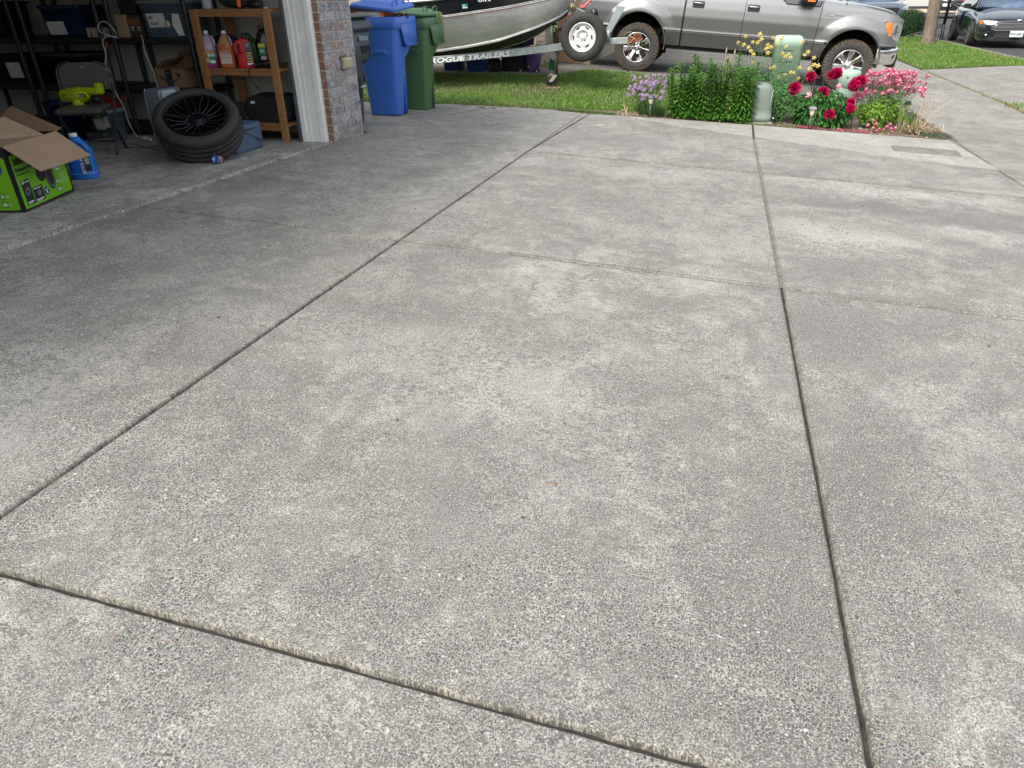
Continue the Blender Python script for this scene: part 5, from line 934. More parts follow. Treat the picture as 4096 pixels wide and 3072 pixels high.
# ---------------------------------------------------------------- things behind the boat
def plainbin(x0, x1, y0, y1, h, m, label, wheel=False):
    z0 = zg(x0, 12.4); t = thing('wheeled_bin', label, 'bin', ((x0 + x1) / 2, y0, z0), 'neighbour bins under the boat')
    mb = MB(); mb.loft([[(x, y, z0 + z) for x, y in rrect(x0 + a, x1 - a, y0 + a, y1 - a, .05)] for a, z in ((.05, 0), (.04, .02), (.01, h - .06), (-.015, h - .06), (-.015, h), (.03, h + .03))], True, True); mb.build('body', m, t)
    if wheel:
        mb = MB(); mb.lathe([(.0001, -.02), (.03, -.02), (.035, -.008), (.10, -.008), (.10, -.022), (.135, -.022), (.14, .0), (.14, .03), (.0001, .03)], (x0 - .06, y0 - .02, z0 + .12), 'y', 28); w = mb.build('wheel', M_blk, t)
        for k in range(6): a = k * PI / 3 + .3; mb = MB(); mb.tube([(x0 - .06 + .03 * math.cos(a), y0 - .034, z0 + .12 + .03 * math.sin(a)), (x0 - .06 + .11 * math.cos(a), y0 - .034, z0 + .12 + .11 * math.sin(a))], .008, 4); mb.build('spoke', mat('charcoal_spoke', (.03, .03, .032)), w)
    return t
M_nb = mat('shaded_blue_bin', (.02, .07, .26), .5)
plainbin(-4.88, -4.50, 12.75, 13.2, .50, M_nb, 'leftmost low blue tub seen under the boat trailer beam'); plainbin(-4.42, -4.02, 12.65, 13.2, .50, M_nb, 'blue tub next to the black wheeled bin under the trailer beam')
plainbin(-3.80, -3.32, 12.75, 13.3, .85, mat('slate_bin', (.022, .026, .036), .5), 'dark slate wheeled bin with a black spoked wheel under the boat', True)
t = thing('wheeled_cart', 'purple moulded plastic garden cart on small wheels behind the trailer', 'cart', (-3.2, 12.85, .06)); M_pur = mat('purple_plastic', (.075, .03, .17), .45, var=.1); zc = .055
mb = MB(); prof = [(0, .03), (.06, .05), (.14, .09), (.22, .12), (.29, .135), (.33, .12)]
mb.loft([[(-3.215 + w_ * 1.25 * math.cos(a) + .0, 12.86 + .10 * math.sin(a) + h * .1, zc + .02 + h) for a in [2 * PI * i / 20 for i in range(20)]] for h, w_ in ((0, .03), (.03, .075), (.10, .105), (.2, .115), (.30, .12), (.36, .10))], True, False); mb.build('scoop', M_pur, t, solid=.01)
mb = MB(); mb.prism([(-3.42, 12.82, .50), (-3.19, 12.82, .50), (-3.18, 12.82, .62), (-3.38, 12.82, .60)], (0, .05, 0)); mb.build('tray', mat('dark_purple', (.03, .015, .06), .5), t)
mb = MB(); mb.tube([(-3.42, 12.84, .06), (-3.42, 12.86, .95)], .012, 8); mb.build('upright', M_blk, t)
for x in (-3.40, -3.11): mb = MB(); mb.lathe([(.0001, -.015), (.018, -.015), (.02, -.02), (.045, -.018), (.05, 0), (.045, .018), (.0001, .018)], (x, 12.78, zc + .045), 'y', 18); w = mb.build('wheel', M_blk, t); mb = MB(); mb.lathe([(.0001, -.017), (.016, -.0165)], (x, 12.78, zc + .045), 'y', 10); mb.build('hub', M_white, w)
stripes(frame((-3.27, 12.745, .15), (1, 0, 0), (0, 0, 1)), [(0, .05, 0, .03)], M_gprint, t, 'sticker', .001)
t = thing('house', 'neighbour house front with whitewashed brick pillar and tan garage door', 'house', (-4.0, 15.0, .1))
mb = MB(); mb.box(-3.34, -3.16, 13.60, 14.3, -.1, 3.0); nb = mb.build('brick_pillar', M_mort, t)
mb = MB(); brickwork(mb, frame((-3.34, 13.60, .03), (1, 0, 0), (0, 0, 1)), .18, 3); brickwork(mb, frame((-3.16, 13.60, .03), (0, 1, 0), (0, 0, 1)), .7, 3); mb.build('bricks', brick_mat('orange_whitewashed_brick', [(0, (.30, .17, .12)), (.5, (.36, .24, .18)), (1, (.40, .36, .33))], .5), nb, recalc=False)
mb = MB(); mb.box(-9.5, -3.34, 13.7, 13.9, -.1, 3.0); mb.build('wall', mat('tan_siding', (.42, .36, .27), .8), t)
mb = MB(); mb.box(-3.16, -2.62, 14.62, 14.70, .0, 2.2); mb.box(-3.18, -2.5, 14.28, 14.62, 2.2, 3.0); mb.build('garage_door', mat('tan_door', (.42, .27, .16), .6), t)
mb = MB(); mb.box(-9.8, -2.3, 13.3, 22, 3.0, 3.15); mb.build('roof', bpy.data.materials['roof_shingles'], t)
mb = MB(); mb.box(-2.62, -2.5, 14.62, 22, -.1, 3.0); mb.build('side_wall', bpy.data.materials['tan_siding'], t)
t = thing('broom', 'green broom leaning by the neighbour garage door', 'broom', (-2.85, 12.75, .08)); M_gb = mat('green_bristles', (.01, .20, .10), .7)
mb = MB(); mb.tube([(-2.90, 12.9, .26), (-2.93, 13.1, .95)], .011, 8); mb.build('handle', mat('green_handle', (.02, .35, .06), .4), t)
mb = MB(); mb.loft([[(-2.83 + x * w_, 12.72 + y * .03, z) for x, y in ((-1, -1), (1, -1), (1, 1), (-1, 1))] for z, w_ in ((.12, .055), (.2, .045), (.29, .03))], True, True, False); mb.build('bristles', M_gb, t)
t = thing('dustpan', 'white and grey dustpan hanging beside the green broom', 'dustpan', (-2.79, 12.7, .12))
mb = MB(); mb.prism([(-2.86, 12.66, .42), (-2.74, 12.66, .43), (-2.74, 12.66, .29), (-2.80, 12.66, .28), (-2.86, 12.66, .32)], (0, .03, 0)); mb.build('pan', M_white, t, bevel=.005); mb = MB(); mb.prism([(-2.79, 12.69, .27), (-2.73, 12.69, .27), (-2.73, 12.69, .13), (-2.79, 12.69, .13)], (0, .02, 0)); mb.build('brush', mat('grey_brush', (.28, .30, .33)), t)
t = thing('bicycle_wheel', 'dark wheel leaning at the tan garage door, seen past the jack', 'wheel', (-2.95, 14.3, .4)); mb = MB(); mb.lathe([(.15, -.02), (.19, -.02), (.20, 0), (.19, .02), (.15, .02), (.15, -.02)], (-2.98, 14.25, .52), 'y', 28); mb.build('tyre', M_rub, t); mb = MB(); mb.lathe([(.135, -.022), (.15, -.022)], (-2.98, 14.25, .52), 'y', 28); mb.build('rim', mat('maroon_rim', (.2, .02, .03)), t)
mb = MB(); tuft(mb, -3.12, 13.55, .10, 24, .14, .006, .03, .8); tuft(mb, -2.05, 13.2, .06, 10, .05, .006, .06, 1); tuft(mb, -2.4, 13.9, .06, 10, .05, .006, .1, 1)
tagp(mb.build('weeds', [M_grass], recalc=False), 'small weeds at the foot of the neighbour brick pillar', 'weeds', kind='stuff')
# ---------------------------------------------------------------- pickup truck
AT = math.atan(.26 / 3.66)
TK = thing('pickup_truck', 'metallic grey crew cab pickup with mud caked off road tyres', 'truck', (-1.55, 14.10, -.005), None, (0, AT, 0))
TM = wmat(TK)
def tb(): m_ = MB(); m_.T = TM; return m_
def paint(name, c, metal=.55, rough=.3):
    m = N(name); f = m.noise(900, 1); m.col(m.ramp(f, [(.35, tuple(x * .85 for x in c)), (.65, tuple(x * 1.15 for x in c))])); m.set(metal=metal, rough=rough, coat=1.0, croug=.04); return m.mat
M_tp = paint('grey_metallic_paint', (.25, .249, .252)); M_tp_shade = paint('shaded_grey_paint', (.13, .128, .125), .4, .32)  # lower panels: same grey paint, shade of their inward slope put into the colour
RC, FC = (-.05, .50), (3.59, .49)
def arch(x):
    z = 0
    for (cx, cz), r in ((RC, .49), (FC, .475)):
        if abs(x - cx) < r: z = max(z, cz + math.sqrt(r * r - (x - cx) ** 2))
    return z
def zt(x): return interp(x, [(-1.2, 1.42), (.70, 1.42), (.72, 1.33), (2.2, 1.33), (2.95, 1.315), (3.2, 1.295), (3.7, 1.265), (4.0, 1.225), (4.18, 1.19), (4.30, 1.13)])
def yb(x, z):
    y = interp(z, [(.45, .075), (.60, .04), (.705, .012), (.72, .0), (.76, .008), (.80, .0), (.95, -.028), (1.10, -.022), (1.22, .0), (1.33, .035), (1.45, .05)])
    for (cx, cz), r in ((RC, .49), (FC, .475)):
        d = math.hypot(x - cx, (z - cz)) - r
        if z > cz - .1 and -.02 < d < .20: k = 1 - abs(d - .05) / .15 if d > .05 else 1; y -= .055 * max(0, k) ** .8 * smo(-.1, .15, z - cz + .0)
    if x > 4.02: y += ((x - 4.02) / .28) ** 2 * .16
    if x < -1.05: y += ((-1.05 - x) / .12) ** 2 * .03
    return y
def side(x0, x1, zlo, zhi, name, m, off=0.0, dx=.03, dz=.03, far=False, parent=None, label=None):
    mb = tb(); n = max(1, int((x1 - x0) / dx)); rows = []; K = max(1, int(.9 / dz)) if zhi is None else max(2, int((zhi(x0) if callable(zhi) else zhi - (zlo if not callable(zlo) else .6)) / dz) + 1); K = 26 if zhi is zt else max(2, K)
    for i in range(n + 1):
        x = x0 + (x1 - x0) * i / n; a = zlo(x) if callable(zlo) else zlo; b = zhi(x) if callable(zhi) else zhi; a = min(a, b - .001)
        rows.append([(x, (yb(x, a + (b - a) * k / K) + off) if not far else 1.98 - yb(x, a + (b - a) * k / K) - off, a + (b - a) * k / K) for k in range(K + 1)])
    mb.grid(rows); return mb.build(name, m, parent or TK, label=label)
def zlow(x): return max(arch(x), .735)
def zlow2(x): return max(arch(x), .49 if x < 3.5 else .70)
for far in (False, True):
    side(-1.17, .695, zlow, zt, 'bed_side', M_tp, far=far)
    side(.725, 1.722, zlow, zt, 'rear_door', M_tp, far=far); side(1.732, 2.955, zlow, zt, 'front_door', M_tp, far=far); side(2.965, 4.29, zlow, zt, 'front_fender', M_tp, far=far)
    for a, b in ((.43, .695), (.725, 1.722), (1.732, 2.955), (2.965, 3.14)): side(a, b, zlow2, .706, 'lower_panel', M_tp_shade, far=far, dz=.05)
    side(-1.17, -.53, .60, .706, 'lower_panel', M_tp_shade, far=far, dz=.05)
    for a, b in ((.43, .695), (.725, 1.722), (1.732, 2.955), (2.965, 3.12)): side(a, b, .706, .722, 'chrome_strip', M_alub, -.006, far=far); side(a, b, .722, .74, 'moulding', M_ink, .004, far=far)
    side(4.02, 4.29, .735, .70 + .05, 'bumper_gap', M_ink, .01, far=far) if 0 else None
    # gap fillers
    side(.69, .73, .5, 1.40, 'bed_gap', M_ink, .02, dx=.01, far=far); side(1.718, 1.736, .5, 1.31, 'door_seam', M_ink, .008, dx=.006, far=far); side(2.95, 2.97, .5, 1.29, 'door_seam', M_ink, .008, dx=.006, far=far)
# arch lips and liners
for (cx, cz), r in ((RC, .49), (FC, .475)):
    mb = tb()
    A_ = [math.radians(d) for d in range(-12, 193, 6)]
    mb.grid([[(cx + (r + o) * math.cos(a), yb(cx + (r + .03) * math.cos(a), cz + (r + .03) * math.sin(a)) + d, cz + (r + o) * math.sin(a)) for o, d in ((.012, -.004), (.0, .0), (-.012, .03), (-.01, .35))] for a in A_]); mb.build('arch_lip', M_tp, TK)
    mb = tb(); mb.grid([[(cx + (r + .0) * math.cos(a), .1, cz + (r + .0) * math.sin(a)), (cx + (r + .02) * math.cos(a), .72, cz + (r + .02) * math.sin(a))] for a in A_]); mb.box(cx - r, cx + r, .70, .74, cz - .2, cz + r + .1); mb.build('wheel_liner', mat('liner_black', (.02, .019, .018), .9, var=.3), TK)
# hood, grille, front
mb = tb(); rows = []
for i in range(30):
    x = 2.97 + 1.33 * i / 29; z = zt(x); y0 = yb(x, z); drop = .0
    rows.append([(x, lerp(y0, 1.98 - y0, v), z + (.075 * (1 - (2 * v - 1) ** 4)) * (1 - smo(4.1, 4.32, x)) - .004) for v in [0, .03, .07, .13, .2, .3, .5, .7, .8, .87, .93, .97, 1]])
mb.grid(rows); mb.build('hood', M_tp, TK)
mb = tb(); mb.box(4.20, 4.31, .20, 1.78, .78, 1.13, .02); mb.build('grille', M_chr, TK); mb = tb(); mb.box(4.10, 4.25, .10, 1.88, .70, .80, .02); mb.build('valance', M_tp, TK)
# headlamp: amber reflector and clear lens following the fender
def patch_poly(P, name, m, off=-.006, th=.012, parent=None):
    mb = tb(); mb.add([(x, yb(x, z) + off, z) for x, z in P] + [(x, yb(x, z) + off + th, z) for x, z in P], [tuple(range(len(P)))] + [(i, (i + 1) % len(P), len(P) + (i + 1) % len(P), len(P) + i) for i in range(len(P))], False); return mb.build(name, m, parent or TK)
M_amb = mat('amber_lens', (.85, .22, .03), .15, coat=1.0); M_lens = mat('clear_lamp', (.50, .53, .54), .08, .4, var=.25, sc=16, coat=1.0)
hl = patch_poly([(4.11, 1.09), (4.17, 1.095), (4.24, 1.10), (4.29, 1.06), (4.30, .95), (4.29, .81), (4.23, .83), (4.15, .885), (4.135, .97)], 'headlamp', M_lens, -.012)
patch_poly([(3.995, 1.075), (4.02, 1.095), (4.105, 1.09), (4.13, .97), (4.135, .885), (4.095, .90), (4.03, .99)], 'side_marker', M_amb, -.010); patch_poly([(3.985, 1.08), (4.01, 1.105), (4.26, 1.112), (4.26, 1.10), (4.02, 1.095), (3.995, 1.075)], 'lamp_surround', M_ink, -.009)
patch_poly([(4.17, 1.06), (4.215, 1.06), (4.21, .93), (4.165, .93)], 'lamp_reflector', M_chr, -.016)
# front bumper (chrome) wraps round the corner
def bump_y(x): return .05 + (max(0, x - 4.02) / .34) ** 2.2 * .30
mb = tb(); prof = lambda x: [(.70, .02), (.712, .0), (.705, -.012), (.66, -.02), (.56, -.018), (.48, .0), (.455, .03)]
rows = []
for i in range(24):
    x = 4.0 + .385 * i / 23; rows.append([(x, bump_y(x) + dy, z - (.0 if x > 4.03 else 0)) for z, dy in prof(x)])
for i in range(1, 8): y = bump_y(4.385) + (1.98 - 2 * bump_y(4.385)) * i / 7; rows.append([(4.39 + .03 * math.sin(PI * i / 7) - dy * .6, y, z) for z, dy in prof(4.3)])
mb.grid(rows); bp = mb.build('front_bumper', M_chr, TK)
mb = tb(); mb.T = TM @ Matrix.Translation((4.30, bump_y(4.30) - .022, .585)) @ Matrix.Rotation(math.radians(52), 4, 'Z'); mb.lathe([(.035, -.004), (.05, -.006), (.052, .01)], (0, 0, 0), 'y', 24); mb.build('fog_ring', M_chr, bp); mb = tb(); mb.T = TM @ Matrix.Translation((4.30, bump_y(4.30) - .022, .585)) @ Matrix.Rotation(math.radians(52), 4, 'Z'); mb.lathe([(.0001, -.005), (.036, -.003)], (0, 0, 0), 'y', 24); mb.build('fog_recess', M_ink, bp)
mb = tb(); mb.box(4.30, 4.42, .42, 1.56, .40, .62, .02); mb.build('air_dam', M_ink, TK)
side(4.0, 4.29, .712, .745, 'bumper_top_pad', M_ink, -.02, dx=.03)
mb = tb(); mb.box(-1.45, -1.18, .06, 1.92, .55, .76, .03); mb.build('rear_bumper', M_chr, TK); mb = tb(); mb.box(-1.17, -1.13, .06, 1.92, .6, 1.42, .01); mb.build('tailgate', M_tp, TK)
patch_poly([(-1.165, .97), (-1.08, .975), (-1.03, 1.03), (-.96, 1.10), (-.93, 1.38), (-1.165, 1.38)], 'tail_lamp', mat('red_lamp_lens', (.60, .02, .015), .12, coat=1.0), -.008); patch_poly([(-1.168, .955), (-1.075, .962), (-1.02, 1.02), (-.945, 1.10), (-.92, 1.39), (-.915, 1.39), (-.935, 1.09), (-1.01, 1.0), (-1.07, .945), (-1.168, .94)], 'lamp_trim', M_chr, -.006)
# underbody
mb = tb(); mb.box(-1.1, 4.1, .35, 1.63, .46, .72, .02); mb.box(.45, 3.1, .12, 1.86, .47, .52); mb.box(.46, 3.0, .16, .3, .42, .50); mb.build('chassis', mat('underbody', (.03, .028, .026), .85, var=.4), TK)
mb = tb(); mb.tube([(-.05, .1, .40), (-.05, 1.9, .40)], .05, 10); mb.tube([(.25, .30, .55), (.36, .32, .78)], .03, 8); mb.build('axle', M_ink, TK)
mb = tb(); mb.box(.42, .60, .25, .5, .50, .60, .02); mb.build('fuel_line', mat('dusty_part', (.28, .26, .20), .8), TK)
# cab
mb = tb(); rows = []
for z, xa, xb_, yi in ((1.30, .75, 3.0, .05), (1.36, .76, 2.98, .07), (1.80, .95, 2.35, .22), (1.90, 1.1, 2.2, .32)):
    rows.append([(xa, yi, z), (xb_, yi, z), (xb_, 1.98 - yi, z), (xa, 1.98 - yi, z)])
mb.loft(rows, True, True, False); cabm = mb.build('cab', M_tp, TK, bevel=.03)
M_gl = glass('tinted_window', (.03, .045, .05))
for far in (0, 1):
    for P in ([(2.28, 1.325), (2.37, 1.275), (2.41, 1.262), (2.90, 1.258), (2.915, 1.33)],):
        mb = tb(); 
        pts = [(x, (yb(x, z) - .005) if not far else 1.98 - yb(x, z) + .005, z) for x, z in P]; mb.prism(pts, (0, .01 if not far else -.01, 0)); mb.build('quarter_glass', M_gl, TK)
    for a, b, c, d in ((.92, 1.02, 1.72, 1.70), (1.80, 1.78, 2.86, 2.30)):
        mb = tb(); f = lambda y: y if not far else 1.98 - y; mb.prism([(a, f(.07), 1.36), (c, f(.07), 1.36), (d, f(.19), 1.76), (b, f(.19), 1.76)], (0, -.012 if not far else .012, 0)); mb.build('side_window', M_gl, TK)
mb = tb(); mb.prism([(2.985, .14, 1.37), (2.985, 1.84, 1.37), (2.385, 1.72, 1.79), (2.385, .26, 1.79)], (.015, 0, .01)); mb.build('windscreen', M_gl, TK)
mb = tb(); mb.prism([(2.30, .0 - .004 + .03, 1.335), (2.385, .028 - .03, 1.255), (2.93, -.004, 1.248), (2.945, .02, 1.335), (2.925, .02, 1.335), (2.91, -.004, 1.262), (2.395, -.002, 1.268), (2.315, .03, 1.335)], (0, .004, 0)); mb.build('window_trim', M_ink, TK)
mb = tb(); mb.loft([[(x, y, z) for x, y in rrect(2.58 + a, 2.84 - a, -.26 + a, -.04 - a, .04)] for a, z in ((.05, 1.262), (.01, 1.275), (0, 1.33), (0, 1.5), (.04, 1.53))], True, True); mr = mb.build('wing_mirror', M_blk, TK); mb = tb(); mb.box(2.68, 2.80, -.265, -.255, 1.315, 1.34); mb.build('turn_lamp', M_amb, mr)
mb = tb(); mb.box(2.72, 2.80, -.08, .04, 1.28, 1.32); mb.build('mirror_arm', M_blk, TK)
# handles, badge, antenna, fuel
for x in (.83, 1.76):
    mb = tb(); z = 1.155; mb.prism([(px, yb(px, pz) - .003, pz) for px, pz in rrect(x, x + .205, z - .055, z + .055, .022, 3)], (0, .006, 0)); h = mb.build('handle_cup', M_blk, TK)
    mb = tb(); mb.tube(spline([(x + .02, yb(x, z) - .006, z + .022), (x + .05, yb(x, z) - .04, z + .024), (x + .15, yb(x, z) - .04, z + .022), (x + .185, yb(x, z) - .006, z + .018)], 4), .013, 8); mb.build('handle', M_chr, h)
Tb = TM @ frame((3.035, yb(3.1, 1.15) - .006, 1.128), (1, 0, -.02), (0, 0, 1)); txt('F150', Tb @ Matrix.Translation((-.004, -.003, -.002)), .062, M_ink, TK, 'badge_backing', .003, shear=.25, bold=.005, sx=1.15); txt('F150', Tb @ Matrix.Translation((0, 0, .003)), .058, mat('badge_silver', (.8, .8, .8), .25, .2), TK, 'badge', .004, shear=.25, bold=.0005, sx=1.15)
mb = tb(); mb.prism([(3.20, yb(3.2, 1.15) - .008, 1.148), (3.33, yb(3.3, 1.15) - .008, 1.146), (3.32, yb(3.3, 1.15) - .008, 1.133), (3.19, yb(3.2, 1.15) - .008, 1.135)], (0, .006, 0)); mb.build('badge_bar', M_chr, TK)
mb = tb(); mb.lathe([(.022, 0), (.018, .012), (.007, .03), (.004, .04)], (3.34, .14, 1.30), n=12); mb.tube([(3.34, .14, 1.33), (3.36, .14, 1.9)], .0025, 5); mb.build('antenna', M_blk, TK)
# wheels
M_mud = mat('muddy_tread', (.085, .065, .048), .95, var=.35, sc=18, bump=.8, bsc=60, dirt=.5, dirtc=(.14, .105, .07)); M_side = mat('tyre_sidewall', (.045, .043, .042), .8, var=.25, sc=10, bump=.3, dirt=.3, dirtc=(.09, .075, .06))
def truckwheel(x, y, near=True):
    c = TM @ Vector((x, y, .402)); a = (TM.to_3x3() @ Vector((0, -1 if near else 1, 0)))
    T = axis_frame(c, a, .2)
    mb = MB(); mb.T = T; tyre(mb, .395, .27, .245, 4, bulge=.006); ty = mb.build('tyre', M_side, TK)
    mb = MB(); mb.T = T; Rr, w = .395, .27
    for k in range(44):
        for s_ in (-1, 1):
            mb.T = T @ Matrix.Rotation(2 * PI * k / 44 + (0 if s_ > 0 else .07), 4, 'Z'); L = .021 if k % 2 else .024; q = .066 if k % 2 else .052
            mb.loft([[(Rr - q, -L * .7, s_ * w * .505), (Rr - q, L * .7, s_ * w * .505), (Rr - q, L * .7, s_ * w * .40), (Rr - q, -L * .7, s_ * w * .40)], [(Rr - .012, -L, s_ * w * .49), (Rr - .012, L, s_ * w * .49), (Rr - .012, L, s_ * w * .28), (Rr - .012, -L, s_ * w * .28)], [(Rr + .010, -L * .9, s_ * w * .44), (Rr + .010, L * .9, s_ * w * .44), (Rr + .010, L * .9, s_ * w * .28), (Rr + .010, -L * .9, s_ * w * .28)]], True, True, False)
        mb.T = T @ Matrix.Rotation(2 * PI * (k + .5) / 44, 4, 'Z'); mb.box(Rr - .01, Rr + .01, -.017, .017, -.055, .055)
    mb.build('tread_blocks', M_mud, ty)
    mb = MB(); mb.T = T; mb.lathe([(.248, .118), (.243, .124), (.236, .118), (.228, .09), (.215, .0), (.215, -.1)], n=56); rm = mb.build('rim', M_chr, TK)
    mb = MB(); mb.T = T; mb.lathe([(.0001, .03), (.17, .03), (.218, .01)], n=32); mb.build('brake_disc', mat('brown_brake', (.10, .065, .05), .7, .3), rm)
    for k in range(7):
        mb = MB(); mb.T = T @ Matrix.Rotation(2 * PI * k / 7, 4, 'Z')
        secs = []
        for r, wd, h, d in ((.055, .034, .085, .03), (.11, .036, .098, .035), (.17, .042, .108, .035), (.232, .054, .112, .03)):
            secs.append([(r, -wd, h - .012), (r, -wd * .72, h), (r, wd * .72, h), (r, wd, h - .012), (r, wd * .8, h - d), (r, -wd * .8, h - d)])
        mb.loft(secs, True, True, False); mb.build('spoke', M_chr, rm, bevel=.003)
    mb = MB(); mb.T = T; mb.lathe([(.0001, .118), (.025, .116), (.036, .10), (.04, .07)], n=24); mb.lathe([(.04, .085), (.085, .082), (.088, .06)], n=32); mb.build('hub', M_chr, rm)
    for k in range(6):
        an = 2 * PI * k / 6; mb = MB(); mb.T = T; mb.lathe([(.0001, .10), (.008, .098), (.010, .08)], (.062 * math.cos(an), .062 * math.sin(an), 0), n=6); mb.build('lug_nut', M_chr if k % 2 else M_steel, rm)
truckwheel(-.05, .15); truckwheel(3.60, .15); truckwheel(-.05, 1.83, False); truckwheel(3.60, 1.83, False)
# ---------------------------------------------------------------- plants
def leaf(mb, p, d, L, w, droop=.5, n=3, fold=0.0):
    d = Vector(d).normalized(); s = d.cross(Vector((0, 0, 1))); s = s.normalized() if s.length > .05 else Vector((1, 0, 0)); p = Vector(p); rows = []
    for i in range(n + 1):
        t = i / n; c = p + d * L * t + Vector((0, 0, -droop * L * t * t)); ww = w * (math.sin(PI * (.12 + .88 * t)) ** .8 if i < n else 0.02)
        rows.append((tuple(c - s * ww + Vector((0, 0, fold * ww))), tuple(c), tuple(c + s * ww + Vector((0, 0, fold * ww)))))
    vs = [q for r in rows for q in r]; fs = []
    for i in range(n):
        for j in (0, 1): fs.append((i * 3 + j, i * 3 + j + 1, i * 3 + j + 4, i * 3 + j + 3))
    mb.add(vs, fs, True)
def proto(name, mats, fn):
    mb = MB(); fn(mb); return mb.build(name, mats, None, recalc=False)
def put(src, parent, loc, rot=(0, 0, 0), s=1.0, first=[]):
    o = src.copy(); C.collection.objects.link(o); o.parent = parent; o.location = Vector(loc) - parent.location; o.rotation_euler = rot; o.scale = (s, s, s); return o
def drop(o): bpy.data.objects.remove(o)
def face_cam(p, j=.4):
    """a flower leaning out of its plant towards the light and the path"""
    v = Vector((R.gauss(0, j), -1 + R.gauss(0, j), .55 + R.gauss(0, j))); return v.to_track_quat('Z', 'Y').to_euler()
# chives
M_lil = leafmat('lilac_florets', [(.36, .24, .42), (.50, .34, .54), (.66, .50, .66), (.46, .30, .48)], .7, tr=.15); M_cg = leafmat('chive_green', [(.05, .13, .035), (.09, .19, .05), (.16, .26, .08)])
t = thing('chives', 'clump of chives with round lilac flower heads behind the left solar light', 'plant', (-.87, 9.95, zg(-.87, 9.95)))
def head(mb):
    for i in range(46):
        z = 1 - 1.75 * (i + .5) / 46; a = i * 2.4; r = math.sqrt(max(0, 1 - z * z)); v = Vector((r * math.cos(a), r * math.sin(a), z)); k = .022; u = v.orthogonal().normalized() * .0038; w_ = v.cross(u)
        p = v * k * .45; q = v * k * (.92 + .16 * R.random()); mb.add([tuple(p + u), tuple(p + w_), tuple(p - u), tuple(p - w_), tuple(q + u * .8), tuple(q + w_ * .8), tuple(q - u * .8), tuple(q - w_ * .8)], [(0, 1, 5, 4), (1, 2, 6, 5), (2, 3, 7, 6), (3, 0, 4, 7), (4, 5, 6, 7)], False)
ph = proto('flower_head', M_lil, head); mb = MB()
for i in range(84):
    a = R.random() * 2 * PI; rr_ = math.sqrt(R.random()); x = -.90 + .30 * rr_ * math.cos(a); y = 10.02 + .22 * rr_ * math.sin(a)
    z = .30 - .16 * rr_ ** 2 * (1 if y < 10.0 else -.1) - .1 * R.random() - .05 * (i % 7 == 0)
    if i < 8: z = .02 + .09 * R.random(); y = 9.78
    bx, by = -.86 + (x + .86) * .35, 9.97 + (y - 9.97) * .4; b = zg(bx, by); put(ph, t, (x, y, z), (R.gauss(0, .35), R.gauss(0, .35), R.random() * 6), .8 + .4 * R.random())
    mb.tube(spline([(bx, by, b), (lerp(bx, x, .45), lerp(by, y, .4), lerp(b, z, .55)), (x, y, z - .012)], 3), .0022, 4, caps=False)
mb.build('flower_stem', M_cg, t, recalc=False) if 0 else None
st = mb.build('stems', M_cg, t, recalc=False); drop(ph)
mb = MB()
for i in range(900):
    a = R.random() * 2 * PI; r_ = .16 * math.sqrt(R.random()); x, y = -.86 + r_ * math.cos(a) * 1.2, 9.92 + r_ * math.sin(a) * .8; h = .10 + .20 * R.random(); l = .25 + .9 * R.random() ** 2; d = Vector((math.cos(a) * l, math.sin(a) * l, 1.3)); leaf(mb, (x, y, zg(x, y)), d, h, .0028, .25 + .4 * R.random())
mb.build('leaves', M_cg, t, recalc=False)
# dry stubs beside the chives
t = thing('dry_stalk', 'pale broken dry plant stalk left of the chives', 'plant', (-1.17, 9.72, -.14)); mb = MB(); M_dry2 = leafmat('straw', [(.40, .30, .18), (.55, .43, .28), (.48, .38, .26)], tr=.1)
mb.tube([(-1.14, 9.72, -.15), (-1.17, 9.72, -.06), (-1.19, 9.71, .0)], [.012, .009, .006], 6); mb.tube([(-1.15, 9.72, -.13), (-1.14, 9.72, -.03)], .007, 6); mb.tube([(-1.26, 9.74, -.14), (-1.265, 9.74, -.09)], .005, 5)
for i in range(30): leaf(mb, (-1.08 + R.gauss(0, .07), 9.74 + R.gauss(0, .03), -.145), (R.gauss(0, 1), R.gauss(0, .6), .6), .10 + .08 * R.random(), .005, .9)
mb.build('stalks', M_dry2, t, recalc=False)
# lilies: leafy upright stalks
M_ll = leafmat('lily_leaf', [(.035, .13, .018), (.065, .21, .025), (.12, .31, .035), (.22, .44, .06)], .4, tr=.4); M_ls = leafmat('lily_stem', [(.16, .28, .04), (.22, .36, .06)])
def lily(mb):
    H = .62; mb.m = 1; mb.tube([(0, 0, 0), (.01, 0, H * .5), (0, 0, H)], .006, 6); mb.m = 0
    for i in range(80):
        u = i / 80; z = .05 + (H - .04) * u; a = i * 2.4; L = .13 * (1.0 - .40 * u) * (.85 + .3 * R.random()); leaf(mb, (0, 0, z), (math.cos(a), math.sin(a), .15 + .4 * u), L, .0135, .45 * (1 - u * .5), 3, .2)
    for i in range(16): a = i * 2.4; leaf(mb, (0, 0, H - .01), (math.cos(a) * .5, math.sin(a) * .5, 1), .045, .006, .3)
LS = [proto('leafy_stalk', [M_ll, M_ls], lily) for _ in range(3)]
t = thing('lily_clump', 'dense clump of tall leafy green lily stalks not yet in flower', 'plant', (-.08, 10.0, zg(-.08, 10)))
tops = [(-.33, .58), (-.19, .56), (-.06, .51), (.18, .60), (-.46, .46), (-.54, .42), (-.35, .37), (-.14, .29), (.35, .26), (.08, .34), (.31, .43), (.0, .50), (.10, .52), (-.26, .47), (-.42, .36), (.22, .46), (.02, .42), (-.52, .30), (.25, .34), (-.22, .34)]
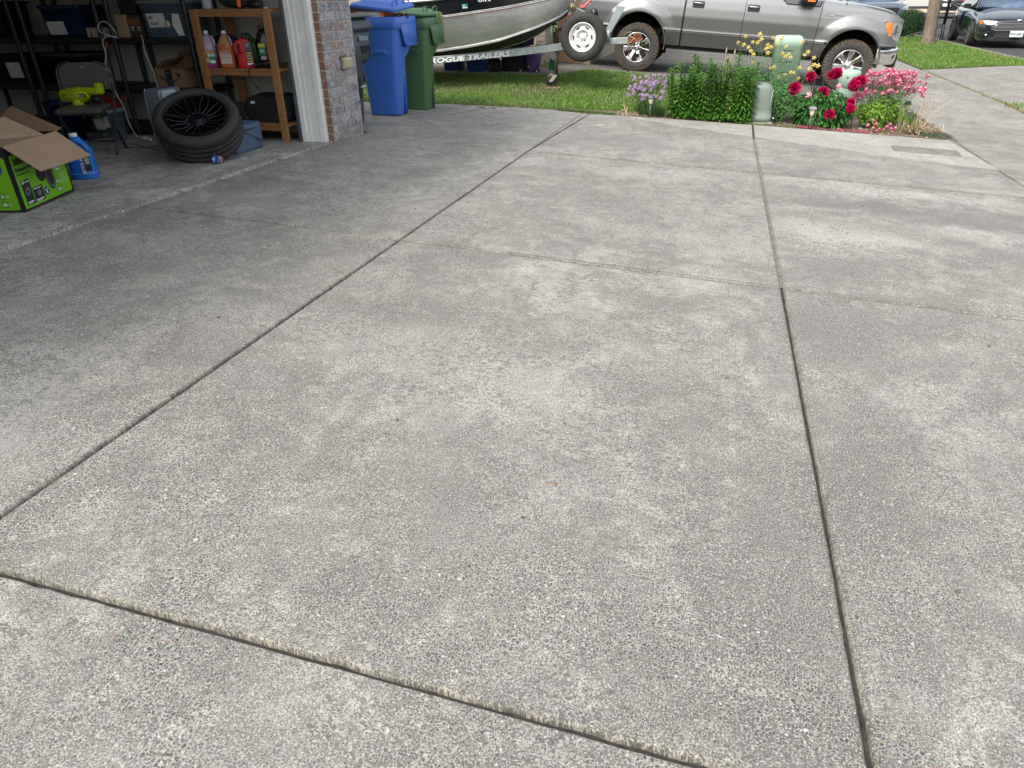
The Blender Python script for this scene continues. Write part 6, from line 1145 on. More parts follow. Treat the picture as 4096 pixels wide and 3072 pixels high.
for k in range(76):
    x, z = tops[k] if k < len(tops) else (-.60 + 1.0 * R.random(), .15 + .38 * R.random()); y = 9.95 + (z - .3) * .9 + R.gauss(0, .05) if k < len(tops) else 9.82 + .1 * R.random(); b = zg(x, y); put(R.choice(LS), t, (x, y, b), (R.gauss(0, .12) + .04, R.gauss(0, .15), R.random() * 6), (z - b) / .65 * (1 if k < len(tops) else R.uniform(.8, 1.1)))
for o_ in LS: drop(o_)
mb = MB()
for i in range(240): x = -.5 + .85 * R.random(); y = 9.74 + .12 * R.random(); leaf(mb, (x, y, zg(x, y) + .02 + .08 * R.random()), (R.gauss(0, 1), -abs(R.gauss(0, .8)), .6), .05 + .03 * R.random(), .008, .8)
mb.build('low_leaves', M_ll, t, recalc=False)
mb = MB()
for x, y, z in ((.02, 10.6, .60), (.13, 10.6, .58), (.09, 10.6, .52), (.05, 10.6, .50), (-.38, 10.5, .52)): mb.tube([(x - .02, y, zg(x, y)), (x, y, z - .04)], .004, 5); mb.tube([(x, y, z - .05), (x, y, z - .02), (x + .003, y, z + .02)], [.006, .012, .003], 6)
t = thing('tulip_seed_heads', 'dried tan seed heads on stems poking above the lilies', 'plant', (.05, 10.6, -.2)); mb.build('seed_head', M_dry2, t, recalc=False)
# clover-like columbine foliage
def foliage(mb, c, r, n, sz, hole=0.0):
    for i in range(n):
        while 1:
            v = Vector((R.uniform(-1, 1), R.uniform(-1, 1), R.uniform(-1, 1)))
            if v.length < 1: break
        if v.length < hole: v = v.normalized() * R.uniform(hole, 1)
        bump_ = 1 + .18 * math.sin(v.x * 9 + v.z * 7) * math.sin(v.y * 8)
        p = Vector((c[0] + v.x * r[0] * bump_, c[1] + v.y * r[1] * bump_, c[2] + v.z * r[2] * bump_)); g0 = zg(p.x, p.y)
        if p.z < g0 + .01: continue
        nrm = (v + Vector((R.gauss(0, .5), R.gauss(0, .5), 1.0))).normalized(); u = nrm.orthogonal().normalized(); u = Matrix.Rotation(R.random() * 6.3, 3, nrm) @ u; w_ = nrm.cross(u); s = sz * (.7 + .6 * R.random())
        for k in range(3):
            a = k * 2.1; d = u * math.cos(a) + w_ * math.sin(a); e = nrm.cross(d); q = p + d * s * .55
            mb.add([tuple(p), tuple(q + e * s * .42), tuple(p + d * s * 1.05 + e * s * .16 - nrm * s * .1), tuple(p + d * s * 1.05 - e * s * .16 - nrm * s * .1), tuple(q - e * s * .42)], [(0, 1, 2, 3, 4)], False)
M_cf = leafmat('columbine_leaf', [(.035, .12, .035), (.07, .20, .055), (.12, .29, .08), (.18, .36, .11)], .6); M_cf2 = leafmat('columbine_leaf_light', [(.07, .16, .02), (.14, .28, .035), (.23, .40, .06), (.33, .48, .09)], .55)
M_yf = leafmat('yellow_petal', [(.62, .45, .10), (.75, .62, .20), (.80, .72, .36)], .6); M_wf = leafmat('cream_petal', [(.75, .60, .50), (.80, .70, .62)], .6); M_pf = leafmat('magenta_petal', [(.34, .02, .09), (.48, .05, .17), (.58, .12, .25), (.80, .55, .55)], .6)
def columb(mb):
    for k in range(5):
        a = k * 2 * PI / 5; d = Vector((math.cos(a), math.sin(a), .15)); mb.m = 0; leaf(mb, (0, 0, 0), d, .030, .0075, .2, 3)
        a += .63; d = Vector((math.cos(a), math.sin(a), 1.0)); mb.m = 1; leaf(mb, (0, 0, 0), d, .015, .0065, -.2, 2); mb.m = 0; mb.tube([(0, 0, 0), (.012 * math.cos(a), .012 * math.sin(a), -.02), (.016 * math.cos(a), .016 * math.sin(a), -.035)], [.003, .0018, .001], 4)
    mb.m = 1; mb.tube([(0, 0, 0), (0, 0, .016)], .0035, 5)
def columbine(name, label, cat, base, flowers, mats, folia, fm, stemr=.0018, sway=.5):
    t = thing(name, label, cat, (base[0], base[1], zg(base[0], base[1]))); pf = proto('flower', mats, columb); mb = MB()
    for x, y, z, s in flowers:
        put(pf, t, (x, y, z), face_cam(None), s); bx, by = lerp(base[0], x, sway), lerp(base[1], y, sway); b = zg(bx, by)
        mb.tube(spline([(bx, by, b), (lerp(bx, x, .35) + R.gauss(0, .01), lerp(by, y, .35), lerp(b, z, .5)), (lerp(bx, x, .8), y, lerp(b, z, .86)), (x, y + .006, z - .004)], 3), stemr, 4, caps=False)
    drop(pf); mb.build('stems', M_cf, t, recalc=False)
    mb = MB()
    for c, r, n, sz in folia: foliage(mb, c, r, n, sz)
    mb.build('foliage', fm, t, recalc=False); return t
yl = [(.25, .74), (.43, .76), (.72, .74), (.98, .68), (1.17, .48), (1.23, .39), (.49, .25), (.76, .24), (.16, .67), (.46, .70), (.42, .66), (.55, .64), (.53, .60), (.58, .61), (.62, .60), (.34, .57), (.38, .52), (.30, .61), (.24, .63), (.66, .66), (.70, .71), (.60, .73), (.40, .42), (.62, .36), (.66, .38), (.75, .53), (.80, .50), (.84, .52), (.90, .30), (.94, .29), (.82, .28), (1.04, .52), (1.08, .55), (1.12, .36), (1.18, .40), (1.0, .36), (1.02, .22), (.85, .50), (.78, .62), (.56, .55), (.35, .67)]
columbine('yellow_columbine', 'airy yellow columbine flowering in front of the large pale green utility box', 'plant', (.75, 10.65), [(x, 10.9 + R.gauss(0, .09), z, 1.0 + .3 * R.random()) for x, z in yl], [M_yf, M_yf], [((.72, 10.6, .02), (.36, .3, .22), 2300, .017), ((.78, 10.25, -.05), (.17, .15, .20), 900, .015), ((.45, 10.7, .15), (.25, .2, .22), 500, .013), ((.62, 10.75, .30), (.42, .15, .26), 750, .011)], M_cf, sway=.55)
pl_ = [(R.uniform(1.70, 2.48), None) for _ in range(96)]; fl_l = []
for i in range(135):
    x = R.gauss(2.08, .21); x = min(2.5, max(1.68, x)); zc = .30 - .25 * abs(x - 2.08); z = zc + R.uniform(-.16, .13); fl_l.append((x, 10.45 + R.gauss(0, .09), z, 1.05 + .5 * R.random()))
columbine('pink_columbine', 'mound of columbine with pink and white flowers at the right of the bed', 'plant', (2.02, 10.42), fl_l, [M_pf, M_wf], [((2.02, 10.40, -.12), (.27, .2, .19), 2900, .018), ((2.10, 10.5, .08), (.28, .15, .14), 500, .012)], M_cf2, sway=.45)
columbine('pink_columbine', 'low sprig of pink and white columbine flowers at the edge of the path', 'plant', (2.02, 9.98), [(x, 9.93, z, 1.0) for x, z in ((1.83, -.20), (1.90, -.23), (1.92, -.18), (1.88, -.14), (2.05, -.21), (2.10, -.23), (2.02, -.245), (2.15, -.22), (1.95, -.26), (2.08, -.18), (1.97, -.24), (2.12, -.26))], [M_pf, M_wf], [((1.98, 10.0, -.27), (.14, .05, .05), 160, .012)], M_cf2)
# peony
M_pl = leafmat('peony_leaf', [(.022, .09, .022), (.04, .145, .03), (.07, .21, .045), (.12, .28, .07)], .3, tr=.2); M_pp = leafmat('peony_petal', [(.30, .0, .025), (.48, .004, .07), (.58, .01, .12), (.68, .04, .2)], .5, tr=.25); M_fp = leafmat('faded_petal', [(.60, .10, .28), (.75, .30, .45), (.80, .45, .50)], .6)
def peony(mb):
    for i in range(110):
        z = 1 - 1.5 * (i + .5) / 110; a = i * 2.4 + R.gauss(0, .2); r = math.sqrt(max(0, 1 - z * z)); v = Vector((r * math.cos(a), r * math.sin(a), z)).normalized(); u = v.orthogonal().normalized(); u = Matrix.Rotation(R.random() * 6.3, 3, v) @ u; w_ = v.cross(u); k = .058 * (.78 + .3 * R.random()); s = .017 + .008 * R.random(); p = v * k * .55
        vs = []; 
        for a_ in range(3):
            for b_ in range(3): vs.append(tuple(p + w_ * (b_ - 1) * s * (.6 + .4 * a_ / 2) + v * k * .55 * a_ / 2 + u * (.012 * (a_ / 2) ** 2 * (1 if b_ != 1 else .3)) + v * R.gauss(0, .002)))
        mb.add(vs, [(0, 1, 4, 3), (1, 2, 5, 4), (3, 4, 7, 6), (4, 5, 8, 7)], True)
    for k in range(7): a = k * 2 * PI / 7; leaf(mb, (0, 0, -.02), (math.cos(a), math.sin(a), .1), .062, .026, .3, 3, -.2)
t = thing('peony', 'peony bush with big crimson blooms between the two short utility domes', 'plant', (1.3, 10.25, zg(1.3, 10.25))); PP = [proto('flower', M_pp, peony) for _ in range(2)]
for x, y, z, s in ((1.11, 10.35, .305, 1.0), (.93, 10.25, .18, 1.15), (1.27, 10.15, .14, 1.12), (1.42, 10.45, .34, 1.12), (1.36, 10.45, .315, .85), (1.61, 10.15, .235, 1.15), (1.69, 10.25, .27, 1.1), (1.60, 10.05, .045, .8), (1.60, 9.98, -.02, .9), (1.37, 9.97, -.09, 1.05), (.92, 10.25, .13, .7)): put(R.choice(PP), t, (x, y, z), face_cam(None, .25), s)
for o_ in PP: drop(o_)
def faded(mb):
    for k in range(12): a = k * 2 * PI / 12 + R.gauss(0, .2); leaf(mb, (0, 0, 0), (math.cos(a), math.sin(a), R.gauss(0, .5)), .05 + .02 * R.random(), .010, .6, 3)
pf = proto('faded_flower', [M_fp], faded); put(pf, t, (1.11, 10.1, .10), face_cam(None), 1.05); put(pf, t, (1.45, 10.2, .22), face_cam(None), .8); drop(pf)
mb = MB()
for i in range(900):
    while 1:
        v = Vector((R.uniform(-1, 1), R.uniform(-1, 1), R.uniform(-.6, 1)))
        if .45 < v.length < 1: break
    p = Vector((1.30 + v.x * .34, 10.22 + v.y * .24, -.10 + v.z * .28))
    if p.z < zg(p.x, p.y) + .02: continue
    for k in range(3): leaf(mb, p, Vector((v.x + R.gauss(0, .5), v.y + R.gauss(0, .5) - .2, v.z * .4 + R.gauss(0, .3))), .07 + .03 * R.random(), .013, .5, 3, .25)
mb.build('foliage', M_pl, t, recalc=False)
mb = MB()
for i in range(260):
    x = R.choice([R.uniform(.98, 1.25), R.uniform(1.25, 1.9)]); y = 9.80 + .2 * R.random() ** 1.5; mb.T = Matrix.Translation((x, y, zg(x, y) + .004)) @ Matrix.Rotation(R.random() * 6.3, 4, 'Z'); s = .008 + .010 * R.random(); mb.add([(-s, -s * .5, 0), (s, -s * .6, .003), (s * .8, s * .6, .008), (-s, s * .5, .002)], [(0, 1, 2, 3)], False)
tagp(mb.build('fallen_petals', leafmat('fallen_petals', [(.30, .01, .05), (.50, .04, .14), (.65, .25, .32)]), recalc=False), 'fallen crimson petals scattered under the peony', 'petals', kind='stuff')
# dried iris
M_il = leafmat('iris_leaf', [(.12, .20, .05), (.20, .28, .08), (.38, .36, .14)], .5)
t = thing('withered_iris', 'withered iris with tan stalks at the right end of the bed', 'plant', (2.42, 10.2, zg(2.4, 10.2))); mb = MB()
for i in range(16): x = 2.36 + R.gauss(0, .07); leaf(mb, (x, 10.2 + R.gauss(0, .05), zg(x, 10.2)), (R.gauss(0, .3), R.gauss(0, .2), 1), .22 + .2 * R.random(), .011, .15, 5, .2)
leaf(mb, (2.36, 10.1, zg(2.3, 10.1)), (-.6, -.1, .9), .26, .022, .55, 6, .3); leaf(mb, (2.36, 10.1, zg(2.3, 10.1)), (-.9, -.1, .8), .22, .016, .7, 6, .3); mb.build('green_leaves', M_il, t, recalc=False)
mb = MB()
for i in range(330): x = 2.44 + R.gauss(0, .09); a = R.gauss(.5, .5); leaf(mb, (x, 10.15 + R.gauss(0, .06), zg(x, 10.2) + .01), (a, R.gauss(0, .3) - .1, .8), .14 + .2 * R.random(), .0045, .35 + .6 * R.random(), 5)
mb.build('dry_leaves', M_dry2, t, recalc=False); mb = MB()
for dx, z in ((.16, .21), (.28, .08), (.22, .03), (.02, .12), (.10, .13), (-.06, .10), (.05, .05), (.13, .02), (.25, -.06), (.0, .02)): x0 = 2.42 + dx * .3; mb.tube(spline([(x0, 10.18, zg(x0, 10.2)), (x0 + dx * .3, 10.18, lerp(-.3, z, .55)), (x0 + dx * .9, 10.18, z)], 3), .0035, 5); mb.tube([(x0 + dx * .9, 10.18, z - .01), (x0 + dx * .93 + .01, 10.18, z + .02)], [.006, .004], 5)
mb.build('dry_stems', M_dry2, t, recalc=False)
mb = MB()
for i in range(900): x = 2.45 + .34 * R.random() + R.gauss(0, .02); y = 9.82 + .35 * R.random(); foliage(mb, (x, y, zg(x, y) + .02), (.01, .01, .02), 1, .009)
tagp(mb.build('ground_cover', leafmat('grey_green_cover', [(.06, .10, .05), (.10, .16, .08), (.17, .22, .12)]), recalc=False), 'grey green ground cover in the right corner of the bed', 'ground cover', kind='stuff')
mb = MB()
for i in range(240): x = .55 + .5 * R.random(); y = 9.76 + .1 * R.random(); foliage(mb, (x, y, zg(x, y) + .015), (.02, .02, .02), 1, .008)
for i in range(300): x = R.uniform(-2.1, -1.3); tuft(mb, x, 9.62 + R.random() * .1, zg(x, 9.6), 2, .03, .004, .02, 1.2)
for i in range(60): x = R.uniform(.35, 1.0); tuft(mb, x, 9.75, zg(x, 9.7), 2, .03, .003, .02, 1)
tagp(mb.build('edge_weeds', leafmat('edge_weed', [(.07, .13, .04), (.12, .20, .06), (.2, .26, .1)]), recalc=False), 'small weeds along the edge of the flower bed', 'weeds', kind='stuff')
# dry leaves litter under lily and bed
mb = MB()
for i in range(420): x = R.uniform(-1.3, 2.5); y = R.uniform(9.74, 10.2); mb.T = Matrix.Translation((x, y, zg(x, y) + .006)) @ Matrix.Rotation(R.random() * 6.3, 4, 'Z') @ Matrix.Rotation(R.gauss(0, .4), 4, 'X'); s = .008 + .014 * R.random(); mb.add([(-s, 0, 0), (0, -s * .4, .003), (s, 0, 0), (0, s * .4, .004)], [(0, 1, 2, 3)], False)
tagp(mb.build('dry_litter', M_dry2, recalc=False), 'dry leaf litter on the soil of the flower bed', 'leaf litter', kind='stuff')
# plant supports
M_bl2 = mat('black_wire', (.02, .025, .022), .5)
def support(label, cx, cy, r, top, legs):
    t = thing('plant_support', label, 'plant support', (cx, cy, zg(cx, cy)))
    for a in legs: mb = MB(); x, y = cx + r * math.cos(a), cy + r * math.sin(a); mb.tube([(x, y, zg(x, y)), (x * 1.0 - .015 * math.cos(a), y, top)], .006, 6); mb.build('leg', M_bl2, t)
    mb = MB(); mb.tube([(cx + r * math.cos(a), cy + r * math.sin(a), top - .14) for a in [2 * PI * i / 28 for i in range(29)]], .003, 5); mb.build('ring', M_bl2, t)
support('black wire hoop support standing in the crimson peony', 1.2, 10.4, .09, .30, (.2, 2.2, 4.2)); support('black wire support ring around the pink columbine mound', 1.92, 10.3, .22, .19, (-.9, 1.2, 3.1))
mb = MB(); mb.tube(spline([(1.17, 10.35, .1), (1.18, 10.35, .27), (1.21, 10.35, .32), (1.24, 10.35, .27), (1.25, 10.35, .1)], 4), .004, 5); tagp(mb.build('wire_hoop', M_bl2), 'small arched black wire among the peony blooms', 'wire')
# solar lights
M_cup = mat('frosted_cup', (.62, .60, .42), .3, coat=.5); M_sp = mat('solar_grey', (.22, .23, .25), .4, .3)
def solar(x, y, label, capm, square, h=.265):
    z = zg(x, y); t = thing('solar_light', label, 'garden light', (x, y, z), 'solar path lights')
    mb = MB(); mb.tube([(x, y, z - .03), (x, y, z + h - .10)], .0095, 10); mb.build('stake', mat('light_stake', (.12, .12, .125), .45, .3), t)
    mb = MB(); mb.lathe([(.0001, h - .112), (.012, h - .11), (.022, h - .095), (.029, h - .065), (.031, h - .03)], (x, y, z), n=20, caps=False); mb.build('cup', M_cup, t)
    mb = MB()
    if square: mb.loft([[(x + a * s, y + b * s, z + hh) for a, b in ((-1, -1), (1, -1), (1, 1), (-1, 1))] for s, hh in ((.044, h - .03), (.045, h - .024), (.031, h), (.030, h))], True, True, False)
    else: mb.lathe([(.036, h - .04), (.042, h - .038), (.042, h - .026), (.036, h - .02), (.036, h - .008), (.030, h), (.0001, h)], (x, y, z), n=24)
    mb.build('cap', capm, t)
solar(-.84, 9.69, 'round capped solar path light in front of the chives', mat('bluegrey_cap', (.11, .125, .15), .35), False); solar(1.135, 9.745, 'square grey capped solar path light in front of the peony', M_sp, True); solar(2.36, 10.55, 'dark solar path light half hidden behind the withered iris', M_blk, False, .33)
# utility pedestals
M_pg = mat('pale_green_enamel', (.36, .52, .41), .35, var=.05, sc=4, dirt=.12, dirtc=(.30, .38, .30), bump=.05); M_dg = mat('faded_grey_green', (.17, .215, .175), .5, var=.10, sc=5, dirt=.15, dirtc=(.25, .28, .25), bump=.1)
t = thing('utility_box', 'tall pale green utility cabinet with slotted front behind the yellow flowers', 'utility box', (.9, 11.9, zg(.9, 11.9))); zb = zg(.9, 11.9) - .02
mb = MB(); mb.loft([[(x, y, z) for x, y in rrect(.715 + a + s, 1.095 - a + s, 11.78 + a, 12.1 - a, .035)] for z, a, s in ((zb, 0, .01), (.56, .0, -.02), (.565, -.006, -.02), (.66, -.006, -.025), (.69, .01, -.025), (.705, .035, -.025))], True, True); b = mb.build('body', M_pg, t)
for z in (.51, .36, .22, .08): mb = MB(); mb.box(.81, .96, 11.776, 11.782, z, z + .008); mb.build('slot', M_jointd, b)
t = thing('utility_pedestal', 'squat grey green utility dome beside the lilies on a concrete pad', 'utility box', (.53, 9.95, zg(.5, 9.9))); zb = zg(.5, 9.9)
mb = MB(); mb.loft([[(.54 + dx + w_ * math.copysign(abs(math.cos(a)) ** .7, math.cos(a)), 9.97 + w_ * .8 * math.copysign(abs(math.sin(a)) ** .7, math.sin(a)), z) for a in [2 * PI * i / 32 for i in range(32)]] for z, w_, dx in ((zb + .02, .145, .0), (zb + .085, .142, 0), (zb + .086, .139, 0), (-.05, .135, -.004), (.05, .131, -.008), (.14, .127, -.012), (.20, .118, -.015), (.235, .098, -.018), (.255, .065, -.02), (.262, .02, -.022))], True, True); mb.build('dome', M_dg, t)
mb = MB(); mb.box(.40, .70, 9.83, 10.1, zb - .06, zb + .02, .01); mb.build('pad', mat('pad_concrete', (.28, .26, .22), .9, var=.2, bump=.5), t); mb = MB(); mb.lathe([(.0001, 0), (.014, 0), (.014, .03)], (.70, 9.86, zb + .07), 'y', 10); mb.build('bolt', M_steel, t)
mb = MB(); mb.tube([(.645, 9.868, .19), (.640, 9.856, .10), (.635, 9.85, -.02)], .0022, 4); mb.build('paint_scratch', M_white, t)
t = thing('utility_pedestal', 'round pale green utility post rising behind the crimson peony', 'utility box', (1.65, 10.87, zg(1.65, 10.87)))
mb = MB(); mb.lathe([(.115, zg(1.65, 10.9) - .02), (.112, .15)], (1.63, 10.88, 0), n=32); mb.build('post', M_pg, t); mb = MB(); mb.lathe([(.112, .13), (.13, .14), (.133, .30), (.125, .33), (.10, .345), (.0001, .348)], (1.65, 10.88, 0), n=32); c_ = mb.build('cap', M_pg, t)
for a in (-.04, .05): mb = MB(); mb.box(1.63 + a, 1.66 + a, 10.744, 10.752, .265, .272); mb.build('slot', M_jointd, c_)
# meter cover set in the walkway
t = thing('meter_cover', 'worn oblong meter cover set flush in the concrete walkway', 'meter cover', (2.2, 8.78, zg(2.2, 8.78))); P = []
cx, cy = 2.25, 8.75
def mc(w_, h_, r, z): return [(cx + x + y * .1, cy + y - x * .0, zg(cx + x, cy + y) + z) for x, y in rrect(-w_, w_, -h_, h_, r, 5)]
mb = MB(); mb.loft([mc(.34, .20, .05, .0005), mc(.34, .20, .05, .003), mc(.325, .185, .045, .003)], True, False, False); mb.build('frame', mat('rust_stained_rim', (.22, .17, .11), .9, var=.3), t)
mb = MB(); mb.add(mc(.325, .185, .045, .0025), [tuple(range(24))], False); mb.build('lid', concrete('meter_lid', (.27, .265, .24), agg=.3), t, recalc=False)
# ---------------------------------------------------------------- street
M_bark = N('bark'); _w = M_bark.mapping((3, 3, .7)); _b = M_bark.noise(9, 7, .75, _w, 1.5); M_bark.col(M_bark.mix(M_bark.ramp(M_bark.noise(3, 4), [(.4, 0), (.65, .6)]), M_bark.ramp(_b, [(.35, (.13, .09, .065)), (.5, (.27, .215, .165)), (.68, (.42, .36, .30))]), (.22, .16, .09))); M_bark.set(rough=.95); M_bark.bump(_b, 1.0, .05); M_bark = M_bark.mat
TX, TY = 5.92, 25.7
t = thing('street_tree', 'rough barked street tree standing on the kerbside grass strip', 'tree', (TX, TY, zg(TX, TY)))
def trunkring(cx, cy, z, r, ph): return [(cx + r * (1 + .07 * math.sin(3 * a + ph) + .05 * math.sin(7 * a + ph * 2) + .02 * R.random()) * math.cos(a), cy + r * (1 + .07 * math.sin(3 * a + ph) + .05 * math.sin(7 * a + ph * 2)) * math.sin(a), z) for a in [2 * PI * i / 28 for i in range(28)]]
mb = MB(); zz0 = zg(TX, TY); mb.loft([trunkring(TX - .04, TY, zz0 - .05, .20, 0), trunkring(TX - .04, TY, zz0 + .04, .18, .1)] + [trunkring(TX - .04 - .085 * h, TY, zz0 + h, .165 - .012 * h, .1 + h * .6) for h in [.15 * k for k in range(1, 17)]], True, True); mb.build('trunk', M_bark, t)
for dx, dy, L in ((-1.2, .3, 2.4), (1.0, -.5, 2.2), (.2, 1.3, 2.3), (-.3, -1.0, 2.6)): mb = MB(); mb.tube(spline([(TX - .24, TY, 2.2), (TX - .2 + dx * .5, TY + dy * .5, 2.2 + L * .45), (TX + dx, TY + dy, 2.2 + L)], 5), [.12 - .008 * k for k in range(11)], 8); mb.build('limb', M_bark, t)
mb = MB()
for i in range(60):
    v = Vector((R.gauss(0, 1), R.gauss(0, 1), R.gauss(0, .7))).normalized() * R.uniform(.5, 1); c = (TX + v.x * 1.9, TY + v.y * 1.9, 4.8 + v.z * 1.4)
    for k in range(130): p = Vector(c) + Vector((R.gauss(0, .3), R.gauss(0, .3), R.gauss(0, .25))); leaf(mb, p, (R.gauss(0, 1), R.gauss(0, 1), R.gauss(0, .6)), .15, .05, .3, 2)
mb.build('crown', M_cf, t, recalc=False)
t = thing('ornamental_bush', 'rounded fine leaved green bush behind the truck nose', 'bush', (6.2, 30.5, -.14)); mb = MB()
for i in range(5200):
    v = Vector((R.gauss(0, 1), R.gauss(0, 1), R.gauss(0, 1))).normalized(); r_ = R.uniform(.35, 1) ** .6; p = Vector((6.22 + v.x * .50 * r_, 30.5 + v.y * .5 * r_, .30 + v.z * .40 * r_)); leaf(mb, p, v + Vector((R.gauss(0, .3), R.gauss(0, .3), .6)), .16, .008, 1.0, 3)
mb.build('foliage', leafmat('bush_green', [(.012, .05, .018), (.03, .09, .03), (.06, .15, .05)], .7), t, recalc=False); mb = MB(); mb.tube([(6.22, 30.5, -.16), (6.22, 30.5, .2)], .05, 8); mb.build('stem', M_bark, t)
t = thing('fallen_branch', 'bare pale branch lying on the dark verge by the bush', 'branch', (6.3, 29.6, -.13))
mb = MB(); mb.tube([(5.95, 29.4, -.12), (6.35, 29.7, -.02), (6.7, 29.8, .06)], .014, 5); mb.tube([(6.3, 29.6, -.04), (6.45, 29.3, -.12)], .009, 5); mb.build('wood', mat('dead_wood', (.22, .20, .17), .9), t)
t = thing('hoop_stand', 'dark slanted pole with side braces on the kerb behind the tree', 'pole', (6.74, 28, -.14)); M_pole = mat('dark_pole', (.035, .037, .045), .45, .4)
mb = MB(); mb.tube([(6.73, 28, .30), (6.70, 28, 1.9)], .045, 10); mb.tube([(6.735, 28, .34), (6.70, 28, .31), (6.73, 28, -.12)], .016, 6); mb.tube([(6.76, 28, .34), (6.79, 28, -.12)], .016, 6); mb.build('pole', M_pole, t)
for z in (.20, .13): mb = MB(); mb.tube([(6.71, 28, z + .12), (6.45, 28.1, z - .0), (6.2, 28.2, z - .1)], .014, 6); mb.build('brace', M_pole, t)
mb = MB(); mb.box(6.45, 6.8, 27.9, 28.4, -.15, -.10, .01); mb.build('base', M_pole, t)
# ---------------------------------------------------------------- dark sedan
CP = mat('black_car_paint', (.008, .012, .018), .10, var=.1, coat=1.0)
SD = thing('sedan', 'glossy black sedan facing the camera with a wide chrome barred grille', 'car', (7.50, 23.7, -.14), None, (0, 0, math.radians(-5)))
SM = wmat(SD)
def sb(): m_ = MB(); m_.T = SM; return m_
Wd = .925
def sec(y, w, zl, zbelt, zs, nose=0):   # cross-section at distance y behind nose: lower z, shoulder z, top z
    return [(-w * .93, y, zl), (-w * .99, y, zl + .12), (-w, y, (zl + zbelt) / 2), (-w * .985, y, zbelt - .06), (-w * .93, y, zbelt), (-w * .72, y, lerp(zbelt, zs, .6)), (-w * .35, y, lerp(zbelt, zs, .93)), (0, y, zs), (w * .35, y, lerp(zbelt, zs, .93)), (w * .72, y, lerp(zbelt, zs, .6)), (w * .93, y, zbelt), (w * .985, y, zbelt - .06), (w, y, (zl + zbelt) / 2), (w * .99, y, zl + .12), (w * .93, y, zl)]
secs = [sec(.0, .55, .30, .60, .66), sec(.03, .68, .24, .64, .70), sec(.12, .80, .19, .67, .74), sec(.3, .88, .18, .70, .79), sec(.6, .915, .18, .75, .86), sec(1.0, .925, .18, .80, .93), sec(1.35, .925, .18, .85, .98), sec(1.7, .925, .18, .90, 1.00), sec(2.6, .925, .18, .93, 1.0), sec(3.6, .92, .20, .95, 1.02), sec(4.3, .90, .22, .96, 1.06), sec(4.7, .85, .30, .92, 1.04), sec(4.86, .7, .4, .85, .95)]
mb = sb(); mb.loft(secs, False, False); mb.add(secs[0], [tuple(range(15))], False); mb.add(secs[-1], [tuple(range(15))], False); body = mb.build('body', CP, SD, sub=1)
mb = sb(); cab_ = [[(-.84, 1.45, .93), (.84, 1.45, .93), (.84, 4.3, .98), (-.84, 4.3, .98)], [(-.66, 2.15, 1.38), (.66, 2.15, 1.38), (.62, 3.6, 1.36), (-.62, 3.6, 1.36)], [(-.58, 2.35, 1.46), (.58, 2.35, 1.46), (.55, 3.4, 1.44), (-.55, 3.4, 1.44)]]
mb.loft(cab_, True, True, False); mb.build('cabin', CP, SD, bevel=.04)
M_ws = N('windscreen_glass'); M_ws.col(M_ws.ramp(M_ws.noise(1.6, 4, .6), [(.35, (.02, .035, .06)), (.6, (.09, .14, .22)), (.75, (.25, .32, .42))])); M_ws.set(rough=.05, coat=1.0, spec=.8); M_ws = M_ws.mat
mb = sb(); mb.prism([(-.78, 1.50, .965), (.78, 1.50, .965), (.63, 2.10, 1.36), (-.63, 2.10, 1.36)], (0, -.012, .012)); mb.build('windscreen', M_ws, SD, bevel=.005)
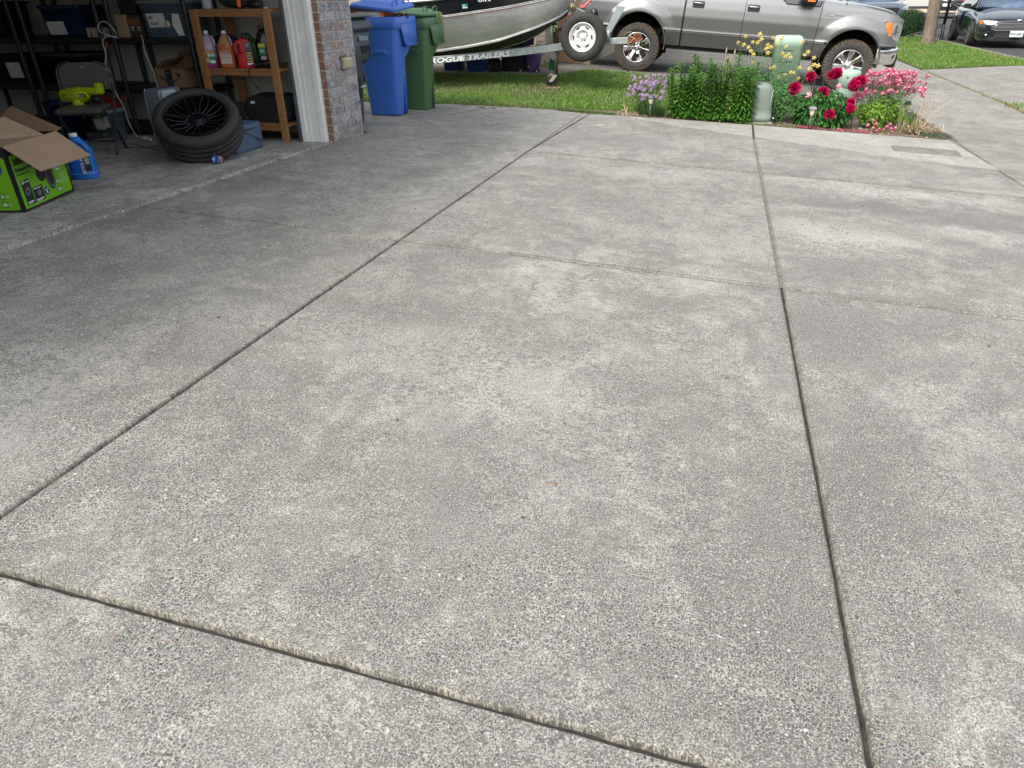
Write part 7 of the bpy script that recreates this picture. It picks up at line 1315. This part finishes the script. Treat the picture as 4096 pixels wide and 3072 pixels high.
for s in (-1, 1):
    mb = sb(); mb.prism([(s * .835, 1.75, .975), (s * .83, 4.0, 1.0), (s * .655, 3.5, 1.33), (s * .68, 2.25, 1.34)], (s * .012, 0, .006)); mb.build('side_window', M_gl, SD)
    mb = sb(); mb.loft([[(s * x, y, z) for x, z in rrect(.93, 1.10, .95, 1.06, .03)] for y in (1.78, 1.9)], True, True); mb.build('wing_mirror', CP, SD)
    mb = sb(); mb.prism([(s * .885, .34, .655), (s * .86, .20, .675), (s * .62, .07, .69), (s * .50, .03, .66), (s * .56, .03, .585), (s * .72, .09, .575), (s * .85, .20, .595)], (0, -.035, 0)); hl = mb.build('headlamp', M_lens, SD); mb = sb(); mb.prism([(s * .895, .30, .66), (s * .83, .14, .675), (s * .83, .14, .60), (s * .88, .26, .59)], (0, -.04, 0)); mb.build('indicator', M_amb, SD)
    for dx in (.56, .64): mb = sb(); mb.lathe([(.0001, -.012), (.025, -.01), (.03, .0)], (s * dx, .02 + (dx - .5) * .4, .635), 'y', 14); mb.build('bulb', M_chr, hl)
    mb = sb(); mb.prism([(s * .80, .16, .36), (s * .60, .045, .36), (s * .58, .045, .30), (s * .78, .16, .28)], (0, -.025, 0)); fg_ = mb.build('fog_lamp_pod', M_ink, SD); mb = sb(); mb.lathe([(.0001, -.01), (.03, -.005), (.032, .01)], (s * .69, .03, .325), 'y', 14); mb.build('fog_lamp', M_chr, fg_)
    for y in (1.0, 3.85):
        c = SM @ Vector((s * .86, y, .325)); T = axis_frame(c, SM.to_3x3() @ Vector((s, 0, 0))); mb = MB(); mb.T = T; tyre(mb, .325, .22, .235, 3); mb.build('tyre', M_rub, SD)
        mb = MB(); mb.T = T; mb.lathe([(.237, .09), (.225, .095), (.21, .03), (.0001, .02)], n=32); rm = mb.build('rim', mat('dark_rim_back', (.05, .05, .055), .5, .5), SD)
        for k in range(10): mb = MB(); mb.T = T @ Matrix.Rotation(2 * PI * k / 10, 4, 'Z'); mb.prism([(.03, -.018, .075), (.225, -.024, .09), (.225, .024, .09), (.03, .018, .075)], (0, 0, .012)); mb.build('spoke', M_steel, rm)
    for y in (1.0, 3.85):
        mb = sb(); mb.grid([[(s * (.915 + .012), y + r_ * math.cos(a), .33 + r_ * math.sin(a)) for r_ in (.34, .375)] for a in [PI * i / 16 for i in range(17)]]); mb.grid([[(s * .93, y + .355 * math.cos(a), .33 + .355 * math.sin(a)), (s * .6, y + .355 * math.cos(a), .33 + .355 * math.sin(a))] for a in [PI * i / 16 for i in range(17)]]); mb.build('wheel_arch', M_ink, SD)
mb = sb(); mb.prism([(-.44, -.005, .62), (.44, -.005, .62), (.62, .0, .47), (.50, .0, .44), (-.50, .0, .44), (-.62, .0, .47)], (0, -.03, 0)); gr = mb.build('grille', M_ink, SD)
for k in range(5): z = .605 - k * .033; w_ = lerp(.45, .58, k / 4); mb = sb(); mb.box(-w_, w_, -.055, -.03, z - .008, z + .006, .003); mb.build('grille_bar', M_chr, gr)
mb = sb(); mb.tube([(-.44, -.035, .625), (-.63, -.03, .475), (-.50, -.035, .437), (.50, -.035, .437), (.63, -.03, .475), (.44, -.035, .625)], .008, 6); mb.build('grille_surround', M_chr, gr)
mb = sb(); mb.lathe([(.0001, -.02), (.055, -.018), (.062, -.008), (.062, .0)], (0, 0, 0), 'y', 24); mb.v = [tuple(SM @ Vector(((SM.inverted() @ Vector(p)).x, (SM.inverted() @ Vector(p)).y - .0 + .01, (SM.inverted() @ Vector(p)).z * .42 + .685))) for p in mb.v]; mb.build('emblem', M_chr, SD)
mb = sb(); mb.box(-.50, .50, -.02, .03, .24, .42, .02); mb.box(-.60, .60, .0, .1, .19, .22); mb.build('lower_intake', M_ink, SD)
for k in range(3): mb = sb(); mb.box(-.5, .5, -.03, -.015, .26 + k * .03, .265 + k * .03); mb.build('intake_bar', mat('dark_slat', (.10, .10, .10), .5), SD)
mb = sb(); mb.box(-.155, .155, -.065, -.055, .285, .435, .003); lpm = mb.build('number_plate', mat('plate_white', (.70, .72, .72), .4), SD)
Tp = SM @ frame((-.145, -.067, .325), (1, 0, 0), (0, 0, 1)); mb = MB(); mb.T = Tp; mb.prism([(.135, .0, .0), (.175, .0, .0), (.165, .06, .0), (.155, .085, 0), (.145, .05, 0)], (0, 0, .0012)); mb.build('plate_tree', mat('plate_teal', (.10, .45, .40)), lpm)
txt('894', Tp @ Matrix.Translation((.002, .005, .002)), .088, mat('plate_navy', (.04, .05, .12)), lpm, bold=.001, sx=.9); txt('JBB', Tp @ Matrix.Translation((.17, .005, .002)), .088, mat('plate_navy2', (.04, .05, .12)), lpm, bold=.001, sx=.8)
# ---------------------------------------------------------------- vehicles farther away
def suv(name, label, loc, rz, c, glassm):
    t = thing(name, label, 'car', loc, None, (0, 0, rz)); M_ = wmat(t); p = mat('suv_paint', c, .2, .2, coat=1.0)
    def b(): m_ = MB(); m_.T = M_; return m_
    ss = [sec(y, w, zl, zb_, zt_) for y, w, zl, zb_, zt_ in ((0, .7, .45, .85, .92), (.08, .85, .35, .90, .97), (.3, .93, .32, .96, 1.04), (1.2, .95, .32, 1.03, 1.12), (1.6, .95, .32, 1.08, 1.14), (4.3, .95, .32, 1.1, 1.16), (4.65, .9, .4, 1.05, 1.15))]
    mb = b(); mb.loft(ss, False, False); mb.add(ss[0], [tuple(range(15))], False); mb.add(ss[-1], [tuple(range(15))], False); mb.build('body', p, t, sub=1)
    mb = b(); mb.loft([[(-.86, 1.35, 1.05), (.86, 1.35, 1.05), (.86, 4.6, 1.08), (-.86, 4.6, 1.08)], [(-.70, 1.95, 1.68), (.70, 1.95, 1.68), (.70, 4.4, 1.70), (-.70, 4.4, 1.70)]], True, True, False); mb.build('cabin', p, t, bevel=.05)
    mb = b(); mb.prism([(-.78, 1.41, 1.12), (.78, 1.41, 1.12), (.68, 1.90, 1.62), (-.68, 1.90, 1.62)], (0, -.02, .02)); mb.build('windscreen', glassm, t); mb = b(); mb.prism([(-.75, 4.57, 1.15), (.75, 4.57, 1.15), (.66, 4.44, 1.6), (-.66, 4.44, 1.6)], (0, .02, .01)); mb.build('rear_window', glassm, t)
    for s in (-1, 1):
        mb = b(); mb.prism([(s * .85, 1.7, 1.14), (s * .85, 4.4, 1.15), (s * .72, 4.25, 1.6), (s * .73, 2.1, 1.6)], (s * .015, 0, 0)); mb.build('side_window', M_gl, t)
        mb = b(); mb.loft([[(s * x, y, z) for x, z in rrect(.96, 1.14, 1.06, 1.2, .03)] for y in (1.6, 1.72)], True, True); mb.build('wing_mirror', p, t)
        mb = b(); mb.prism([(s * .88, .18, .9), (s * .62, .02, .88), (s * .60, .02, .76), (s * .86, .14, .74)], (0, -.04, 0)); mb.build('headlamp', M_lens, t)
        mb = b(); mb.prism([(s * .9, 4.6, 1.1), (s * .72, 4.69, 1.1), (s * .74, 4.69, .88), (s * .9, 4.6, .88)], (0, .03, 0)); mb.build('tail_lamp', M_red, t)
        for y in (.95, 3.75):
            cc = M_ @ Vector((s * .87, y, .36)); T = axis_frame(cc, M_.to_3x3() @ Vector((s, 0, 0))); mb = MB(); mb.T = T; tyre(mb, .36, .24, .23, 3); mb.build('tyre', M_rub, t); mb = MB(); mb.T = T; mb.lathe([(.232, .1), (.2, .07), (.0001, .09)], n=20); mb.build('rim', M_steel, t)
    mb = b(); mb.box(-.5, .5, -.03, .05, .62, .86, .02); g_ = mb.build('grille', M_ink, t); mb = b(); mb.box(-.5, .5, -.05, -.03, .8, .84, .005); mb.build('grille_bar', M_chr, g_)
    mb = b(); mb.box(-.2, .2, 4.66, 4.70, .62, .76); mb.build('number_plate', M_wprint, t); return t
suv('parked_suv', 'dusty blue grey suv parked beyond the truck bonnet', (5.85, 33.6, -.14), math.radians(4), (.10, .13, .18), M_ws)
suv('parked_suv', 'dark suv seen from behind between the tree and the black sedan', (13.4, 54.0, -.14), math.radians(160), (.012, .015, .022), M_gl)
# far hedge and house at the top right
t = thing('far_hedge', 'rust and green shrubs across the road at the top edge', 'hedge', (19, 86, -.1)); mb = MB()
for i in range(2600): p = Vector((18.2 + R.gauss(0, 1.2), 84 + R.gauss(0, 1), .6 + abs(R.gauss(0, .8)))); leaf(mb, p, (R.gauss(0, 1), R.gauss(0, 1), .6), .35, .12, .3, 2)
mb.build('foliage', leafmat('hedge_green', [(.03, .06, .02), (.09, .10, .03), (.22, .10, .04)]), t, recalc=False)
t = thing('far_house', 'pale house wall across the road at the top edge', 'house', (12, 95, 0)); mb = MB(); mb.box(6, 30, 92, 100, -.3, 3.2); mb.build('wall', mat('pale_siding', (.55, .54, .50), .8), t); mb = MB(); mb.prism([(5.4, 91.4, 3.2), (5.4, 96, 6), (5.4, 100.6, 3.2)], (25.2, 0, 0)); mb.build('roof', bpy.data.materials['roof_shingles'], t); mb = MB(); mb.box(14, 18, 91.95, 92.05, -.1, 2.2); mb.build('garage_door', M_white, t)
